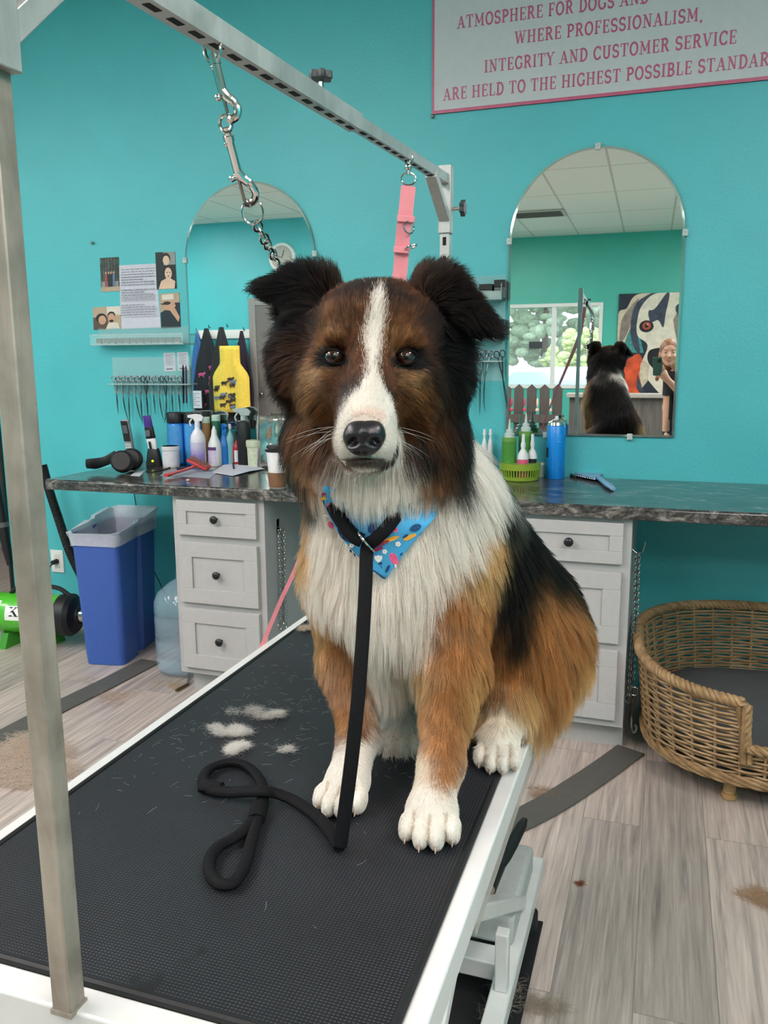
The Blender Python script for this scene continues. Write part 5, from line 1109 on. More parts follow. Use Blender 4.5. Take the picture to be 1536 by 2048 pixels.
mb = MB(); mb.tube(catmull([p0+z_*0.014, p0+dv*0.25+z_*0.016, p0+dv*0.7+z_*0.022, p1+z_*0.028], 5), [0.011, 0.0115, 0.012, 0.011, 0.010, 0.0095, 0.009, 0.009, 0.009, 0.009, 0.009, 0.009, 0.009, 0.009, 0.009, 0.009][:16], 10, flat=0.7); mb.build('handle', RED, parent=o)
R_ = Euler((0.25, 0.42, 0.1)).to_matrix(); hc = p1+dv.normalized()*0.025+z_*0.036
MB().obox(hc, (0.105, 0.05, 0.012), R_).build('brush_head', RED, parent=o, bevel=0.004)
mb = MB()
for i in range(22):
    for j in range(9):
        a = hc+R_ @ Vector((-0.046+0.0044*i, -0.02+0.005*j, 0.006)); b_ = a+R_ @ Vector((RNG.uniform(-.006, .006), RNG.uniform(-.006, .006), 0.018)); mb.tube([a, b_], 0.0004, 3)
mb.build('pin_bristles', M('bristle_fuzz', '#8A7F74', 0.7), parent=o)
p2 = on(372, 940); mb = MB(); mb.tube([on(354, 941)+z_*0.009, p2+z_*0.009], [0.010, 0.008], 10, flat=0.6); tag(mb.build('nail_file', M('navy_handle', '#232A42', 0.4), loc=p2), 'navy blue tool handle peeking out behind the red slicker brush', 'tool')
cord('charger_cable', [on(292, 944)+z_*0.003, on(305, 945)+z_*0.003, on(325, 941)+z_*0.003, on(340, 936)+z_*0.003, on(350, 932)+z_*0.003], 0.0028, 'black charging cable curling on the worktop beside the clipper stand', BLACKP, 'cable')
p = on(376, 962); tag(MB().ell(p+z_*0.004, (0.008, 0.008, 0.005), 8).build('fur_scrap', M('pale_fluff', '#C9BCA9', 0.9), loc=p), 'tiny pale fluff scrap on the worktop front edge', 'fluff')
p = on(467, 937); mb = MB(); mb.tube([on(468, 941)+z_*0.008, on(466, 930)+z_*0.011], 0.004, 8); tag(mb.build('pen', BLACKP, loc=p), 'short black pen lying on the creased white paper', 'pen')

# right side of the worktop: basket of bottles, spray can, tub, blue shears case
bc = on(1036, 962); s_ = mpp(bc); bc = Vector((bc.x, bc.y+0.045, CT)); br_ = 41*s_
GB_ = M('lime_plastic', '#9BB83F', 0.3, alpha=0.8)
o = thing('plastic_basket', 'round lime green plastic basket holding bottles under the right mirror', 'basket', bc)
mb = MB(); n = 44
mb.lathe([(br_*0.86, 0.0), (br_*0.90, 0.003), (br_*0.93, 0.018), (br_*0.91, 0.018), (br_*0.86, 0.005)], bc, n).lathe([(br_*0.97, 0.046), (br_*1.0, 0.046), (br_*1.01, 0.072), (br_*0.985, 0.072)], bc, n)
mb.build('basket_wall', GB_, parent=o); mb = MB()
for k in range(n):
    a = 2*PI*k/n; c, s2 = math.cos(a), math.sin(a); mb.bar(bc+Vector((br_*0.92*c, br_*0.92*s2, 0.016)), bc+Vector((br_*0.985*c, br_*0.985*s2, 0.048)), 0.005, 0.0035, up=(c, s2, 0))
mb.build('basket_slats', GB_, parent=o)
def inbasket(name, lb, px, ytop, ybody, dx, dy, r, mat, lab, ltxt=None, kind='round', nozzle='cone', capm=None, hh=None):
    p = Vector((on(px, 962).x, bc.y+dy, CT+0.006)); top = at(px, ytop, Y=p.y).z-p.z; h = at(px, ybody, Y=p.y).z-p.z
    o = thing(name, lb, 'bottle', p); MB().lathe(bottle_profile(kind, r, h), p, 24).build('bottle_body', mat, parent=o, smooth=50); capm = capm or CLRB
    if nozzle == 'cone': MB().lathe([(r*0.72, h*0.99), (r*0.72, h+0.014), (r*0.5, h+0.018), (r*0.5, h+0.03), (0.007, h+0.034), (0.003, top)], p, 18).build('cone_nozzle', M('cap_clear_white', '#C9D6CF', 0.3, alpha=0.9), parent=o)
    else: MB().lathe([(r*0.45, h*0.98), (r*0.45, h+0.012), (0.007, h+0.02), (0.006, top)], p, 16).build('nozzle', WPL, parent=o)
    if lab:
        z1 = h*(0.62 if kind == 'round' else 0.9); bl_ = band(p, r+0.0006, h*0.06, z1, -1.3, 1.3).build('bottle_label', lab, parent=o)
        if ltxt: mb = MB(); wrap_text(mb, p, r+0.0012, h*0.42, ltxt, 0.011); [wrap_text(mb, p, r+0.0012, h*(0.3-0.09*k), '- - -', 0.008) for k in range(2)]; mb.build('label_print', TXW, parent=bl_, smooth=0)
inbasket('squeeze_bottle', 'tall green squeeze bottle with a clear cone nozzle at the front of the lime basket', 1013, 838, 874, 0, -0.012, 0.030, M('green_liquid_bottle', '#6E9C4E', 0.3), M('label_green', '#4C8A38', 0.35), '- - -', 'plain')
inbasket('squeeze_bottle', 'green squeeze bottle with a cone nozzle at the back of the lime basket', 1043, 826, 862, 0, 0.04, 0.029, M('green_liquid_bottle'), M('label_green'), None, 'plain')
inbasket('drop_bottle', 'small white nozzle bottle with a pink label in the lime basket', 1044, 868, 893, 0, -0.030, 0.023, WPL, PNK, '- - -', 'round', 'thin')
inbasket('drop_bottle', 'small white nozzle bottle with a black label in the lime basket', 1060, 868, 892, 0, 0.010, 0.021, WPL, M('label_black', '#222327', 0.4), '- - -', 'round', 'thin')
o, p, r, h, b = bottle('spray_can', 'spray can', 'bright blue spray can with silver top standing alone under the right mirror', 1110, 955, 37, 850, 'can', M('bright_blue_can', '#1488E0', 0.3, coat=0.3))
MB().lathe([(r*0.97, h-0.002), (r*0.9, h+0.010), (r*0.55, h+0.016), (r*0.5, h+0.02)], p, 24).build('can_dome', CHROME, parent=o); MB().lathe([(0.008, h+0.018), (0.008, h+0.030), (0.005, h+0.036)], p, 14).build('nozzle', WPL, parent=o)
bl_ = band(p, r+0.0006, h*0.40, h*0.58, -1.6, -0.75).build('can_label', M('label_black'), parent=o); mb = MB(); wrap_text(mb, p, r+0.001, h*0.8, '- - -', 0.01, 0.5); wrap_text(mb, p, r+0.001, h*0.7, '- - - -', 0.01, 0.5); mb.build('label_print', TXW, parent=o, smooth=0)
o, p, r, h, b = bottle('small_jar', 'jar', 'small clear jar with white lid between the lime basket and blue can', 1082, 950, 13, 930, 'plain', CLRB); MB().lathe([(r*1.05, h), (r*1.05, h+0.008), (r, h+0.009)], p, 16).build('jar_lid', WPL, parent=o)
for i, px in enumerate((968, 980)):
    o, p, r, h, b = bottle('drop_bottle', 'bottle', ['small white bottle half hidden behind the pet shoulder fur', 'second small white bottle behind the pet shoulder fur'][i], px, 932, 11, 870, 'round', WPL); MB().cyl(p+Vector((0, 0, h)), p+Vector((0, 0, h+0.025)), 0.008, 0.005, n=12).build('nozzle', WPL, parent=o)
# blue studded grooming tool lying on the worktop
a_, b_ = on(1148, 952), on(1226, 983); m_ = on(1196, 960)
o = thing('deshedding_tool', 'pale blue tool with a studded metal edge lying on the right worktop', 'grooming tool', m_); SB = M('steel_blue_plastic', '#7FA6C6', 0.35)
mb = MB(); mb.tube([m_+z_*0.012, m_.lerp(b_, 0.35)+z_*0.012, m_.lerp(b_, 0.75)+z_*0.012, b_+z_*0.010], [0.014, 0.013, 0.017, 0.010], 12, flat=0.55, up=(0, 0, 1)); mb.build('handle', SB, parent=o)
mb = MB(); pts = [on(1146, 947), on(1190, 941), on(1206, 955), on(1190, 964), on(1150, 955)]; c = sum(pts, Vector())/5
mb.prism([(v.x-c.x, v.y-c.y) for v in pts], Vector((c.x, c.y, CT+0.006)), (1, 0, 0), (0, 1, 0), 0.014); mb.build('tool_head', SB, parent=o, bevel=0.003)
mb = MB()
for k in range(10): mb.ell(on(1147+4.6*k, 955.5+1.0*k)+z_*0.012, (0.0035,)*3, 5)
mb.build('metal_studs', CHROME, parent=o)
mb = MB(); mb.tube([on(1138, 951)+z_*0.007, on(1150, 957)+z_*0.007], 0.007, 8); tag(mb.build('clip_blade', BLACKP, loc=on(1140, 951)), 'small black clip on the worktop beside the pale blue tool', 'clip')

# ------------------------------------------------------------------ wicker bed
WK = N('wicker_cane'); v_ = WK.coord(); f1 = WK.noise(v_, 30, 4, 0.6); f2 = WK.noise(v_, 5, 3)
WK.set(Base_Color=WK.mix(0.35, WK.ramp(f1, [(0.3, lin('#76593B')), (0.55, lin('#9E7E57')), (0.75, lin('#B99A70'))]), WK.ramp(f2, [(0.35, lin('#6E5236')), (0.65, lin('#AC8C64'))])), Roughness=0.55); WK.bump(f1, 0.2, 0.002); WK = WK.m
bx, by, ra, rb = 0.47, 3.055, 0.52, 0.47; bz0, bz1 = 0.10, 0.415
o = thing('wicker_bed', 'oval woven wicker pet bed with a low front opening under the right worktop', 'pet bed', (bx, by, 0)); ex = 2.6
def ring(a, z, out=0.0):
    k = (z-bz0)/(bz1-bz0); A, B = ra*(0.93+0.07*k)+out, rb*(0.93+0.07*k)+out; c, s2 = math.cos(a), math.sin(a); r = (abs(c)**ex+abs(s2)**ex)**(-1/ex); return Vector((bx+A*c*r, by+B*s2*r, z))
OA0, OA1 = math.radians(-110), math.radians(-35)      # the opening faces the room
def top_at(a):
    a = (a+PI) % (2*PI)-PI; lo = bz0+0.115
    if OA0 < a < OA1: return lo
    d = min(abs(a-OA0), abs(a-OA1)); return min(bz1, lo+(bz1-lo)*min(1, d/0.035)) - 0.10*max(0, -math.sin(a))*0.55
mb = MB(); nst = 88; rows = 25; per = 8
for r in range(rows):
    z = bz0+0.012+(bz1-bz0-0.02)*r/(rows-1); seg = []
    for k in range(nst*2+1):
        a = 2*PI*k/(nst*2)-PI; ok = z < top_at(a)-0.008
        if ok: seg.append(ring(a, z+0.0014*math.sin(a*23+r*2.1), 0.0052*math.sin(PI*k/4+(PI if r % 2 else 0))))
        if (not ok or k == nst*2) and len(seg) > 1: mb.tube(seg, 0.0046, 5); seg = []
        elif not ok: seg = []
mb.build('woven_wall', WK, parent=o)
mb = MB()
for k in range(44):
    a = 2*PI*k/44-PI+0.04; zt_ = top_at(a); mb.tube([ring(a, bz0-0.01), ring(a, zt_*0.5+bz0*0.5), ring(a, zt_)], 0.005, 6)
mb.build('upright_stakes', WK, parent=o)
def rope(path, r, tw, mi=0):
    for s_ in range(3):
        P = [Vector(p) for p in path]; out = []
        for i, p in enumerate(P):
            t = (P[min(i+1, len(P)-1)]-P[max(i-1, 0)]).normalized(); ref = Vector((0, 0, 1)) if abs(t.z) < 0.8 else Vector((0, 1, 0)); u = t.cross(ref).normalized(); w_ = t.cross(u); a = tw*i+2*PI*s_/3
            out.append(p+u*(r*math.cos(a))+w_*(r*math.sin(a)))
        mb.tube(out, r*0.95, 6)
mb = MB(); path = []
for k in range(721):
    a = OA1+0.0+(2*PI-(OA1-OA0))*k/720; path.append(ring(a, top_at(a)+0.006, 0.002))
rope(path, 0.010, 0.42); mb.build('braided_rim', WK, parent=o)
mb = MB(); path = [ring(OA0+(OA1-OA0)*k/120, bz0+0.118, 0.004) for k in range(121)]; rope(path, 0.009, 0.45); 
for a in (OA0-0.01, OA1+0.01): rope([ring(a, bz0+0.118+(top_at(a+(0.06 if a > -1 else -0.06))-bz0-0.118)*k/30, 0.003) for k in range(31)], 0.009, 0.45)
mb.build('opening_braid', WK, parent=o)
mb = MB()
for r in (0, 1): rope([ring(2*PI*k/300, bz0-0.004+0.012*r, 0.006) for k in range(301)], 0.007, 0.4)
mb.build('base_braid', WK, parent=o)
mb = MB(); mb.add([ring(2*PI*k/60, bz0+0.004, -0.006) for k in range(60)], [tuple(range(60))]); mb.build('base_panel', WK, parent=o)
for a in (-2.06, -0.9, 1.0, 2.2):
    c = ring(a, 0, -0.05); mb = MB(); mb.lathe([(0.020, 0.0), (0.024, 0.004), (0.024, 0.018)]+[(0.0185+0.002*(k % 2), 0.02+0.005*k) for k in range(11)]+[(0.019, bz0)], c, 16); mb.build('foot', M('pale_cane', '#B08C5E', 0.55), parent=o)
cu = MB(); zc = bz0+0.11
def cf(i, j):
    a = 2*PI*i; k = j; p = ring(a, bz0+0.05, -0.03); q_ = Vector((bx, by, 0)); x = q_.x+(p.x-q_.x)*k; y = q_.y+(p.y-q_.y)*k
    return (x, y, zc-0.035*k**6+0.004*math.sin(9*x+4*y))
cu.grid(cf, 48, 14, wrap=True); cu.add([Vector(cf(i/48, 1.0)) for i in range(48)]+[Vector((cf(i/48, 1.0)[0], cf(i/48, 1.0)[1], bz0+0.012)) for i in range(48)], [(i, i+48, (i+1) % 48+48, (i+1) % 48) for i in range(48)])
cu.build('cushion', M('grey_cushion', '#4B4E50', 0.9, bump=0.15), parent=o)
# ------------------------------------------------------------------ the pet: a large sitting tricolour collie-type animal
def P3(px, py, Y): return np.array(at(px, py, Y=Y))
GH = 0.004
G0 = np.array([-0.62, 0.72, 0.795]); G1 = np.array([0.02, 1.56, 1.56])
GN = np.ceil((G1-G0)/GH).astype(int)+1
VOL = np.full(GN, 0.15, dtype=np.float32)
def blend(center_min, center_max, fn, k, sub=False):
    lo = np.maximum(((center_min-k-0.02-G0)/GH).astype(int), 0); hi = np.minimum(((center_max+k+0.02-G0)/GH).astype(int)+2, GN)
    if (hi <= lo).any(): return
    ax = [G0[i]+GH*np.arange(lo[i], hi[i]) for i in range(3)]
    X, Y, Z = np.meshgrid(*ax, indexing='ij'); d = fn(X, Y, Z).astype(np.float32)
    sl = tuple(slice(lo[i], hi[i]) for i in range(3)); a = VOL[sl]
    if sub:
        d = -d; h = np.clip(0.5-0.5*(a-d)/k, 0, 1); VOL[sl] = a*(1-h)+d*h+k*h*(1-h)
    else:
        h = np.clip(0.5+0.5*(a-d)/k, 0, 1); VOL[sl] = a*(1-h)+d*h-k*h*(1-h)
def cap(a, b, ra, rb, k=0.03, sub=False):
    a = np.array(a, float); b = np.array(b, float); ab = b-a; L2 = max(ab @ ab, 1e-9); R = max(ra, rb)
    def fn(X, Y, Z):
        t = np.clip(((X-a[0])*ab[0]+(Y-a[1])*ab[1]+(Z-a[2])*ab[2])/L2, 0, 1)
        return np.sqrt((X-a[0]-t*ab[0])**2+(Y-a[1]-t*ab[1])**2+(Z-a[2]-t*ab[2])**2)-(ra+(rb-ra)*t)
    blend(np.minimum(a, b)-R, np.maximum(a, b)+R, fn, k, sub)
def ell_(c, r, k=0.03, R=None, sub=False):
    c = np.array(c, float); r = np.array(r, float); M_ = np.eye(3) if R is None else np.array(R)     # rows: local axes
    def fn(X, Y, Z):
        x, y, z = X-c[0], Y-c[1], Z-c[2]; q = [M_[i][0]*x+M_[i][1]*y+M_[i][2]*z for i in range(3)]
        k0 = np.sqrt(sum((q[i]/r[i])**2 for i in range(3))); k1 = np.sqrt(sum((q[i]/r[i]**2)**2 for i in range(3)))
        return k0*(k0-1)/np.maximum(k1, 1e-6)
    m = r.max(); blend(c-m, c+m, fn, k, sub)
# head frame: x to the picture right, y towards the viewer, z up
HX = np.array([math.cos(YAW), math.sin(YAW), 0.0]); HY_ = np.array([math.sin(YAW), -math.cos(YAW), 0.0]); HZ = np.array([0, 0, 1.0])
HO = P3(742, 700, 0.965)
tlt = math.radians(3.5); HXt = HX*math.cos(tlt)-HZ*math.sin(tlt)*0; HZt = HZ*math.cos(tlt)+HX*math.sin(tlt)
HR = np.array([HX, HY_, HZ])
def hd(x, y, z): return HO+HXt*x+HY_*y+HZt*z
# torso
cap(P3(775, 770, 1.06), P3(795, 1010, 1.13), 0.078, 0.105, 0.04)             # neck
ell_(P3(792, 1085, 1.145), (0.118, 0.115, 0.14), 0.05)                         # chest
cap(P3(820, 1120, 1.17), P3(975, 1250, 1.32), 0.120, 0.118, 0.05)             # ribcage
cap(P3(870, 985, 1.17), P3(1040, 1205, 1.37), 0.075, 0.080, 0.06)             # back
ell_(P3(1060, 1280, 1.38), (0.085, 0.11, 0.115), 0.05)                          # rump
cap(P3(1070, 1285, 1.36), P3(1000, 1400, 1.25), 0.082, 0.055, 0.04)           # near thigh
cap(P3(1000, 1400, 1.25), P3(1035, 1470, 1.29), 0.05, 0.03, 0.03)
cap((-0.215, 1.30, 0.835), (-0.225, 1.215, 0.826), 0.030, 0.026, 0.02)        # near hind foot
cap(P3(900, 1290, 1.36), (-0.40, 1.27, 0.90), 0.08, 0.055, 0.04)              # far thigh
cap((-0.40, 1.29, 0.835), (-0.375, 1.20, 0.826), 0.028, 0.025, 0.02)
cap(P3(800, 1180, 1.14), P3(790, 1270, 1.16), 0.10, 0.085, 0.05)              # brisket
ell_(P3(752, 800, 1.065), (0.092, 0.075, 0.115), 0.04)                          # mane
ell_(P3(740, 885, 1.045), (0.098, 0.082, 0.10), 0.04)
# forelegs
RW = P3(882, 1530, 1.005); LW = P3(716, 1480, 1.07)
RE = P3(902, 1330, 1.085); LE = P3(695, 1320, 1.13)
cap(P3(888, 1150, 1.13), RE, 0.064, 0.046, 0.04); cap(RE, RW, 0.040, 0.025, 0.03)
cap(P3(695, 1150, 1.13), LE, 0.060, 0.040, 0.04); cap(LE, LW, 0.036, 0.024, 0.03)
TP = 0.803
def paw(c, d, w_, wrist, rw):
    """c = centre on the mat, d = unit facing direction"""
    d = np.array([d[0], d[1], 0.0]); d /= np.linalg.norm(d); s = np.array([-d[1], d[0], 0]); c = np.array([c[0], c[1], TP])
    cap(wrist, c-d*0.012+[0, 0, 0.032], rw, 0.027, 0.02)
    R = np.array([s, d, [0, 0, 1]])
    ell_(c+[0, 0, 0.022], (w_*0.45, 0.034, 0.024), 0.012, R)
    toes = []
    for i, (o, f) in enumerate(((-0.40, 0.026), (-0.137, 0.042), (0.137, 0.042), (0.40, 0.026))):
        t = c+s*(o*w_)+d*f+[0, 0, 0.0155]; ell_(t, (w_*0.120, 0.022, 0.0160), 0.003, R); toes.append((t, d, s))
    return toes
PR = at(863, 1628, z=TP+0.02); PL = at(693, 1572, z=TP+0.02); PH = at(993, 1492, z=TP+0.02)
TOES = paw((PR.x, PR.y), (0.18, -0.95), 0.074, RW, 0.027)+paw((PL.x, PL.y), (0.05, -1.0), 0.068, LW, 0.026)
TOES += paw((PH.x+0.004, PH.y), (0.12, -0.95), 0.066, (-0.215, 1.27, 0.84), 0.028)
paw((-0.37, 1.175), (0.1, -1), 0.062, (-0.385, 1.23, 0.84), 0.026)
# head
ell_(hd(0.004, -0.035, 0.022), (0.073, 0.085, 0.060), 0.02, HR)
ell_(hd(0.003, 0.018, 0.024), (0.055, 0.038, 0.038), 0.02, HR)
for s in (-1, 1):
    ell_(hd(s*0.046, -0.008, -0.040), (0.036, 0.050, 0.042), 0.03, HR)
    ell_(hd(s*0.034, 0.045, 0.011), (0.021, 0.011, 0.010), 0.014, HR)          # brow
    ell_(hd(s*0.035, 0.045, -0.034), (0.024, 0.020, 0.018), 0.015, HR)         # under the eye
cap(hd(0.002, 0.045, 0.000), hd(-0.001, 0.108, -0.074), 0.023, 0.021, 0.015)   # bridge
cap(hd(0, 0.030, -0.045), hd(-0.001, 0.100, -0.092), 0.041, 0.029, 0.02)       # muzzle
for s in (-1, 1): ell_(hd(-0.001+s*0.014, 0.098, -0.102), (0.018, 0.024, 0.017), 0.012, HR)
cap(hd(0, 0.0, -0.090), hd(-0.001, 0.084, -0.113), 0.036, 0.021, 0.02)        # lower jaw
EYES = [hd(-0.0415, 0.053, -0.0085), hd(0.0415, 0.053, -0.0095)]
for e in EYES: ell_(e+HY_*0.006, (0.0114, 0.012, 0.0104), 0.006, HR, sub=True)
# ears: base cone and folded-over flap
def flap(a, b, ra, rb, th, k=0.015):
    a = np.array(a); b = np.array(b); n = 7
    u = (b-a)/np.linalg.norm(b-a); w_ = np.cross(u, HY_); w_ /= np.linalg.norm(w_); v = np.cross(w_, u)
    for i in range(n):
        t = i/(n-1); r = ra+(rb-ra)*t
        ell_(a+(b-a)*t, (r, r, th), k, np.array([u, w_, v]))
flap(P3(650, 640, 1.03), P3(622, 592, 1.03), 0.030, 0.025, 0.016); flap(P3(622, 578, 1.02), P3(512, 576, 1.0), 0.022, 0.006, 0.006)
flap(P3(852, 640, 1.05), P3(878, 595, 1.05), 0.030, 0.026, 0.016); flap(P3(880, 584, 1.04), P3(986, 655, 1.02), 0.024, 0.007, 0.006)
for s in (-1, 1): ell_(hd(s*0.078, -0.075, -0.005), (0.036, 0.05, 0.050), 0.03, HR)    # thick hair behind the cheeks

def trilin(vol, p):
    q = (p-G0)/GH; i = np.clip(np.floor(q).astype(int), 0, GN-2); f = np.clip(q-i, 0, 1); r = 0
    for dx in (0, 1):
        for dy in (0, 1):
            for dz in (0, 1):
                w_ = (f[:, 0] if dx else 1-f[:, 0])*(f[:, 1] if dy else 1-f[:, 1])*(f[:, 2] if dz else 1-f[:, 2])
                r = r+w_*vol[i[:, 0]+dx, i[:, 1]+dy, i[:, 2]+dz]
    return r
def sgrad(p, e=0.006):
    g = np.stack([trilin(VOL, p+np.eye(3)[i]*e)-trilin(VOL, p-np.eye(3)[i]*e) for i in range(3)], 1); return g/np.maximum(np.linalg.norm(g, axis=1, keepdims=True), 1e-9)
def smooth3(v):
    for ax in range(3):
        s = np.copy(v); a = [slice(None)]*3; b = [slice(None)]*3; c = [slice(None)]*3; a[ax] = slice(0, -2); b[ax] = slice(1, -1); c[ax] = slice(2, None)
        s[tuple(b)] = 0.25*v[tuple(a)]+0.5*v[tuple(b)]+0.25*v[tuple(c)]; v = s
    return v
VOL = smooth3(VOL)
# nothing below the mat
_z = G0[2]+GH*np.arange(GN[2]); VOL = np.maximum(VOL, (TP+0.001-_z)[None, None, :].astype(np.float32))
def surface_nets(vol):
    nx, ny, nz = vol.shape; s = vol < 0
    cnt = np.zeros((nx-1, ny-1, nz-1), np.int8)
    C = [(a, b, c) for a in (0, 1) for b in (0, 1) for c in (0, 1)]
    for a, b, c in C: cnt += s[a:nx-1+a, b:ny-1+b, c:nz-1+c]
    I = np.argwhere((cnt > 0) & (cnt < 8)); idx = np.full(cnt.shape, -1, np.int64); idx[tuple(I.T)] = np.arange(len(I))
    acc = np.zeros((len(I), 3)); n = np.zeros(len(I))
    for c0 in C:
        for ax in range(3):
            if c0[ax]: continue
            c1 = list(c0); c1[ax] = 1
            v0 = vol[I[:, 0]+c0[0], I[:, 1]+c0[1], I[:, 2]+c0[2]]; v1 = vol[I[:, 0]+c1[0], I[:, 1]+c1[1], I[:, 2]+c1[2]]
            m = (v0 < 0) != (v1 < 0); t = np.where(m, v0/np.where(m, v0-v1, 1), 0); p = np.array(c0, float)[None]+np.eye(3)[ax][None]*t[:, None]; acc[m] += p[m]; n += m
    V = G0+GH*(I+acc/n[:, None]); F = []
    for ax in range(3):
        u, w_ = [(1, 2), (2, 0), (0, 1)][ax]; a = [slice(None)]*3; b = [slice(None)]*3; a[ax] = slice(0, -1); b[ax] = slice(1, None)
        s0 = s[tuple(a)]; s1 = s[tuple(b)]; E = np.argwhere(s0 != s1); E = E[(E[:, u] > 0) & (E[:, w_] > 0) & (E[:, u] < vol.shape[u]-1) & (E[:, w_] < vol.shape[w_]-1)]
        du = np.zeros(3, int); du[u] = 1; dw = np.zeros(3, int); dw[w_] = 1
        q = np.stack([idx[tuple((E-du-dw).T)], idx[tuple((E-dw).T)], idx[tuple(E.T)], idx[tuple((E-du).T)]], 1)
        fl = s0[tuple(E.T)]; q[~fl] = q[~fl][:, ::-1]; F.append(q)
    return V, np.concatenate(F)
DV, DF = surface_nets(VOL)

# ---- coat: control points give hair direction, length, lift and colour
PAL = {k: np.array(lin(v)[:3]) for k, v in dict(W='#EAE4D9', E='#F4ECE0', C='#E2D5BE', K='#050506', T='#A36B3A', L='#BC925A', R='#522D17', B='#6E4524', D='#150E0A', G='#938A7E', H='#85603A').items()}
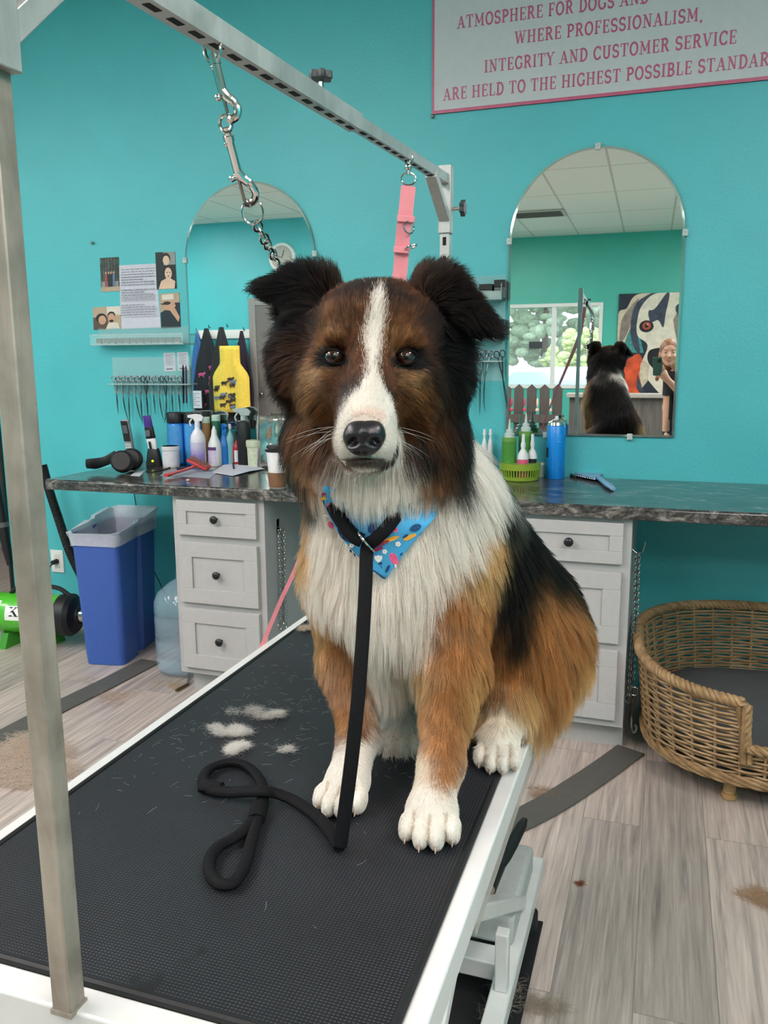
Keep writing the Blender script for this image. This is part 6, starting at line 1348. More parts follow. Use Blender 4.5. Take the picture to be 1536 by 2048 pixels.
# px, py, Y, (dx right, dy down, dz towards viewer), length cm, lift 0..1, colour
CP = [
 # forehead and crown
 (745, 572, 1.00, (0, -0.7, -0.7), 1.6, .3, 'D'), (690, 585, 1.00, (-.3, -0.8, -.5), 2.2, .4, 'R'), (805, 585, 1.00, (.3, -0.8, -.5), 2.2, .4, 'R'),
 (690, 630, .95, (-.4, -0.9, -.2), 1.4, .22, 'D'), (800, 630, .95, (.4, -0.9, -.2), 1.4, .22, 'D'), (720, 610, .95, (-.3, -0.9, -.2), 1.8, .3, 'D'), (675, 610, .97, (-.5, -0.8, -.3), 2.0, .35, 'R'), (820, 610, .97, (.5, -0.8, -.3), 2.0, .35, 'R'), (700, 650, .95, (-.4, -0.9, -.1), 1.4, .25, 'R'), (795, 650, .95, (.4, -0.9, -.1), 1.4, .25, 'R'), (640, 640, .98, (-.8, -.4, -.1), 2.6, .4, 'K'), (850, 640, .98, (.8, -.4, -.1), 2.6, .4, 'K'), (780, 610, .95, (.2, -0.9, -.2), 1.4, .22, 'D'), (655, 660, .95, (-.7, -.6, -.3), 1.5, .25, 'D'), (835, 660, .95, (.7, -.6, -.3), 1.5, .25, 'D'),
 (670, 680, .92, (-.5, -0.85, 0), 1.0, .2, 'B'), (812, 680, .92, (.5, -0.85, 0), 1.0, .2, 'B'), (705, 680, .92, (-.2, -1, 0), 1.0, .2, 'R'), (785, 680, .92, (.2, -1, 0), 1.0, .2, 'B'),
 (640, 700, .94, (-.9, -.4, -.2), 1.6, .25, 'R'), (850, 700, .94, (.9, -.4, -.2), 1.6, .25, 'R'),
 (700, 740, .88, (-.4, -.9, 0), .7, .15, 'R'), (788, 740, .88, (.4, -.9, 0), .7, .15, 'R'), (690, 780, .87, (-.5, -.6, 0), .7, .15, 'D'), (800, 785, .87, (.5, -.6, 0), .7, .15, 'D'),
 (652, 752, .92, (-.9, .3, -.1), 1.1, .2, 'H'), (834, 752, .92, (.9, .3, -.1), 1.1, .2, 'H'), (650, 800, .93, (-.7, .8, 0), 3.0, .35, 'B'), (843, 800, .93, (.7, .8, 0), 3.0, .35, 'B'), (640, 830, .96, (-.6, .9, .1), 4.0, .4, 'R'), (850, 830, .97, (.6, .9, .1), 4.0, .4, 'R'), (690, 800, .9, (-.7, .5, -.1), 1.0, .2, 'R'), (800, 810, .9, (.7, .5, -.1), 1.0, .2, 'R'),
 (628, 770, .96, (-.9, .5, -.1), 3.0, .4, 'R'), (862, 770, .97, (.9, .5, -.1), 3.0, .4, 'D'), (640, 735, .95, (-1, .2, -.1), 2.2, .35, 'D'), (850, 735, .95, (1, .2, -.1), 2.2, .35, 'D'),
 # muzzle
 (738, 810, .82, (0, -1, -.1), .5, .12, 'W'), (700, 840, .82, (-.5, -.7, -.4), .5, .12, 'W'), (770, 840, .82, (.5, -.7, -.4), .5, .12, 'W'), (690, 910, .82, (-.7, .4, -.4), .7, .15, 'W'), (785, 910, .82, (.7, .4, -.4), .7, .15, 'W'), (735, 935, .83, (0, 1, -.2), .7, .15, 'W'),
 (668, 860, .87, (-.8, .4, -.4), 1.2, .2, 'R'), (808, 860, .87, (.8, .4, -.4), 1.2, .2, 'D'), (662, 905, .9, (-.6, .8, -.2), 2.5, .3, 'R'), (815, 905, .9, (.6, .8, -.2), 2.5, .3, 'D'),
 # cheeks and ruff, picture left
 (585, 690, 1.05, (-1, .05, 0), 4.0, .5, 'K'), (580, 730, 1.05, (-1, .3, 0), 4.5, .5, 'K'), (590, 650, 1.05, (-1, 0, 0), 3.5, .45, 'D'), (645, 680, 1.0, (-.9, -.1, .1), 3.0, .45, 'K'),
 (610, 700, 1.0, (-1, .1, -.1), 4.5, .55, 'K'), (598, 660, 1.02, (-1, -.05, -.1), 4.5, .5, 'K'), (600, 750, 1.0, (-1, .5, -.0), 5.0, .55, 'D'), (590, 810, 1.02, (-.8, .8, 0), 5.5, .5, 'K'), (625, 830, .98, (-.7, .9, .1), 4.5, .4, 'R'), (640, 880, .98, (-.5, 1, .1), 4.5, .35, 'R'),
 (592, 870, 1.04, (-.6, .9, .1), 6.0, .45, 'K'), (602, 840, 1.02, (-.7, .9, .1), 5, .45, 'K'), (606, 905, 1.04, (-.5, 1, .1), 6, .4, 'K'), (622, 915, 1.02, (-.35, 1, .15), 5.0, .4, 'D'), (650, 932, 1.0, (-.1, 1, .2), 3.2, .35, 'T'), (690, 945, 1.0, (0, 1, .2), 4.0, .35, 'E'), (590, 940, 1.08, (-.4, 1, 0), 6.5, .4, 'K'), (608, 965, 1.06, (-.3, 1, 0), 6.0, .35, 'K'), (575, 900, 1.1, (-.6, .9, 0), 6, .45, 'K'),
 # cheeks and ruff, picture right
 (905, 690, 1.06, (1, .05, 0), 4.0, .5, 'K'), (910, 730, 1.06, (1, .3, 0), 4.5, .5, 'K'), (905, 650, 1.06, (1, 0, 0), 3.5, .45, 'K'), (848, 680, 1.0, (.9, -.1, .1), 3.0, .45, 'K'),
 (880, 700, 1.02, (1, .1, -.1), 4.5, .55, 'K'), (895, 660, 1.04, (1, -.05, -.1), 4.5, .5, 'K'), (890, 750, 1.02, (1, .5, -.0), 4.5, .5, 'K'), (900, 810, 1.04, (.7, .9, 0), 5.0, .45, 'K'), (860, 830, 1.0, (.6, .9, .1), 4.5, .4, 'R'), (850, 885, .99, (.4, 1, .1), 4.5, .35, 'D'),
 (895, 870, 1.05, (.5, 1, 0), 6.0, .4, 'K'), (865, 925, 1.03, (.25, 1, .1), 5.5, .35, 'R'), (842, 940, 1.02, (.1, 1, .2), 3.2, .35, 'T'), (800, 950, 1.0, (0, 1, .2), 4.0, .35, 'E'), (900, 930, 1.08, (.3, 1, 0), 6.5, .32, 'K'),
 # throat and chest
 (745, 955, 1.0, (0, 1, .2), 5.0, .4, 'E'), (700, 965, 1.02, (-.1, 1, .15), 5.0, .38, 'E'), (795, 965, 1.03, (.1, 1, .15), 5.0, .38, 'E'), (690, 1010, 1.05, (-.1, 1, .1), 5, .3, 'E'), (860, 1000, 1.07, (.15, 1, .1), 6, .3, 'W'), (940, 940, 1.12, (.35, 1, 0), 6, .3, 'W'), (955, 890, 1.14, (.4, .9, 0), 5, .3, 'W'),
 (660, 1080, 1.06, (-.2, 1, .05), 5, .25, 'E'), (730, 1120, 1.04, (0, 1, .1), 5, .25, 'E'), (820, 1120, 1.05, (.05, 1, .1), 5.5, .25, 'E'), (900, 1060, 1.09, (.2, 1, .05), 5.5, .28, 'W'), (965, 1000, 1.12, (.35, 1, 0), 5.5, .28, 'W'),
 (622, 1100, 1.08, (-.25, 1, 0), 4.5, .25, 'L'), (628, 1045, 1.09, (-.3, 1, 0), 4.5, .28, 'L'), (615, 1010, 1.1, (-.3, 1, 0), 5, .28, 'B'), (650, 1180, 1.07, (-.1, 1, .05), 5, .22, 'E'), (740, 1220, 1.05, (0, 1, .1), 6.5, .25, 'E'), (810, 1240, 1.06, (-.1, 1, .1), 6.5, .25, 'E'), (850, 1170, 1.05, (-.05, 1, .05), 5, .2, 'E'), (760, 1290, 1.08, (0, 1, .1), 7.5, .25, 'W'), (830, 1310, 1.08, (-.15, 1, .1), 6.5, .22, 'C'), (790, 1340, 1.13, (0, 1, 0.05), 8, .25, 'C'), (770, 1330, 1.1, (0, 1, 0.05), 8, .25, 'W'), (830, 1350, 1.14, (-.1, 1, .05), 7, .2, 'G'),
 # shoulders
 (585, 1040, 1.12, (-.3, 1, 0), 5, .28, 'L'), (600, 1120, 1.12, (-.2, 1, 0), 4, .22, 'L'), (620, 1190, 1.12, (-.1, 1, 0), 3, .18, 'T'), (575, 1000, 1.16, (-.3, 1, 0), 6, .3, 'B'),
 (975, 1080, 1.14, (.2, 1, 0), 4, .2, 'L'), (945, 1140, 1.10, (.1, 1, 0), 3.5, .18, 'L'), (900, 1200, 1.07, (0, 1, .05), 3, .15, 'T'), (950, 1230, 1.11, (.1, 1, 0), 3, .15, 'T'),
 # forelegs
 (905, 1300, 1.04, (0, 1, 0), 2.6, .16, 'T'), (950, 1320, 1.10, (.2, 1, 0), 3.4, .22, 'T'), (850, 1330, 1.06, (-.1, 1, 0), 2.6, .16, 'L'), (895, 1400, 1.01, (0, 1, 0), 2.0, .14, 'T'), (935, 1400, 1.06, (.25, 1, -.1), 3.0, .2, 'L'), (885, 1480, .98, (0, 1, 0), 1.6, .12, 'T'), (895, 1550, .97, (0, 1, 0), 1.2, .12, 'T'), (845, 1545, .98, (0, 1, 0), 1.0, .12, 'C'), (850, 1600, .95, (0, 1, .1), .9, .12, 'W'), (880, 1640, .93, (0, 1, .2), .4, .08, 'W'), (840, 1650, .93, (0, 1, .2), .4, .08, 'W'), (860, 1665, .92, (0, 1, .2), .35, .08, 'W'), (905, 1600, .97, (.1, 1, .1), 1.0, .13, 'W'),
 (680, 1280, 1.07, (0, 1, 0), 2.4, .14, 'T'), (650, 1240, 1.09, (-.1, 1, 0), 2.4, .14, 'L'), (715, 1360, 1.06, (0, 1, 0), 1.8, .12, 'T'), (690, 1430, 1.05, (0, 1, 0), 1.4, .12, 'T'), (725, 1450, 1.04, (0, 1, 0), 1.4, .12, 'B'), (715, 1510, 1.03, (0, 1, .05), 1.0, .12, 'W'), (735, 1500, 1.05, (.1, 1, 0), 1.0, .12, 'W'), (690, 1560, .99, (0, 1, .2), .7, .1, 'W'), (670, 1590, .99, (0, 1, .2), .4, .08, 'W'), (725, 1580, 1.0, (.1, 1, .1), .4, .08, 'W'), (700, 1600, .98, (.1, 1, .1), .35, .08, 'W'),
 # flank, saddle, rump
 (1005, 1030, 1.18, (.3, 1, -.1), 4.5, .22, 'K'), (1010, 1110, 1.20, (.25, 1, -.05), 4, .18, 'K'), (1040, 1090, 1.25, (.4, 1, -.2), 3.5, .18, 'K'), (1000, 1180, 1.20, (.15, 1, 0), 4, .15, 'K'), (1070, 1150, 1.32, (.5, .9, -.2), 3.5, .16, 'K'), (1010, 1250, 1.22, (.1, 1, 0), 4.5, .16, 'D'), (975, 1290, 1.18, (.0, 1, 0), 5, .18, 'B'), (990, 1190, 1.17, (.1, 1, 0), 4, .15, 'D'), (1120, 1195, 1.38, (.5, .9, -.2), 3.5, .18, 'K'),
 (1060, 1240, 1.27, (.15, 1, 0), 4.5, .18, 'T'), (1110, 1260, 1.33, (.3, 1, 0), 4.5, .22, 'T'), (1150, 1260, 1.40, (.5, 1, -.1), 4.5, .25, 'T'), (1080, 1320, 1.26, (.1, 1, 0), 6, .22, 'T'), (1130, 1330, 1.35, (.2, 1, 0), 6.5, .25, 'L'), (1020, 1330, 1.22, (-.05, 1, 0), 6, .2, 'T'), (1040, 1395, 1.22, (.1, 1, 0), 4.2, .2, 'L'), (985, 1395, 1.18, (-.05, 1, 0), 3.4, .18, 'B'), (1100, 1400, 1.31, (.12, 1, 0), 12, .3, 'L'), (1080, 1370, 1.28, (.1, 1, 0.05), 9, .25, 'T'), (1140, 1380, 1.38, (.1, 1, 0), 12, .3, 'L'), (960, 1420, 1.20, (-.1, 1, 0), 5, .2, 'L'),
 (995, 1470, 1.19, (0, 1, .2), .5, .1, 'W'), (995, 1505, 1.17, (0, 1, .2), .4, .08, 'W'), (975, 1470, 1.19, (0, 1, .2), .5, .1, 'W'), (1025, 1475, 1.2, (.1, 1, .2), .5, .1, 'W'), (1000, 1455, 1.22, (0, 1, .2), .7, .1, 'W'), (1015, 1490, 1.19, (.1, 1, .2), .5, .1, 'W'), (970, 1490, 1.19, (-.1, 1, .2), .5, .1, 'W'), (1035, 1440, 1.24, (.1, 1, 0), 4.5, .25, 'L'), (1000, 1432, 1.2, (0, 1, .1), 1.8, .15, 'C'), (960, 1440, 1.2, (-.2, 1, .1), 3, .2, 'L'), (770, 1430, 1.2, (0, 1, 0), 1.6, .15, 'W'), (880, 1400, 1.2, (0, 1, 0), 4, .2, 'B'), (650, 1350, 1.27, (0, 1, 0), 3, .2, 'T'), (700, 1250, 1.3, (-.2, 1, 0), 4, .2, 'K'),
 # ears
 (650, 610, 1.0, (-.3, -.8, .3), 2.4, .35, 'D'), (625, 640, 1.0, (-.9, .2, .3), 4.0, .45, 'K'), (600, 600, 1.0, (-.9, .2, .2), 3.0, .3, 'K'), (655, 579, 1.03, (.1, -1, -.2), 3.2, .5, 'D'), (618, 562, 1.02, (-.3, -.8, -.1), 2.4, .4, 'K'), (580, 564, .99, (-1, -.15, .1), 2.0, .25, 'K'), (560, 584, .99, (-1, .15, .1), 2.0, .15, 'K'), (520, 586, .99, (-1, .15, .05), 1.8, .12, 'K'), (580, 604, 1.0, (-.9, .45, .1), 2.4, .25, 'K'),
 (840, 610, 1.02, (.3, -.8, .3), 2.4, .35, 'D'), (870, 645, 1.02, (.9, .2, .3), 4.0, .45, 'K'), (890, 610, 1.02, (.9, .3, .2), 3.0, .3, 'K'), (840, 579, 1.05, (-.1, -1, -.2), 3.2, .5, 'D'), (880, 564, 1.04, (.3, -.8, -.1), 2.6, .4, 'D'), (915, 594, 1.03, (.8, .1, .1), 2.0, .25, 'D'), (905, 589, 1.02, (.8, .2, .1), 2.0, .25, 'K'), (935, 610, 1.01, (.8, .55, .1), 2.2, .15, 'K'), (975, 645, 1.01, (.75, .7, .05), 2.0, .12, 'K'), (935, 635, 1.02, (.7, .75, .1), 2.6, .25, 'K'),
]
BKP = [  # the back of the animal, in metres
 ((-0.3, 1.15, 1.44), (0, 0.5, -0.6), 3, 0.3, 'D'),
 ((-0.4, 1.1, 1.48), (-0.5, 0.2, -0.3), 2.5, 0.3, 'K'),
 ((-0.19, 1.13, 1.48), (0.5, 0.2, -0.3), 2.5, 0.3, 'K'),
 ((-0.34, 1.15, 1.4), (-0.3, 0.3, -1), 4, 0.35, 'K'),
 ((-0.25, 1.16, 1.4), (0.3, 0.3, -1), 4, 0.35, 'K'),
 ((-0.3, 1.18, 1.36), (0, 0.3, -1), 5, 0.3, 'K'),
 ((-0.28, 1.22, 1.33), (0, 0.3, -1), 5, 0.3, 'W'),
 ((-0.24, 1.22, 1.32), (0.1, 0.3, -1), 5, 0.3, 'G'),
 ((-0.36, 1.2, 1.3), (-0.2, 0.2, -1), 5, 0.3, 'K'),
 ((-0.17, 1.19, 1.27), (0.2, 0.2, -1), 5, 0.3, 'W'),
 ((-0.2, 1.24, 1.27), (0.2, 0.2, -1), 5, 0.3, 'K'),
 ((-0.31, 1.26, 1.27), (0, 0.3, -1), 5, 0.25, 'K'),
 ((-0.25, 1.28, 1.24), (0, 0.3, -1), 5, 0.25, 'K'),
 ((-0.3, 1.33, 1.18), (0, 0.3, -1), 4.5, 0.2, 'K'),
 ((-0.22, 1.33, 1.16), (0, 0.3, -1), 4.5, 0.2, 'K'),
 ((-0.36, 1.3, 1.16), (-0.2, 0.2, -1), 4.5, 0.2, 'K'),
 ((-0.27, 1.38, 1.1), (0, 0.3, -1), 4, 0.18, 'K'),
 ((-0.2, 1.4, 1.08), (0.1, 0.3, -1), 4, 0.18, 'K'),
 ((-0.34, 1.36, 1.08), (-0.1, 0.3, -1), 4, 0.18, 'K'),
 ((-0.25, 1.45, 1.02), (0, 0.3, -1), 4.5, 0.18, 'K'),
 ((-0.17, 1.45, 1.0), (0.2, 0.3, -1), 4.5, 0.2, 'K'),
 ((-0.32, 1.44, 1.0), (-0.1, 0.3, -1), 4.5, 0.2, 'K'),
 ((-0.24, 1.5, 0.93), (0, 0.2, -1), 5, 0.2, 'K'),
 ((-0.17, 1.49, 0.92), (0.2, 0.2, -1), 5.5, 0.22, 'K'),
 ((-0.31, 1.49, 0.92), (-0.1, 0.2, -1), 5, 0.2, 'K'),
 ((-0.4, 1.27, 1.12), (-0.2, 0.1, -1), 4, 0.2, 'K'),
 ((-0.39, 1.38, 1.0), (-0.2, 0.1, -1), 5, 0.2, 'K'),
 ((-0.4, 1.3, 0.98), (-0.2, 0.1, -1), 5, 0.2, 'D'),
 ((-0.24, 1.5, 0.86), (0, 0.1, -1), 5, 0.2, 'K'),
 ((-0.36, 1.47, 0.86), (0, 0.1, -1), 5, 0.2, 'D'),
 ((-0.4, 1.2, 1.2), (-0.2, 0.1, -1), 4, 0.2, 'K'),
 ((-0.41, 1.18, 1.05), (-0.1, 0, -1), 3.5, 0.2, 'B'),
 ((-0.42, 1.25, 0.92), (-0.1, 0, -1), 4, 0.2, 'B'),
]
cpp = np.array([P3(c[0], c[1], c[2]) for c in CP]+[b[0] for b in BKP])
cpd = np.array([HX*c[3][0]-HZ*c[3][1]+HY_*c[3][2] for c in CP]+[np.array(b[1], float) for b in BKP]); cpd /= np.linalg.norm(cpd, axis=1, keepdims=True)
cpl = np.array([c[4] for c in CP]+[b[2] for b in BKP])/100; cpf = np.array([c[5] for c in CP]+[b[3] for b in BKP]); cpc = np.array([PAL[c[6]] for c in CP]+[PAL[b[4]] for b in BKP])
# snap control points onto the surface so that the depths need not be exact
for _ in range(6):
    dd_ = trilin(VOL, cpp); cpp = cpp-sgrad(cpp)*np.clip(dd_, -0.03, 0.03)[:, None]
def idw(p, power):
    out_w = []; 
    d2 = ((p[:, None, :]-cpp[None])**2).sum(2)+1e-6
    w_ = d2**(-power/2); k = np.argpartition(d2, 6, axis=1)[:, 6]; thr = d2[np.arange(len(p)), k]; w_ = np.where(d2 <= thr[:, None], w_, 0); return w_/w_.sum(1, keepdims=True)
def proj_px(p):
    q = p-np.array([0, 0, EYE]); z = q @ _f; return 768+F_PX*(q @ _r)/z, 1024-F_PX*(q @ _u)/z
BLZ = np.array([(759, 580, 3), (753, 605, 11), (749, 645, 18), (745, 690, 17), (746, 720, 12), (745, 745, 12), (743, 775, 22), (740, 800, 40), (738, 835, 54), (736, 880, 60), (737, 955, 54)], float)
def paint(p, nrm, rng):
    """coat colour at a point of the body: blaze, mask and patches of the animal"""
    n = len(p); jit = p+rng.normal(0, 0.006, (n, 3)); w_ = idw(jit, 4.0); col = w_ @ cpc
    px, py = proj_px(p); front = (nrm @ HY_ > 0.05) & (((p-HO) @ HY_) > -0.035) & (py < 960)
    cx = np.interp(py, BLZ[:, 1], BLZ[:, 0]); hw_ = np.interp(py, BLZ[:, 1], BLZ[:, 2], left=0)
    e = hw_-np.abs(px-cx)+rng.normal(0, 1, n)*np.where(py < 760, 6.0, 3.0); m = front & (e > 0) & (py > 570) & (((p-HO) @ HY_) > 0.0)
    col[m] = PAL['W']
    mo = (np.abs(px-736) < 42) & (py > 915) & (py < 931+rng.normal(0, 2, n)) & ((p-HO) @ HY_ > 0.05); col[mo] = PAL['G']*0.35
    pk = m & (((px-738)/30)**2+((py-834)/17)**2 < 1+rng.normal(0, 0.25, n)); col[pk] = PAL['W']*np.array([1, .86, .82])
    for ex, ey in ((667, 716), (812, 718)):                    # dark eye rims and tan brows
        d = np.hypot((px-ex)/1.25, py-ey-1); r = front & (d < 21+rng.normal(0, 3, n)); col[r] = PAL['K']
        s = 1 if ex > 742 else -1; r = front & (np.hypot((px-(ex-s*21))/1.3, py-ey-12) < 9+rng.normal(0, 2, n)); col[r] = PAL['K']
        s = 1 if ex > 742 else -1; d2 = np.hypot((px-(ex-s*12))/1.7, (py-(ey-42))/1.0); r = front & (d2 < 8+rng.normal(0, 4, n)); col[r] = PAL['H']
    for t_, d_, s_ in TOES:                                   # yellowish stain between the toes, also darkened to paint in the gaps' shade
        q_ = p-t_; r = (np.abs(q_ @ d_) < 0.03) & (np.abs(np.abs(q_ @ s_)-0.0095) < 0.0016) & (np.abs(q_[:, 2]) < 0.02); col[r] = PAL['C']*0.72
    return col
rng = np.random.default_rng(11)
dog = thing('pet_dog', 'large fluffy black white and tan dog sitting on the grooming table', 'dog', (-0.27, 1.15, TP))
base = np.array(dog.location)
me = bpy.data.meshes.new('body'); me.from_pydata((DV-base).tolist(), [], DF.tolist()); me.polygons.foreach_set('use_smooth', np.ones(len(DF), bool)); me.update()
body = bpy.data.objects.new('body', me); COL.objects.link(body); body.parent = dog
DN = sgrad(DV); vc = np.zeros((len(DV), 4), np.float32); vc[:, 3] = 1
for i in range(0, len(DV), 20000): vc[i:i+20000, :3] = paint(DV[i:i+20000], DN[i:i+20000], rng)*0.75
at_ = me.attributes.new('coat', 'FLOAT_COLOR', 'POINT'); at_.data.foreach_set('color', vc.ravel())
sk = N('dog_skin'); a_ = sk.new('ShaderNodeAttribute'); a_.attribute_name = 'coat'; sk.set(Base_Color=a_.outputs['Color'], Roughness=0.8); sk.b.inputs['Specular IOR Level'].default_value = 0.2; me.materials.append(sk.m)

# sample roots
tri = np.concatenate([DF[:, [0, 1, 2]], DF[:, [0, 2, 3]]]); A_ = DV[tri[:, 0]]; B_ = DV[tri[:, 1]]; C_ = DV[tri[:, 2]]
ar = np.linalg.norm(np.cross(B_-A_, C_-A_), axis=1)/2; ctr = (A_+B_+C_)/3
hdist = np.linalg.norm(ctr-HO, axis=1)
yy_, zz_ = ctr[:, 1], ctr[:, 2]
dens = np.ones(len(tri)); dens[hdist < 0.17] = 3.6
fr = ((ctr-HO) @ HY_ > 0.0) & (hdist < 0.17); dens[fr] = 6.5
dens[(zz_ < 0.95) & (yy_ < 1.10)] = 2.6; dens[(ctr[:, 1] > 1.36)] *= 0.7; dens[zz_ < TP+0.006] = 0
px_, py_ = proj_px(ctr)
for e in EYES: dens[np.linalg.norm(ctr-(e+HY_*0.006), axis=1) < 0.0113] = 0
NOSE = hd(-0.0005, 0.130, -0.093)
dens[np.linalg.norm((ctr-NOSE)/np.array([1, 1, 1.0]), axis=1) < 0.022] = 0
NST = 290000
pr = ar*dens; pr /= pr.sum(); ti = rng.choice(len(tri), NST, p=pr)
u = rng.random(NST); v = rng.random(NST); f = u+v > 1; u[f] = 1-u[f]; v[f] = 1-v[f]
root = A_[ti]+(B_[ti]-A_[ti])*u[:, None]+(C_[ti]-A_[ti])*v[:, None]
nrm = sgrad(root)
col = np.zeros((NST, 3)); dr = np.zeros((NST, 3)); ln = np.zeros(NST); lf = np.zeros(NST)
for i in range(0, NST, 10000):
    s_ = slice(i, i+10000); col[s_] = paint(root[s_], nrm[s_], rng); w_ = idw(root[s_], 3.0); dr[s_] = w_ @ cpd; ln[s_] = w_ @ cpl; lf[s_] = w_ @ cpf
t = dr-nrm*(dr*nrm).sum(1, keepdims=True); t /= np.maximum(np.linalg.norm(t, axis=1, keepdims=True), 1e-6)
# hairs lift off the skin, then follow the flow and gravity
jit = rng.normal(0, 1, (NST, 3)); jit -= nrm*(jit*nrm).sum(1, keepdims=True)
L_ = ln*rng.uniform(0.65, 1.15, NST)
BAND = np.array([(640, 985), (690, 1085), (768, 1160), (830, 1090), (880, 1030), (860, 1000), (745, 1000)])
def inpoly(x, y, poly):
    c = np.zeros(len(x), bool); j = len(poly)-1
    for i in range(len(poly)):
        xi, yi = poly[i]; xj, yj = poly[j]; c ^= ((yi > y) != (yj > y)) & (x < (xj-xi)*(y-yi)/(yj-yi+1e-9)+xi); j = i
    return c
rx, ry = proj_px(root); under = inpoly(rx, ry, BAND) & (root[:, 1] < 1.13) & (ry > 985); L_[under] *= 0.22
NP = 6; pts = np.zeros((NST, NP, 3)); pts[:, 0] = root
d0 = t*(1-lf[:, None]*0.75)+nrm*(0.18+lf[:, None]*1.15)+jit*0.10; d0 /= np.linalg.norm(d0, axis=1, keepdims=True)
grav = np.clip((ln-0.02)/0.05, 0, 1)*0.5
bend = rng.normal(0, 0.12, (NST, 3))
for k in range(1, NP):
    s_ = k/(NP-1); d = d0*(1-0.55*s_)+t*(0.9*s_)+np.array([0, 0, -1.0])*(grav*s_)[:, None]+bend*s_; d /= np.linalg.norm(d, axis=1, keepdims=True)
    pts[:, k] = pts[:, k-1]+d*(L_/(NP-1))[:, None]
# clumping
from mathutils import kdtree
NC = 9000; ci = rng.choice(NST, NC, replace=False); kd = kdtree.KDTree(NC)
for a, i in enumerate(ci): kd.insert(root[i], a)
kd.balance(); near = np.array([kd.find(r)[1] for r in root]); cidx = ci[near]
amt = np.clip((ln-0.006)/0.03, 0, 1)*0.78*rng.uniform(0.45, 1.0, NST)
off = pts[cidx]-root[cidx][:, None, :]
tgt = root[cidx][:, None, :]+off*(L_/np.maximum(L_[cidx], 1e-4))[:, None, None].clip(0.5, 1.4)
sk_ = (np.arange(NP)/(NP-1))**1.3
wgt = amt[:, None]*sk_[None]; pts = pts*(1-wgt[..., None])+tgt*wgt[..., None]
# keep hair out of the body and off the mat
for k in range(1, NP):
    d = trilin(VOL, pts[:, k]); m = d < 0.0012; g = sgrad(pts[m, k]); pts[m, k] += g*(0.0016-d[m])[:, None]
overt = (pts[..., 0] < TX1+0.004) & (pts[..., 0] > TX0) & (pts[..., 1] < TY1); pts[..., 2] = np.where(overt, np.maximum(pts[..., 2], TP+0.0012+rng.random((NST, 1))*0.004), pts[..., 2])
hv = rng.uniform(0.72, 1.22, NST)*(1+0.18*rng.normal(0, 1, NC)[near]).clip(0.6, 1.5)
colv = np.clip(col*hv[:, None], 0, 0.9); lum = col.mean(1); dark = lum < 0.03; br_ = (lum > 0.03) & (lum < 0.55); cl_r = rng.random(NC)[near]; sel = br_ & (cl_r < 0.27) & (lum < 0.14) & (rng.random(NST) < 0.75); colv[sel] = colv[sel]*0.35+PAL['D']*0.4

mixr = (rng.random(NST) < 0.03) & dark; colv[mixr] = PAL['R']*rng.uniform(0.3, 0.8, (mixr.sum(), 1))
wh = lum > 0.6; colv[wh] = np.clip(col[wh]*rng.uniform(0.88, 1.06, (wh.sum(), 1)), 0, 0.93)
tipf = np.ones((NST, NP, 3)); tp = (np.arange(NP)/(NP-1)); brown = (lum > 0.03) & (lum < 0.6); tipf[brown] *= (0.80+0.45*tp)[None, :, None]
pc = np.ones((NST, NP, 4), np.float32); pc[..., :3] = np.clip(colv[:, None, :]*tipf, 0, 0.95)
def make_hair(name, pts, pc, r0, r1, mat, parent, base):
    n, m = pts.shape[:2]; h = bpy.data.hair_curves.new(name); h.add_curves([m]*n)
    h.attributes['position'].data.foreach_set('vector', (pts-base).astype(np.float32).ravel())
    ra = h.attributes.get('radius') or h.attributes.new('radius', 'FLOAT', 'POINT')
    rr_ = (r0[:, None] if hasattr(r0, 'shape') else r0)*(1-(np.arange(m)/(m-1))[None]**2.2*(1-r1)); ra.data.foreach_set('value', np.broadcast_to(rr_, (n, m)).astype(np.float32).ravel())
    ca = h.attributes.new('coat', 'FLOAT_COLOR', 'POINT'); ca.data.foreach_set('color', pc.astype(np.float32).ravel())
    h.materials.append(mat); o = bpy.data.objects.new(name, h); COL.objects.link(o); o.parent = parent; return o
hm = bpy.data.materials.new('dog_coat'); hm.use_nodes = True; nt = hm.node_tree
nt.nodes.remove(nt.nodes['Principled BSDF']); ab_ = nt.nodes.new('ShaderNodeAttribute'); ab_.attribute_name = 'coat'
hb = nt.nodes.new('ShaderNodeBsdfHairPrincipled'); hb.parametrization = 'COLOR'; hb.inputs['Roughness'].default_value = 0.42; hb.inputs['Radial Roughness'].default_value = 0.6; hb.inputs['IOR'].default_value = 1.42; hb.inputs['Random Roughness'].default_value = 0.2; hb.inputs['Coat'].default_value = 0.0
nt.links.new(ab_.outputs['Color'], hb.inputs['Color']); df_ = nt.nodes.new('ShaderNodeBsdfDiffuse'); nt.links.new(ab_.outputs['Color'], df_.inputs['Color']); mx_ = nt.nodes.new('ShaderNodeMixShader'); mx_.inputs[0].default_value = 0.5
nt.links.new(hb.outputs['BSDF'], mx_.inputs[1]); nt.links.new(df_.outputs['BSDF'], mx_.inputs[2]); nt.links.new(mx_.outputs['Shader'], nt.nodes['Material Output'].inputs['Surface'])
r0 = np.where(ln < 0.012, 0.00016, 0.00023)
fur = make_hair('fur_coat', pts, pc, r0, 0.15, hm, dog, base)

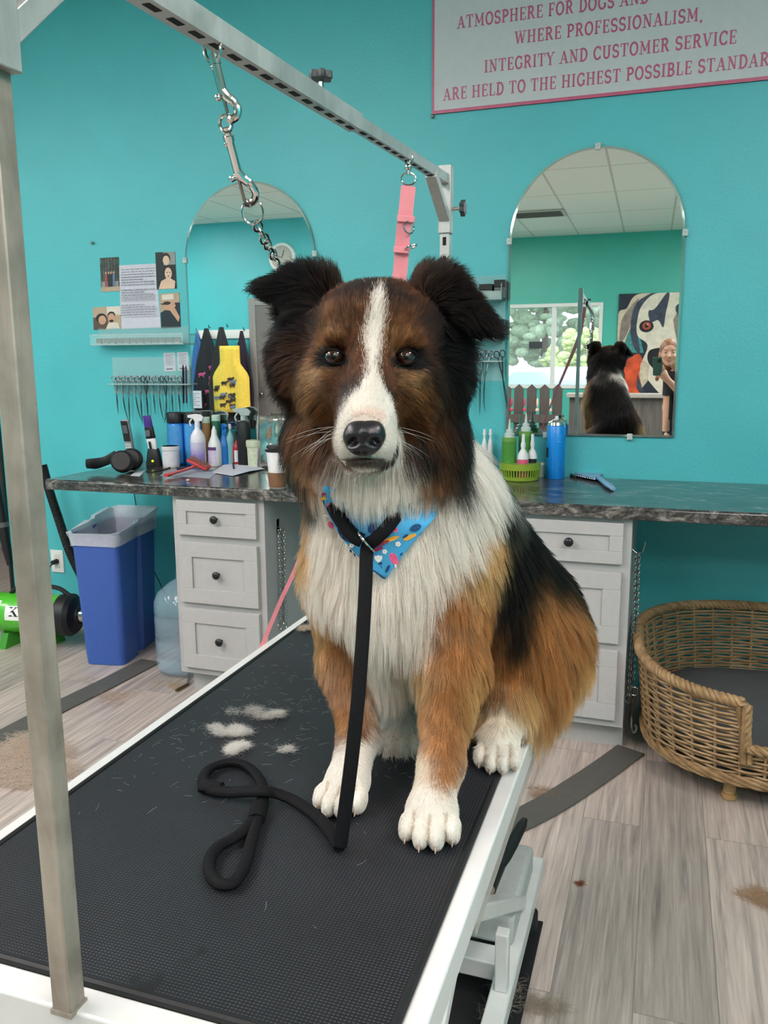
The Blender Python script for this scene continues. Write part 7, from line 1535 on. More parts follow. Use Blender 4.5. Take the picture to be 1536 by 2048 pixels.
# ---- eyes, nose, mouth, claws, whiskers
EYB = N('dog_eye'); EYB.set(Base_Color=lin('#1A0E08'), Roughness=0.06); EYB.b.inputs['Coat Weight'].default_value = 1.0; EYB.b.inputs['Coat Roughness'].default_value = 0.02
IRIS = M('iris_brown', '#26130A', 0.15, vary=0.3, scale=300); PUP = M('pupil', '#050505', 0.05); COR = M('cornea', '#FFFFFF', 0.01, trans=1.0, vary=0, ior=1.33); LID = M('eyelid_black', '#0B0908', 0.75, spec=0.15)
Rh = Matrix([[HX[i], HY_[i], HZ[i]] for i in range(3)])
for i, e in enumerate(EYES):
    e_ = Vector(e); ax = Vector(HY_)+Vector((0, 0, 0.0)); mb = MB(); rE = 0.0110
    rot = Vector((0, 0, 1)).rotation_difference(ax).to_matrix(); prof = [(max(1e-4, rE*math.sin(a)), rE*math.cos(a)) for a in [PI*k/24 for k in range(24, -1, -1)]]
    mis = [0 if z < rE*0.66 else (1 if r > 0.0042 else 2) for r, z in prof]
    mb.lathe(prof, e_, 28, rot=rot, mis=mis); mb.build('eyeball', [EYB.m, IRIS, PUP], parent=dog, smooth=80)
    for s, nm in ((1, 'upper_eyelid'), (-1, 'lower_eyelid')):
        mb = MB(); pth = []
        for k in range(17):
            a = PI*k/16; x = 0.0128*math.cos(a); z = s*(0.0080 if s > 0 else 0.0078)*math.sin(a); y = math.sqrt(max(0, (rE*1.0)**2-x*x*0.75-z*z)); pth.append(e_+Vector(HX)*x+Vector(HZ)*(z-0.0010*(x/0.0128)*(1 if i == 0 else -1))+Vector(HY_)*(y*0.90+0.0002))
        mb.tube(pth, [0.0007+0.0008*math.sin(PI*k/16) for k in range(17)], 8); mb.build(nm, LID, parent=dog)
NB = N('dog_nose'); v_ = NB.coord(); f_ = NB.new('ShaderNodeTexVoronoi'); f_.inputs['Scale'].default_value = 700; NB.link(v_, f_.inputs['Vector']); NB.set(Base_Color=lin('#121115'), Roughness=0.33); NB.bump(f_.outputs['Distance'], 0.18, 0.0005)
# nose leather: rounded block with nostrils cut by a displaced grid
nc = Vector(hd(-0.0005, 0.126, -0.0945)); nx_, ny_, nz_ = Vector(HXt), Vector(HY_), Vector(HZt)
def nose_pt(i, j):
    th = -PI/2+PI*j; ph = 2*PI*i; c = math.cos(th); x = math.copysign(abs(c*math.cos(ph))**0.75, c*math.cos(ph)); y = math.copysign(abs(c*math.sin(ph))**0.8, c*math.sin(ph)); z = math.copysign(abs(math.sin(th))**0.8, math.sin(th))
    px, py, pz = 0.0235*x*(1.0-0.24*max(0, -z)-0.08*max(0, z)), 0.017*y, 0.0205*z
    if y > 0:
        for s in (-1, 1):
            d = math.hypot((px-s*0.0105)/0.0062, (pz+0.0035)/0.0046); py -= 0.010*math.exp(-d*d*1.3)
            d2 = math.hypot((px-s*0.0165)/0.006, (pz+0.008)/0.0028); py -= 0.006*math.exp(-d2*d2)
        py -= 0.0022*math.exp(-(px/0.0014)**2)*(1 if pz < 0.006 else 0.3)
        py -= 0.004*max(0, pz/0.018)**2
    return nc+nx_*px+ny_*py+nz_*pz
mb = MB(); mb.grid(nose_pt, 72, 44, wrap=True); mb.build('nose', NB.m, parent=dog, smooth=180)
# lip line
mb = MB(); lip = []
for k in range(25):
    a = -1+2*k/24; q_ = np.array([hd(-0.001+0.025*a, 0.14, -0.1195-0.002*abs(a)**2)])
    for _ in range(60):
        d = trilin(VOL, q_); q_ = q_-HY_*np.clip(d, 0.0005, 0.01)[:, None]
        if d[0] < 0.002: break
    lip.append(Vector(q_[0])+Vector(HY_)*0.0045)
mb.tube(lip, [0.0026*math.sin(PI*(k+1)/26)+0.0003 for k in range(25)], 6, flat=0.6); mb.build('lip', M('lip_dark', '#2A1D1C', 0.5), parent=dog)
CLM = M('claw_horn', '#8E7663', 0.35)
for t_, d, so in TOES[:12]:
    a = Vector(t_)+Vector(d)*0.014+Vector((0, 0, -0.003)); b = a+Vector(d)*0.011+Vector((0, 0, -0.0055)); b.z = max(b.z, TP+0.002); mb = MB(); mb.tube([a, a.lerp(b, 0.5)+Vector((0, 0, 0.0015)), b], [0.0024, 0.0019, 0.0006], 8); mb.build('claw', CLM, parent=dog)
wp = []
for s in (-1, 1):
    for k in range(9):
        r_ = hd(-0.006+s*(0.026+0.002*(k % 3)), 0.092-0.005*(k//3), -0.086-0.006*(k % 3)); dl = HXt*s*0.9+HZt*(-0.35+0.12*(k % 4))+HY_*(0.35-0.25*(k//3)); dl = dl/np.linalg.norm(dl); Lw = 0.035+0.008*(k % 4)
        wp.append([r_+dl*Lw*q_+np.array([0, 0, -0.012])*q_*q_*1.2 for q_ in np.linspace(0, 1, 6)])
wp = np.array(wp); wc = np.ones(wp.shape[:2]+(4,)); wc[..., :3] = 0.9
make_hair('whiskers', wp, wc, 0.00012, 0.2, hm, dog, base)
# ------------------------------------------------------------------ bandana, slip lead, chain and strap
def on_coat(px, py, off):
    """point in front of the coat along a line of sight, off metres out from the skin"""
    d = np.array(ray(px, py)); d /= np.linalg.norm(d); p = np.array([[0, 0, EYE]])+d*0.80
    for _ in range(160):
        v = trilin(VOL, p)[0]-off
        if v < 0.0006: break
        p = p+d*min(max(v*0.7, 0.0006), 0.02)
    return Vector(p[0])
BX = N('bandana_cloth'); v_ = BX.coord(); BX.set(Base_Color=BX.mix(0.1, lin('#3F9CCB'), BX.ramp(BX.noise(v_, 700, 2), [(0.4, lin('#2F86B8')), (0.6, lin('#5BB0D8'))])), Roughness=0.75)
LP = [(646, 972), (650, 1012), (668, 1050), (690, 1082), (715, 1110), (742, 1135), (765, 1157)]; RP = [(884, 985), (880, 1015), (866, 1040), (846, 1062), (822, 1090), (797, 1123), (771, 1158)]
Pg = []
for (a, b) in zip(catmull([Vector((x, y, 0)) for x, y in LP], 3), catmull([Vector((x, y, 0)) for x, y in RP], 3)):
    Pg.append([on_coat(a.x+(b.x-a.x)*i/24, a.y+(b.y-a.y)*i/24+ (6*math.sin(PI*i/24) if a.y < 1010 else 0), max(0.019*max(0, 1-i/5), -0.004+0.024*min(1, max(0, (a.y-1000)/62)))) for i in range(25)])
for _ in range(8):
    Q = [[p.copy() for p in r] for r in Pg]
    for j in range(len(Pg)):
        for i in range(25):
            nb = [Q[j2][i2] for j2, i2 in ((j-1, i), (j+1, i), (j, i-1), (j, i+1)) if 0 <= j2 < len(Pg) and 0 <= i2 < 25]
            if 0 < i < 24 and 0 < j < len(Pg)-1: Pg[j][i] = Q[j][i]*0.4+sum(nb, Vector())/len(nb)*0.6
FW = Vector((math.sin(YAW), -math.cos(YAW), 0.08))
bo = thing('bandana', 'blue pet bandana printed with popsicles and flowers around the neck', 'bandana', Pg[8][12])
mb = MB(); nr = len(Pg); mb.add([p for r in Pg for p in r], [(j*25+i, j*25+i+1, (j+1)*25+i+1, (j+1)*25+i) for j in range(nr-1) for i in range(24)])
cloth = mb.build('cloth', BX.m, parent=bo, smooth=180, solid=0.0012)
gpx = []; 
for j in range(nr):
    for i in range(25):
        x, y = proj_px(np.array([Pg[j][i]])); gpx.append((float(x[0]), float(y[0])))
gpx = np.array(gpx); gpt = np.array([p for r in Pg for p in r])
def bp(zx, zy, lift=0.0016):
    x, y = 640+zx*0.16927, 960+zy*0.16927; d2 = (gpx[:, 0]-x)**2+(gpx[:, 1]-y)**2; k = np.argsort(d2)[:6]; w_ = 1/(d2[k]+4); q_ = (gpt[k]*w_[:, None]).sum(0)/w_.sum()
    d = np.array(ray(x, y)); t_ = ((q_-np.array([0, 0, EYE])) @ _f)/(d @ _f); return Vector(np.array([0, 0, EYE])+d*t_)+FW*lift
NAVY = M('print_navy', '#14426F', 0.75); PNKP = M('print_pink', '#DE5C86', 0.75); WHP = M('print_cream', '#E9E6E0', 0.75); YLP = M('print_yellow', '#E0A53A', 0.75); CRMP = M('print_crimson', '#A93352', 0.75)
pm = MB(); PMS = [NAVY, PNKP, WHP, YLP, CRMP]; lv = [0]
def pl(pts, mi):
    lv[0] += 1; q_ = [bp(x, y, 0.0014+0.00003*lv[0]) for x, y in pts]; c = sum(q_, Vector())/len(q_); n = len(q_)
    pm.add(q_+[c], [(i, (i+1) % n, n) for i in range(n)], mi)
def el(cx, cy, a, b, rot=0, n=14):
    c, s_ = math.cos(math.radians(rot)), math.sin(math.radians(rot)); return [(cx+a*math.cos(2*PI*i/n)*c-b*math.sin(2*PI*i/n)*s_, cy+a*math.cos(2*PI*i/n)*s_+b*math.sin(2*PI*i/n)*c) for i in range(n)]
pl(el(872, 930, 78, 46, 62), 1); pl(el(862, 925, 52, 7, 62), 4); pl(el(890, 918, 52, 7, 62), 4); pl([(880, 1000), (900, 990), (905, 1030), (890, 1035)], 2)
for a in (-35, 0, 35): pl(el(690+28*math.sin(math.radians(a)), 935-6*math.cos(math.radians(a)), 44, 24, a-90), 2)
pl(el(712, 985, 26, 14, -10), 0); pl([(712, 1000), (720, 998), (735, 1040), (728, 1042)], 0)
for cx, cy, r in ((375, 772, 30), (765, 845, 30), (922, 755, 34), (65, 430, 28)):
    for k in range(5): pl(el(cx+r*0.6*math.cos(2*PI*k/5), cy+r*0.6*math.sin(2*PI*k/5), r*0.42, r*0.36), 2)
    pl(el(cx, cy, r*0.22, r*0.22), 3)
pl(el(830, 700, 115, 26, -18), 3); pl(el(745, 745, 80, 20, -22), 4); pl(el(690, 812, 60, 22, -20), 4); pl(el(1060, 672, 85, 26, -26), 3); pl(el(1010, 660, 40, 14, -30), 0)
for k in range(5): pl(el(225+22*k, 560+38*k, 44, 9, -160+10), 0)
pl(el(265, 620, 100, 44, 62), 0)
for k in range(4): pl(el(640+32*k, 1070+24*k, 46, 8, 24), 0)
pl(el(800, 1045, 52, 18, -62), 0); pl(el(960, 872, 22, 11, -50), 0); pl(el(365, 835, 22, 12, 70), 0); pl(el(410, 880, 22, 9, 60), 0)
for cx, cy in ((130, 530), (880, 575), (115, 315)):
    pl(el(cx, cy, 46, 32, 60), 1); pl(el(cx+2, cy, 22, 14, 60), 4)
pl(el(620, 560, 70, 50, -60), 0); pl(el(1130, 560, 70, 40, -20), 0); pl(el(45, 215, 34, 22, 0), 3); pl(el(45, 165, 30, 18, 0), 4)
pm.build('printed_motif', PMS, parent=cloth, smooth=0)

# black slip lead
LEASH = N('black_webbing'); v_ = LEASH.coord(); LEASH.set(Base_Color=LEASH.ramp(LEASH.noise(v_, 420, 3), [(0.3, lin('#08080A')), (0.7, lin('#131316'))]), Roughness=0.75); LEASH.b.inputs['Specular IOR Level'].default_value = 0.15; LEASH.bump(LEASH.noise(v_, 900, 2), 0.5, 0.001)
rg = bp(545, 705, 0.012)
lt = TP+0.0085
ld = thing('slip_lead', 'black rope slip lead hanging from the neck and coiled on the table mat', 'leash', at(525, 1600, z=lt))
hang0 = bp(560, 790, 0.016); foot = at(680, 1693, z=lt+0.002)
pth = [bp(990, 300, -0.02), bp(950, 360, -0.006), bp(860, 470, 0.006), bp(760, 590, 0.010), bp(650, 690, 0.014), hang0]
p_hang = [hang0.lerp(foot, t_)+Vector((0.010*math.sin(PI*t_), -0.012*math.sin(PI*t_), 0)) for t_ in (0.12, 0.3, 0.5, 0.7, 0.88, 0.97)]
up_path = pth+p_hang+[foot]
mb = MB(); Pc = catmull(up_path, 6); mb.tube(Pc, 0.0088, 12, flat=0.55, up=tuple(Vector((math.sin(YAW), -math.cos(YAW), 0)).cross(Vector((0, 0, 1))).cross(Vector((0, 0, 1)))))
mb.build('hanging_rope', LEASH.m, parent=ld)
fl = [(680, 1694, 0), (664, 1668, 0), (634, 1633, 0), (590, 1602, 1), (553, 1587, 6), (524, 1582, 14), (490, 1583, 8), (460, 1584, 2), (432, 1581, 1), (412, 1573, 0), (406, 1556, 0), (420, 1537, 0), (453, 1526, 0), (486, 1529, 0), (508, 1544, 0), (523, 1567, 0), (526, 1595, 0), (518, 1622, 0)]
mb = MB(); mb.tube(catmull([at(x, y, z=lt+0.001*h) for x, y, h in fl], 6), 0.0086, 12, flat=0.75); mb.build('coiled_rope', LEASH.m, parent=ld)
lp = [(516, 1626), (500, 1646), (484, 1664), (460, 1680), (436, 1694), (420, 1718), (421, 1748), (442, 1768), (468, 1764), (490, 1730), (503, 1682), (514, 1640)]
mb = MB(); mb.tube(catmull([at(x, y, z=lt) for x, y in lp], 6), 0.0078, 12, flat=0.8); mb.build('handle_loop', LEASH.m, parent=ld)
mb = MB(); a = at(519, 1612, z=lt); b = at(512, 1640, z=lt); mb.tube([a, b], 0.0125, 12, flat=0.75); mb.build('stitched_keeper', LEASH.m, parent=ld)
mb = MB(); a = at(402, 1573, z=lt); b = at(444, 1574, z=lt+0.004); mb.tube([a, a.lerp(b, 0.5), b], [0.010, 0.011, 0.008], 12, flat=0.8); mb.build('rope_stop', LEASH.m, parent=ld)
mb = MB(); mb.tube(catmull([bp(20, 60, -0.03), bp(100, 220, -0.012), bp(220, 420, 0.004), bp(330, 570, 0.010), bp(420, 660, 0.012), bp(500, 700, 0.012)], 6), 0.0105, 12, flat=0.8); mb.build('neck_loop', LEASH.m, parent=ld)
mb = MB(); c = bp(548, 712, 0.014); ux = (bp(640, 830, 0.014)-bp(450, 610, 0.014)); R1 = ux.length/2; ux.normalize(); uy = Vector(FW).normalized(); mb.tube([c+ux*(R1*math.cos(a))+uy*(R1*0.75*math.sin(a)) for a in [2*PI*k/24 for k in range(24)]], 0.0016, 8, closed=True); mb.build('slip_ring', CHROME, parent=ld)

# double bolt snap and chain collar hanging from the crossbar
def bolt_snap(name, label, top, bot, side):
    """swivel eye at the top, sliding bolt and hook at the bottom"""
    o = thing(name, label, 'snap hook', top); d = (bot-top); L = d.length; z = d.normalized(); s_ = Vector(side).normalized(); s_ = (s_-z*s_.dot(z)).normalized()
    P = lambda u, x: top+z*(u*L)+s_*(x*L)
    mb = MB(); mb.tube([P(0.0, 0.0), P(0.13, 0.0)], 0.0042, 10).tube([P(0.15, 0.0), P(0.62, 0.0)], 0.0052, 10).tube([P(0.10, 0), P(0.17, 0)], 0.0066, 10); mb.build('barrel', CHROME, parent=o)
    mb = MB(); mb.tube(catmull([P(0.56, 0.0), P(0.66, 0.05), P(0.76, 0.13), P(0.88, 0.165), P(0.97, 0.12), P(1.0, 0.03), P(0.965, -0.015)], 5), [0.0052]*10+[0.0046]*21, 10); mb.build('hook_jaw', CHROME, parent=o)
    mb = MB(); mb.tube([P(0.60, -0.012), P(0.96, -0.010)], 0.0022, 8); mb.build('bolt', DCHROME, parent=o)
    mb = MB(); mb.tube([P(0.64, -0.012), P(0.64, -0.085)], 0.0026, 8).ell(P(0.64, -0.095), (0.0042,)*3, 6); mb.build('thumb_stud', CHROME, parent=o); mb = MB(); mb.ell(P(0.2, -0.04), (0.004,)*3, 6); mb.build('spring_pin', CHROME, parent=o)
    return o
SD = HX+HZ*0.15
tA = Vector((bxx(0.884), 0.884, beam_z(0.884)-0.009)); bA = Vector(P3(460, 240, 0.895)); tB = Vector(P3(452, 255, 0.90)); bB = Vector(P3(492, 408, 0.945))
mb = MB(); c = tA+Vector((0, 0, 0.004)); mb.tube([c+Vector((0.010*math.cos(a), 0, 0.013*math.sin(a))) for a in [2*PI*k/18 for k in range(18)]], 0.0022, 8, closed=True)
bs1 = bolt_snap('bolt_snap', 'upper chrome bolt snap hooked onto the slotted crossbar', tA, bA, Vector(SD)); mb.build('swivel_eye', CHROME, parent=bs1)
bs2 = bolt_snap('bolt_snap', 'lower chrome bolt snap holding the big ring of the chain', tB, bB, Vector(SD))
mb = MB(); mb.tube([tB+Vector(HX)*0.007*math.cos(a)+Vector(HZ)*(0.009*math.sin(a)+0.004) for a in [2*PI*k/16 for k in range(16)]], 0.0022, 8, closed=True); mb.build('swivel_eye', CHROME, parent=bs2)
o = thing('chain_collar', 'chrome link chain hanging from the lower bolt snap behind the ear', 'chain', Vector(P3(505, 424, 0.95)))
c = Vector(P3(505, 424, 0.95)); mb = MB(); mb.tube([c+Vector(HX)*0.0128*math.cos(a)+Vector(HZ)*0.0138*math.sin(a)+Vector(HY_)*0.003*math.sin(a) for a in [2*PI*k/24 for k in range(24)]], 0.0013, 8, closed=True); mb.build('ring', CHROME, parent=o)
mb = MB(); chain(mb, [Vector(P3(512, 446, 0.955)), Vector(P3(530, 480, 0.985)), Vector(P3(552, 520, 1.03)), Vector(P3(585, 580, 1.10)), Vector(P3(640, 680, 1.18))], 0.0125, 0.0060, 0.0016, 8); mb.build('links', CHROME, parent=o)

# pink strap from the far end of the crossbar, passing behind the animal to the left edge
PKS = M('pink_nylon', '#E08A93', 0.7, bump=0.2)
ys = 1.60; q0 = Vector(P3(817, 372, ys))
o = thing('pink_strap', 'pink nylon grooming strap hanging from the far end of the crossbar behind the head', 'strap', q0)
def ribbon(mb, pts, wid, th=0.0022, nrm=Vector((0.25, -1, 0))):
    P = [Vector(p) for p in pts]; vs = []
    for i, p in enumerate(P):
        t_ = (P[min(i+1, len(P)-1)]-P[max(i-1, 0)]).normalized(); w_ = t_.cross(nrm).normalized()*(wid[i]/2); n_ = w_.cross(t_).normalized()*th/2; vs += [p+w_+n_, p-w_+n_, p-w_-n_, p+w_-n_]
    fs = [(4*i+k, 4*i+(k+1) % 4, 4*i+4+(k+1) % 4, 4*i+4+k) for i in range(len(P)-1) for k in range(4)]+[(3, 2, 1, 0), tuple(4*len(P)-4+k for k in range(4))]; mb.add(vs, fs)
pp_ = catmull([q0, Vector(P3(812, 420, ys)), Vector(P3(806, 470, ys+.005)), Vector(P3(797, 565, ys+.01)), Vector(P3(770, 650, ys+.01)), Vector(P3(700, 850, ys+.01)), Vector(P3(640, 1010, ys)), Vector(P3(594, 1130, ys-.02)), Vector(P3(560, 1205, ys-.04)), Vector(P3(524, 1292, ys-.06)), Vector(P3(505, 1345, ys-.06))], 6)
wd = [0.028 if i < 20 else max(0.009, 0.028-0.0012*(i-20)) for i in range(len(pp_))]
mb = MB(); ribbon(mb, pp_, wd); mb.build('webbing', PKS, parent=o, smooth=0)
for px, py, w_ in ((812, 438, 0.030), (803, 500, 0.026)):
    mb = MB(); c = Vector(P3(px, py, ys)); mb.obox(c, (w_+0.004, 0.007, 0.012), (0, 0.1, 0.2)); mb.build('stitched_band', PKS, parent=o, bevel=0.001)
def dring(c, ax, ay, r, th=0.0017): mb = MB(); mb.tube([Vector(c)+Vector(ax)*(r*math.cos(a))+Vector(ay)*(r*0.8*math.sin(a)) for a in [2*PI*k/20 for k in range(20)]], th, 8, closed=True); return mb
dring(P3(817, 358, ys), HX, HZ, 0.014).build('d_ring', CHROME, parent=o); dring(P3(818, 455, ys), HX*0.7-HY_*0.7, HZ, 0.014).build('d_ring', CHROME, parent=o); dring(P3(822, 494, ys), HX+HZ*0.3, HY_+HZ*0.2, 0.011).build('d_ring', CHROME, parent=o)
mb = MB(); a = Vector(P3(817, 322, ys)); b = Vector(P3(817, 350, ys)); mb.tube([a, b], 0.0045, 10).tube([a+Vector((0.008*math.cos(t_), 0, 0.009*math.sin(t_)+0.004)) for t_ in [2*PI*k/16 for k in range(16)]], 0.0022, 8, closed=True).ell(a.lerp(b, 0.45), (0.0075,)*3, 6); mb.build('snap', CHROME, parent=o)

# ------------------------------------------------------------------ loose hair on the mat and floor
hair_i = [0]
def tuft(name, label, c, r, h, n, colour, cat='hair tuft', kind=None, lenr=(0.01, 0.03), rad=0.00018):
    hair_i[0] += 1; g = np.random.default_rng(hair_i[0]); c = np.array(c); a = g.uniform(0, 2*PI, n); q_ = r*np.sqrt(g.random(n)); P = np.zeros((n, 6, 3)); nb = 7; bc_ = np.stack([g.normal(0, r*0.55, nb), g.normal(0, r*0.35, nb)], 1); bi = g.integers(0, nb, n); q_ = q_*0.5; P[:, 0] = c+np.stack([bc_[bi, 0]+q_*np.cos(a), bc_[bi, 1]+q_*np.sin(a)*0.7, g.random(n)*h], 1)
    th = g.uniform(0, 2*PI, n); d = np.stack([np.cos(th), np.sin(th), g.normal(0, .35, n)], 1); L = g.uniform(*lenr, n)/5; cu = g.normal(0, 0.7, n)
    for k in range(1, 6):
        rot = np.stack([d[:, 0]*np.cos(cu)-d[:, 1]*np.sin(cu), d[:, 0]*np.sin(cu)+d[:, 1]*np.cos(cu), d[:, 2]*0.8], 1); d = rot; P[:, k] = P[:, k-1]+d*L[:, None]
    P[..., 2] = np.maximum(P[..., 2], c[2]+0.0004); pc_ = np.ones((n, 6, 4)); pc_[..., :3] = np.array(lin(colour)[:3])*g.uniform(0.7, 1.15, (n, 1, 1)).clip(0, 1)
    o = make_hair(name, P, np.clip(pc_, 0, .93), rad, 0.3, hm, None, c); o.location = c; tag(o, label, cat, None, kind); return o
def tm(px, py): return tuple(at(px, py, z=TP+0.004))
for i, (px, py, r, n, cl_, lb) in enumerate(((466, 1462, 0.028, 700, '#D9D4CC', 'larger white hair tuft on the mat behind the coiled lead'), (470, 1499, 0.022, 600, '#E2DDD5', 'white hair tuft on the mat just above the lead coil'), (545, 1432, 0.02, 260, '#CFCAC2', 'thin white hair wisp on the mat beyond the big tuft'), (520, 1425, 0.03, 260, '#BDB8B0', 'faint grey hair wisp farthest along the mat'), (648, 1356, 0.016, 220, '#9C5F48', 'reddish hair wisp on the mat beside the left foreleg'), (617, 1258, 0.02, 260, '#C9B49C', 'pale tan hair wisp at the far left corner of the mat'), (575, 1503, 0.010, 110, '#CFCAC2', 'tiny white hair bit on the mat between lead and left paw'))):
    tuft('hair_tuft', lb, tm(px, py), r, 0.007, int(n*4), cl_, lenr=(0.006, 0.016), rad=0.00010)
gs = np.random.default_rng(77); n = 420; cxs = gs.uniform(-0.74, -0.30, n); cys = gs.normal(1.22, 0.16, n); ths = gs.uniform(0, 2*PI, n); Ls = gs.uniform(0.004, 0.02, n); P = np.zeros((n, 6, 3)); bend_ = gs.normal(0, 0.3, n)
for k in range(6): P[:, k] = np.stack([cxs+Ls*np.cos(ths+bend_*k/5)*k/5, cys+Ls*np.sin(ths+bend_*k/5)*k/5, np.full(n, TP+0.0042)], 1)
pc_ = np.ones((n, 6, 4)); pc_[..., :3] = gs.uniform(0.45, 0.75, (n, 1, 1)); o = make_hair('loose_hairs', P, pc_, 0.00009, 0.5, hm, None, np.array([-0.5, 1.2, TP])); o.location = (-0.5, 1.2, TP); tag(o, 'thin scatter of pale shed hairs across the black mat', 'shed hair', None, 'stuff')
p = at(30, 1520, z=0.0); tuft('hair_pile', 'large pile of tan shed hair on the floor behind the near post', (p.x, p.y, 0.001), 0.19, 0.035, 7000, '#CDB7A4', 'hair pile', 'stuff', (0.02, 0.05), 0.0005)
p = at(1512, 1800, z=0.0); tuft('floor_tuft', 'tan hair tuft on the floor at the lower right', (p.x, p.y, 0.001), 0.05, 0.008, 900, '#B8967A', 'hair tuft', None, (0.015, 0.04), 0.0003)
p = at(1095, 1590, z=0.0); tuft('floor_tuft', 'brown hair litter on the floor beside the right rubber strip', (p.x, p.y, 0.001), 0.06, 0.006, 500, '#9A7A60', 'hair tuft', None, (0.015, 0.03), 0.0003)
p = at(1040, 2010, z=0.0); tuft('floor_tuft', 'grey-brown hair fluff on the floor at the foot of the table base', (p.x, p.y, 0.001), 0.07, 0.01, 900, '#A09180', 'hair tuft', None, (0.02, 0.04), 0.0003)
p = at(225, 1395, z=0.0); tuft('floor_tuft', 'light brown hair litter along the left rubber strip', (p.x, p.y, 0.001), 0.12, 0.006, 700, '#BBA189', 'hair tuft', None, (0.015, 0.03), 0.0003)
p = at(335, 1372, z=0.0); tuft('floor_tuft', 'small tan hair tuft next to the bronze clasp on the floor', (p.x, p.y, 0.001), 0.05, 0.008, 400, '#BFA88E', 'hair tuft', None, (0.015, 0.03), 0.0003)
p = at(1155, 1768, z=0.0); tuft('floor_tuft', 'tiny rust hair speck on the open floor right of the table', (p.x, p.y, 0.001), 0.012, 0.006, 140, '#7A4630', 'hair tuft', None, (0.008, 0.016), 0.0003)
# ------------------------------------------------------------------ the photographer (seen only in the right mirror)
G0 = np.array([-0.22, -0.72, -0.01]); G1 = np.array([0.56, 0.06, 1.66]); GH = 0.006
GN = np.ceil((G1-G0)/GH).astype(int)+1; VOL = np.full(GN, 0.15, dtype=np.float32)
pc = np.array([0.275, -0.40, 0.0])                  # where she stands
V3 = lambda x, y, z: pc+np.array([x, y, z])
cap(V3(-0.095, 0, 0.86), V3(-0.10, 0.01, 0.47), 0.092, 0.060, 0.03); cap(V3(0.095, 0, 0.86), V3(0.10, 0.01, 0.47), 0.092, 0.060, 0.03)
cap(V3(-0.10, 0.01, 0.47), V3(-0.10, -0.01, 0.08), 0.058, 0.036, 0.03); cap(V3(0.10, 0.01, 0.47), V3(0.10, -0.01, 0.08), 0.058, 0.036, 0.03)
for s in (-1, 1): cap(V3(s*0.10, -0.03, 0.045), V3(s*0.11, 0.13, 0.035), 0.042, 0.034, 0.02)
ell_(V3(0, -0.005, 0.90), (0.165, 0.115, 0.13), 0.04); ell_(V3(0, 0, 1.03), (0.135, 0.10, 0.12), 0.05); ell_(V3(0, 0.005, 1.17), (0.160, 0.108, 0.13), 0.05)
for s in (-1, 1): ell_(V3(s*0.072, 0.065, 1.17), (0.060, 0.048, 0.062), 0.03)
cap(V3(-0.15, -0.005, 1.265), V3(0.15, -0.005, 1.265), 0.050, 0.050, 0.04)
cap(V3(-0.03, -0.01, 1.26), V3(-0.15, 0.015, 1.37), 0.054, 0.047, 0.03)
hc_ = V3(-0.20, 0.03, 1.455)
ell_(hc_+[0, -0.01, 0.02], (0.073, 0.090, 0.088), 0.02); ell_(hc_+[0, 0.02, -0.045], (0.056, 0.062, 0.062), 0.025)
ell_(hc_+[0, 0.062, -0.092], (0.024, 0.020, 0.018), 0.02)
cap(hc_+[0, 0.078, 0.005], hc_+[0, 0.098, -0.030], 0.009, 0.013, 0.012)
for s in (-1, 1):
    ell_(hc_+[s*0.034, 0.062, -0.030], (0.024, 0.016, 0.018), 0.015); ell_(hc_+[s*0.031, 0.083, 0.006], (0.014, 0.012, 0.008), 0.006, sub=True); ell_(hc_+[s*0.076, -0.005, -0.01], (0.010, 0.018, 0.030), 0.008)
# right arm (her left in the mirror) bent up to the phone, other arm hanging
ph_c = np.array([0, 0, EYE])-_r*0.026-_u*0.056-_f*0.012      # phone centre
wr = ph_c+_r*0.060-_u*0.105-_f*0.035
cap(V3(-0.185, -0.005, 1.25), V3(-0.195, 0.03, 1.00), 0.045, 0.036, 0.03); cap(V3(-0.195, 0.03, 1.00), V3(-0.20, 0.10, 0.80), 0.036, 0.025, 0.02)
ELB = np.array([0.235, -0.15, 1.07]); cap(V3(0.165, 0.0, 1.25), ELB, 0.046, 0.037, 0.03); cap(ELB, wr, 0.037, 0.024, 0.02)
palm = ph_c+_r*0.030-_u*0.055-_f*0.026
ell_((wr*0.35+palm*0.65), (0.032, 0.032, 0.040), 0.015); cap(wr, palm, 0.024, 0.028, 0.02)
for k, (o, L) in enumerate(((0.030, 0.070), (0.010, 0.078), (-0.010, 0.074), (-0.028, 0.060))):   # four fingers across the back of the phone
    a = palm+_u*(o-0.012)-_r*0.002-_f*0.004; b = a-_r*(L*0.45)+_f*0.004+_u*0.004; c_ = b-_r*(L*0.42)+_f*0.006-_u*0.004
    b = b-_f*0.006; c_ = c_-_f*0.004
    cap(a, b, 0.0098, 0.0088, 0.004); cap(b, c_, 0.0088, 0.0075, 0.003)
th_a = palm+_r*0.012+_u*0.010; th_b = ph_c+_r*0.047-_u*0.018-_f*0.004; th_c = ph_c+_r*0.046+_u*0.010+_f*0.001
cap(th_a, th_b, 0.013, 0.0105, 0.008); cap(th_b, th_c, 0.0105, 0.008, 0.004)
lh = V3(-0.20, 0.08, 0.80); ell_(lh+[0.004, 0.045, -0.035], (0.018, 0.038, 0.034), 0.015)
for k in range(4): a = lh+np.array([0.004, 0.072-0.012*k*0.2, -0.012-0.016*k]); cap(a, a+[0.006, 0.035, -0.022], 0.0085, 0.0078, 0.004); cap(a+[0.006, 0.035, -0.022], a+[0.02, 0.048, -0.042], 0.0078, 0.0065, 0.003)
cap(lh+[0.012, 0.03, -0.015], lh+[0.03, 0.065, -0.03], 0.011, 0.008, 0.006)
BASEV = smooth3(VOL)
pv, pf = surface_nets(BASEV)
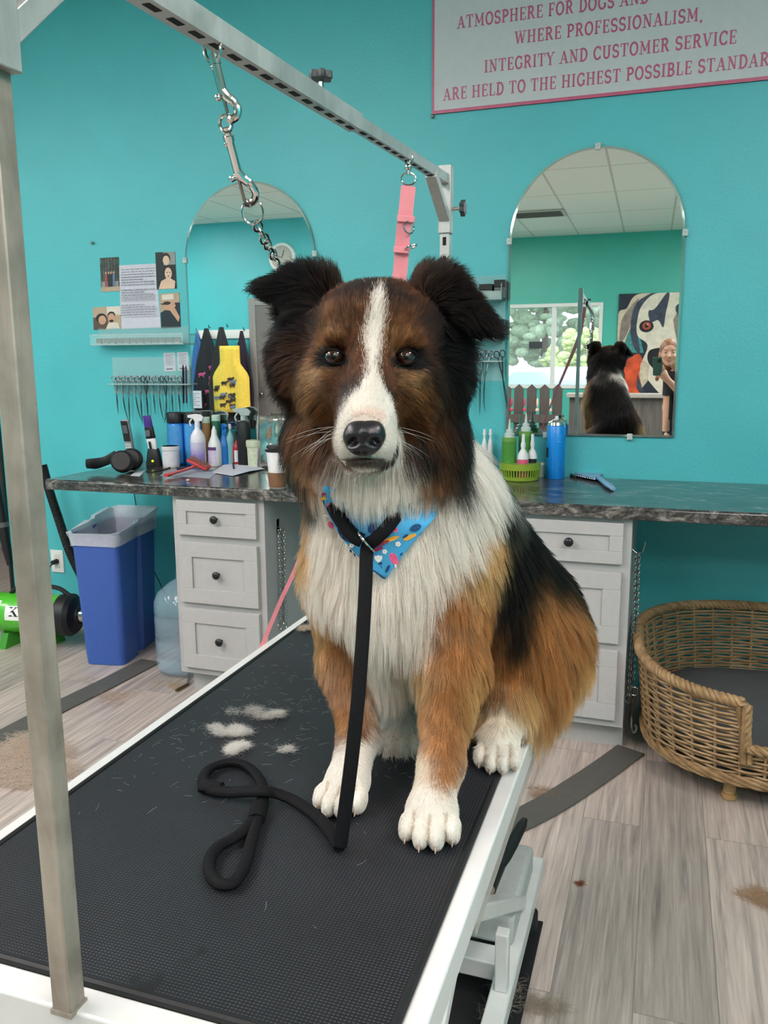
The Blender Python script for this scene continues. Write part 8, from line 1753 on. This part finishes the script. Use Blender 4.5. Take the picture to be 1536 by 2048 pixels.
SKINP = M('person_skin', '#C79A82', 0.5, sss=0.15, vary=0.05)
ps = thing('person', 'smiling person in dark clothes photographing with a raised phone, seen in the right mirror', 'person', tuple(pc))
def np_mesh(name, v, f, mat, parent):
    me = bpy.data.meshes.new(name); b_ = np.array(wloc(parent)); me.from_pydata((v-b_).tolist(), [], f.tolist()); me.polygons.foreach_set('use_smooth', np.ones(len(f), bool)); me.materials.append(mat); me.update()
    o = bpy.data.objects.new(name, me); COL.objects.link(o); o.parent = parent; return o
np_mesh('body', pv, pf, SKINP, ps)
gx, gy, gz = [G0[i]+GH*np.arange(GN[i]) for i in range(3)]
ZZ = gz[None, None, :]; XX = gx[:, None, None]-pc[0]; YY = gy[None, :, None]-pc[1]
slv = np.where(np.abs(XX) > 0.20, 0.0, 0.0)
shirt = np.maximum(BASEV-0.009, np.maximum(0.90-ZZ, ZZ-1.305+0.35*np.maximum(0, YY)*0)); shirt = np.maximum(shirt, np.where((ZZ < 1.10) & (np.abs(XX) > 0.178), 0.02, -1)); shirt = np.maximum(shirt, np.where((YY > 0.135), 0.02, -1))
v_, f__ = surface_nets(shirt.astype(np.float32)); np_mesh('dark_top', v_, f__, M('black_cotton', '#1C1B20', 0.85), ps)
tr_ = np.maximum(BASEV-0.007, np.maximum(0.10-ZZ, ZZ-0.93)); tr_ = np.maximum(tr_, np.where((np.abs(XX) > 0.17) & (ZZ > 0.8), 0.02, -1)); tr_ = np.maximum(tr_, np.where(YY > 0.14, 0.02, -1)); v_, f__ = surface_nets(tr_.astype(np.float32)); np_mesh('trousers', v_, f__, M('dark_denim', '#2A3140', 0.8), ps)
shoe = np.maximum(BASEV-0.006, ZZ-0.085); v_, f__ = surface_nets(np.maximum(shoe, 0.004-ZZ+np.zeros_like(shoe)).astype(np.float32)); np_mesh('shoes', v_, f__, M('black_shoe', '#19191B', 0.6), ps)
VOL = np.full(GN, 0.15, dtype=np.float32)
ell_(hc_+[0, -0.022, 0.032], (0.082, 0.096, 0.090), 0.02); ell_(hc_+[0, 0.075, -0.035], (0.066, 0.075, 0.085), 0.01, sub=True)
cap(hc_+[0.066, -0.02, -0.02], hc_+[0.088, 0.01, -0.20], 0.022, 0.016, 0.02); cap(hc_+[-0.066, -0.02, -0.02], hc_+[-0.09, 0.0, -0.22], 0.022, 0.016, 0.02); cap(hc_+[0, -0.08, 0], hc_+[0, -0.10, -0.25], 0.05, 0.04, 0.03)
v_, f__ = surface_nets(smooth3(VOL)); HRM = N('auburn_hair'); q_ = HRM.coord((60, 60, 6)); HRM.set(Base_Color=HRM.ramp(HRM.noise(q_, 2, 4), [(0.3, lin('#5A3A26')), (0.7, lin('#9A6D48'))]), Roughness=0.5); np_mesh('hair', v_, f__, HRM.m, ps)
for s in (-1, 1):
    c = Vector(hc_)+Vector((s*0.031, 0.066, 0.005)); mb = MB(); mb.ell(c, (0.0115, 0.0115, 0.008), 10); mb.build('eyeball', M('eye_white', '#A89F97', 0.3), parent=ps)
    mb = MB(); mb.ell(c+Vector((0, 0.0095, -0.001)), (0.0045, 0.003, 0.0045), 8); mb.build('iris', M('iris_brown'), parent=ps)
    mb = MB(); mb.tube([c+Vector((s*x, 0.016-abs(x)*0.25, 0.019+0.002*math.sin(x*150))) for x in (-0.014, -0.005, 0.006, 0.016)], 0.0022, 6); mb.build('eyebrow', M('brow_brown', '#5B3F2C', 0.7), parent=ps)
mb = MB(); mb.tube([Vector(hc_)+Vector((x, 0.086-abs(x)*0.35, -0.066+8*x*x)) for x in (-0.024, -0.012, 0, 0.012, 0.024)], [0.001, 0.0035, 0.0042, 0.0035, 0.001], 8); mb.build('lips', M('lip_rose', '#A6564F', 0.4), parent=ps)
# phone in her hand
Rp = Matrix([[_r[i], _u[i], -_f[i]] for i in range(3)])
po = thing('phone', 'dark green mobile phone held up in one hand in the right mirror', 'phone', tuple(ph_c))
mb = MB(); mb.obox(Vector(ph_c), (0.074, 0.150, 0.009), Rp); mb.build('phone_case', M('case_green', '#35584E', 0.5), parent=po, bevel=0.004, seg=3)
mb = MB(); mb.obox(Vector(ph_c-_f*0.0048), (0.066, 0.142, 0.0008), Rp); mb.build('display', M('phone_screen', '#101418', 0.1), parent=po)
cc = np.array([0, 0, EYE])-_r*0.008-_u*0.010-_f*0.006
mb = MB(); mb.obox(Vector(cc), (0.032, 0.032, 0.002), Rp); isl = mb.build('camera_plate', M('case_green_dark', '#25403A', 0.3), parent=po, bevel=0.0008)
for dx, dy in ((0.008, 0.008), (0.008, -0.008), (-0.008, 0.0)):
    if dx == 0.008 and dy == 0.008: pass
    c = Vector(cc+_r*dx+_u*dy); f3 = Vector(_f); mb = MB(); mb.cyl(c, c+f3*0.0022, 0.0058, n=16); mb.build('lens', M('lens_glass', '#0A0C10', 0.05), parent=isl)
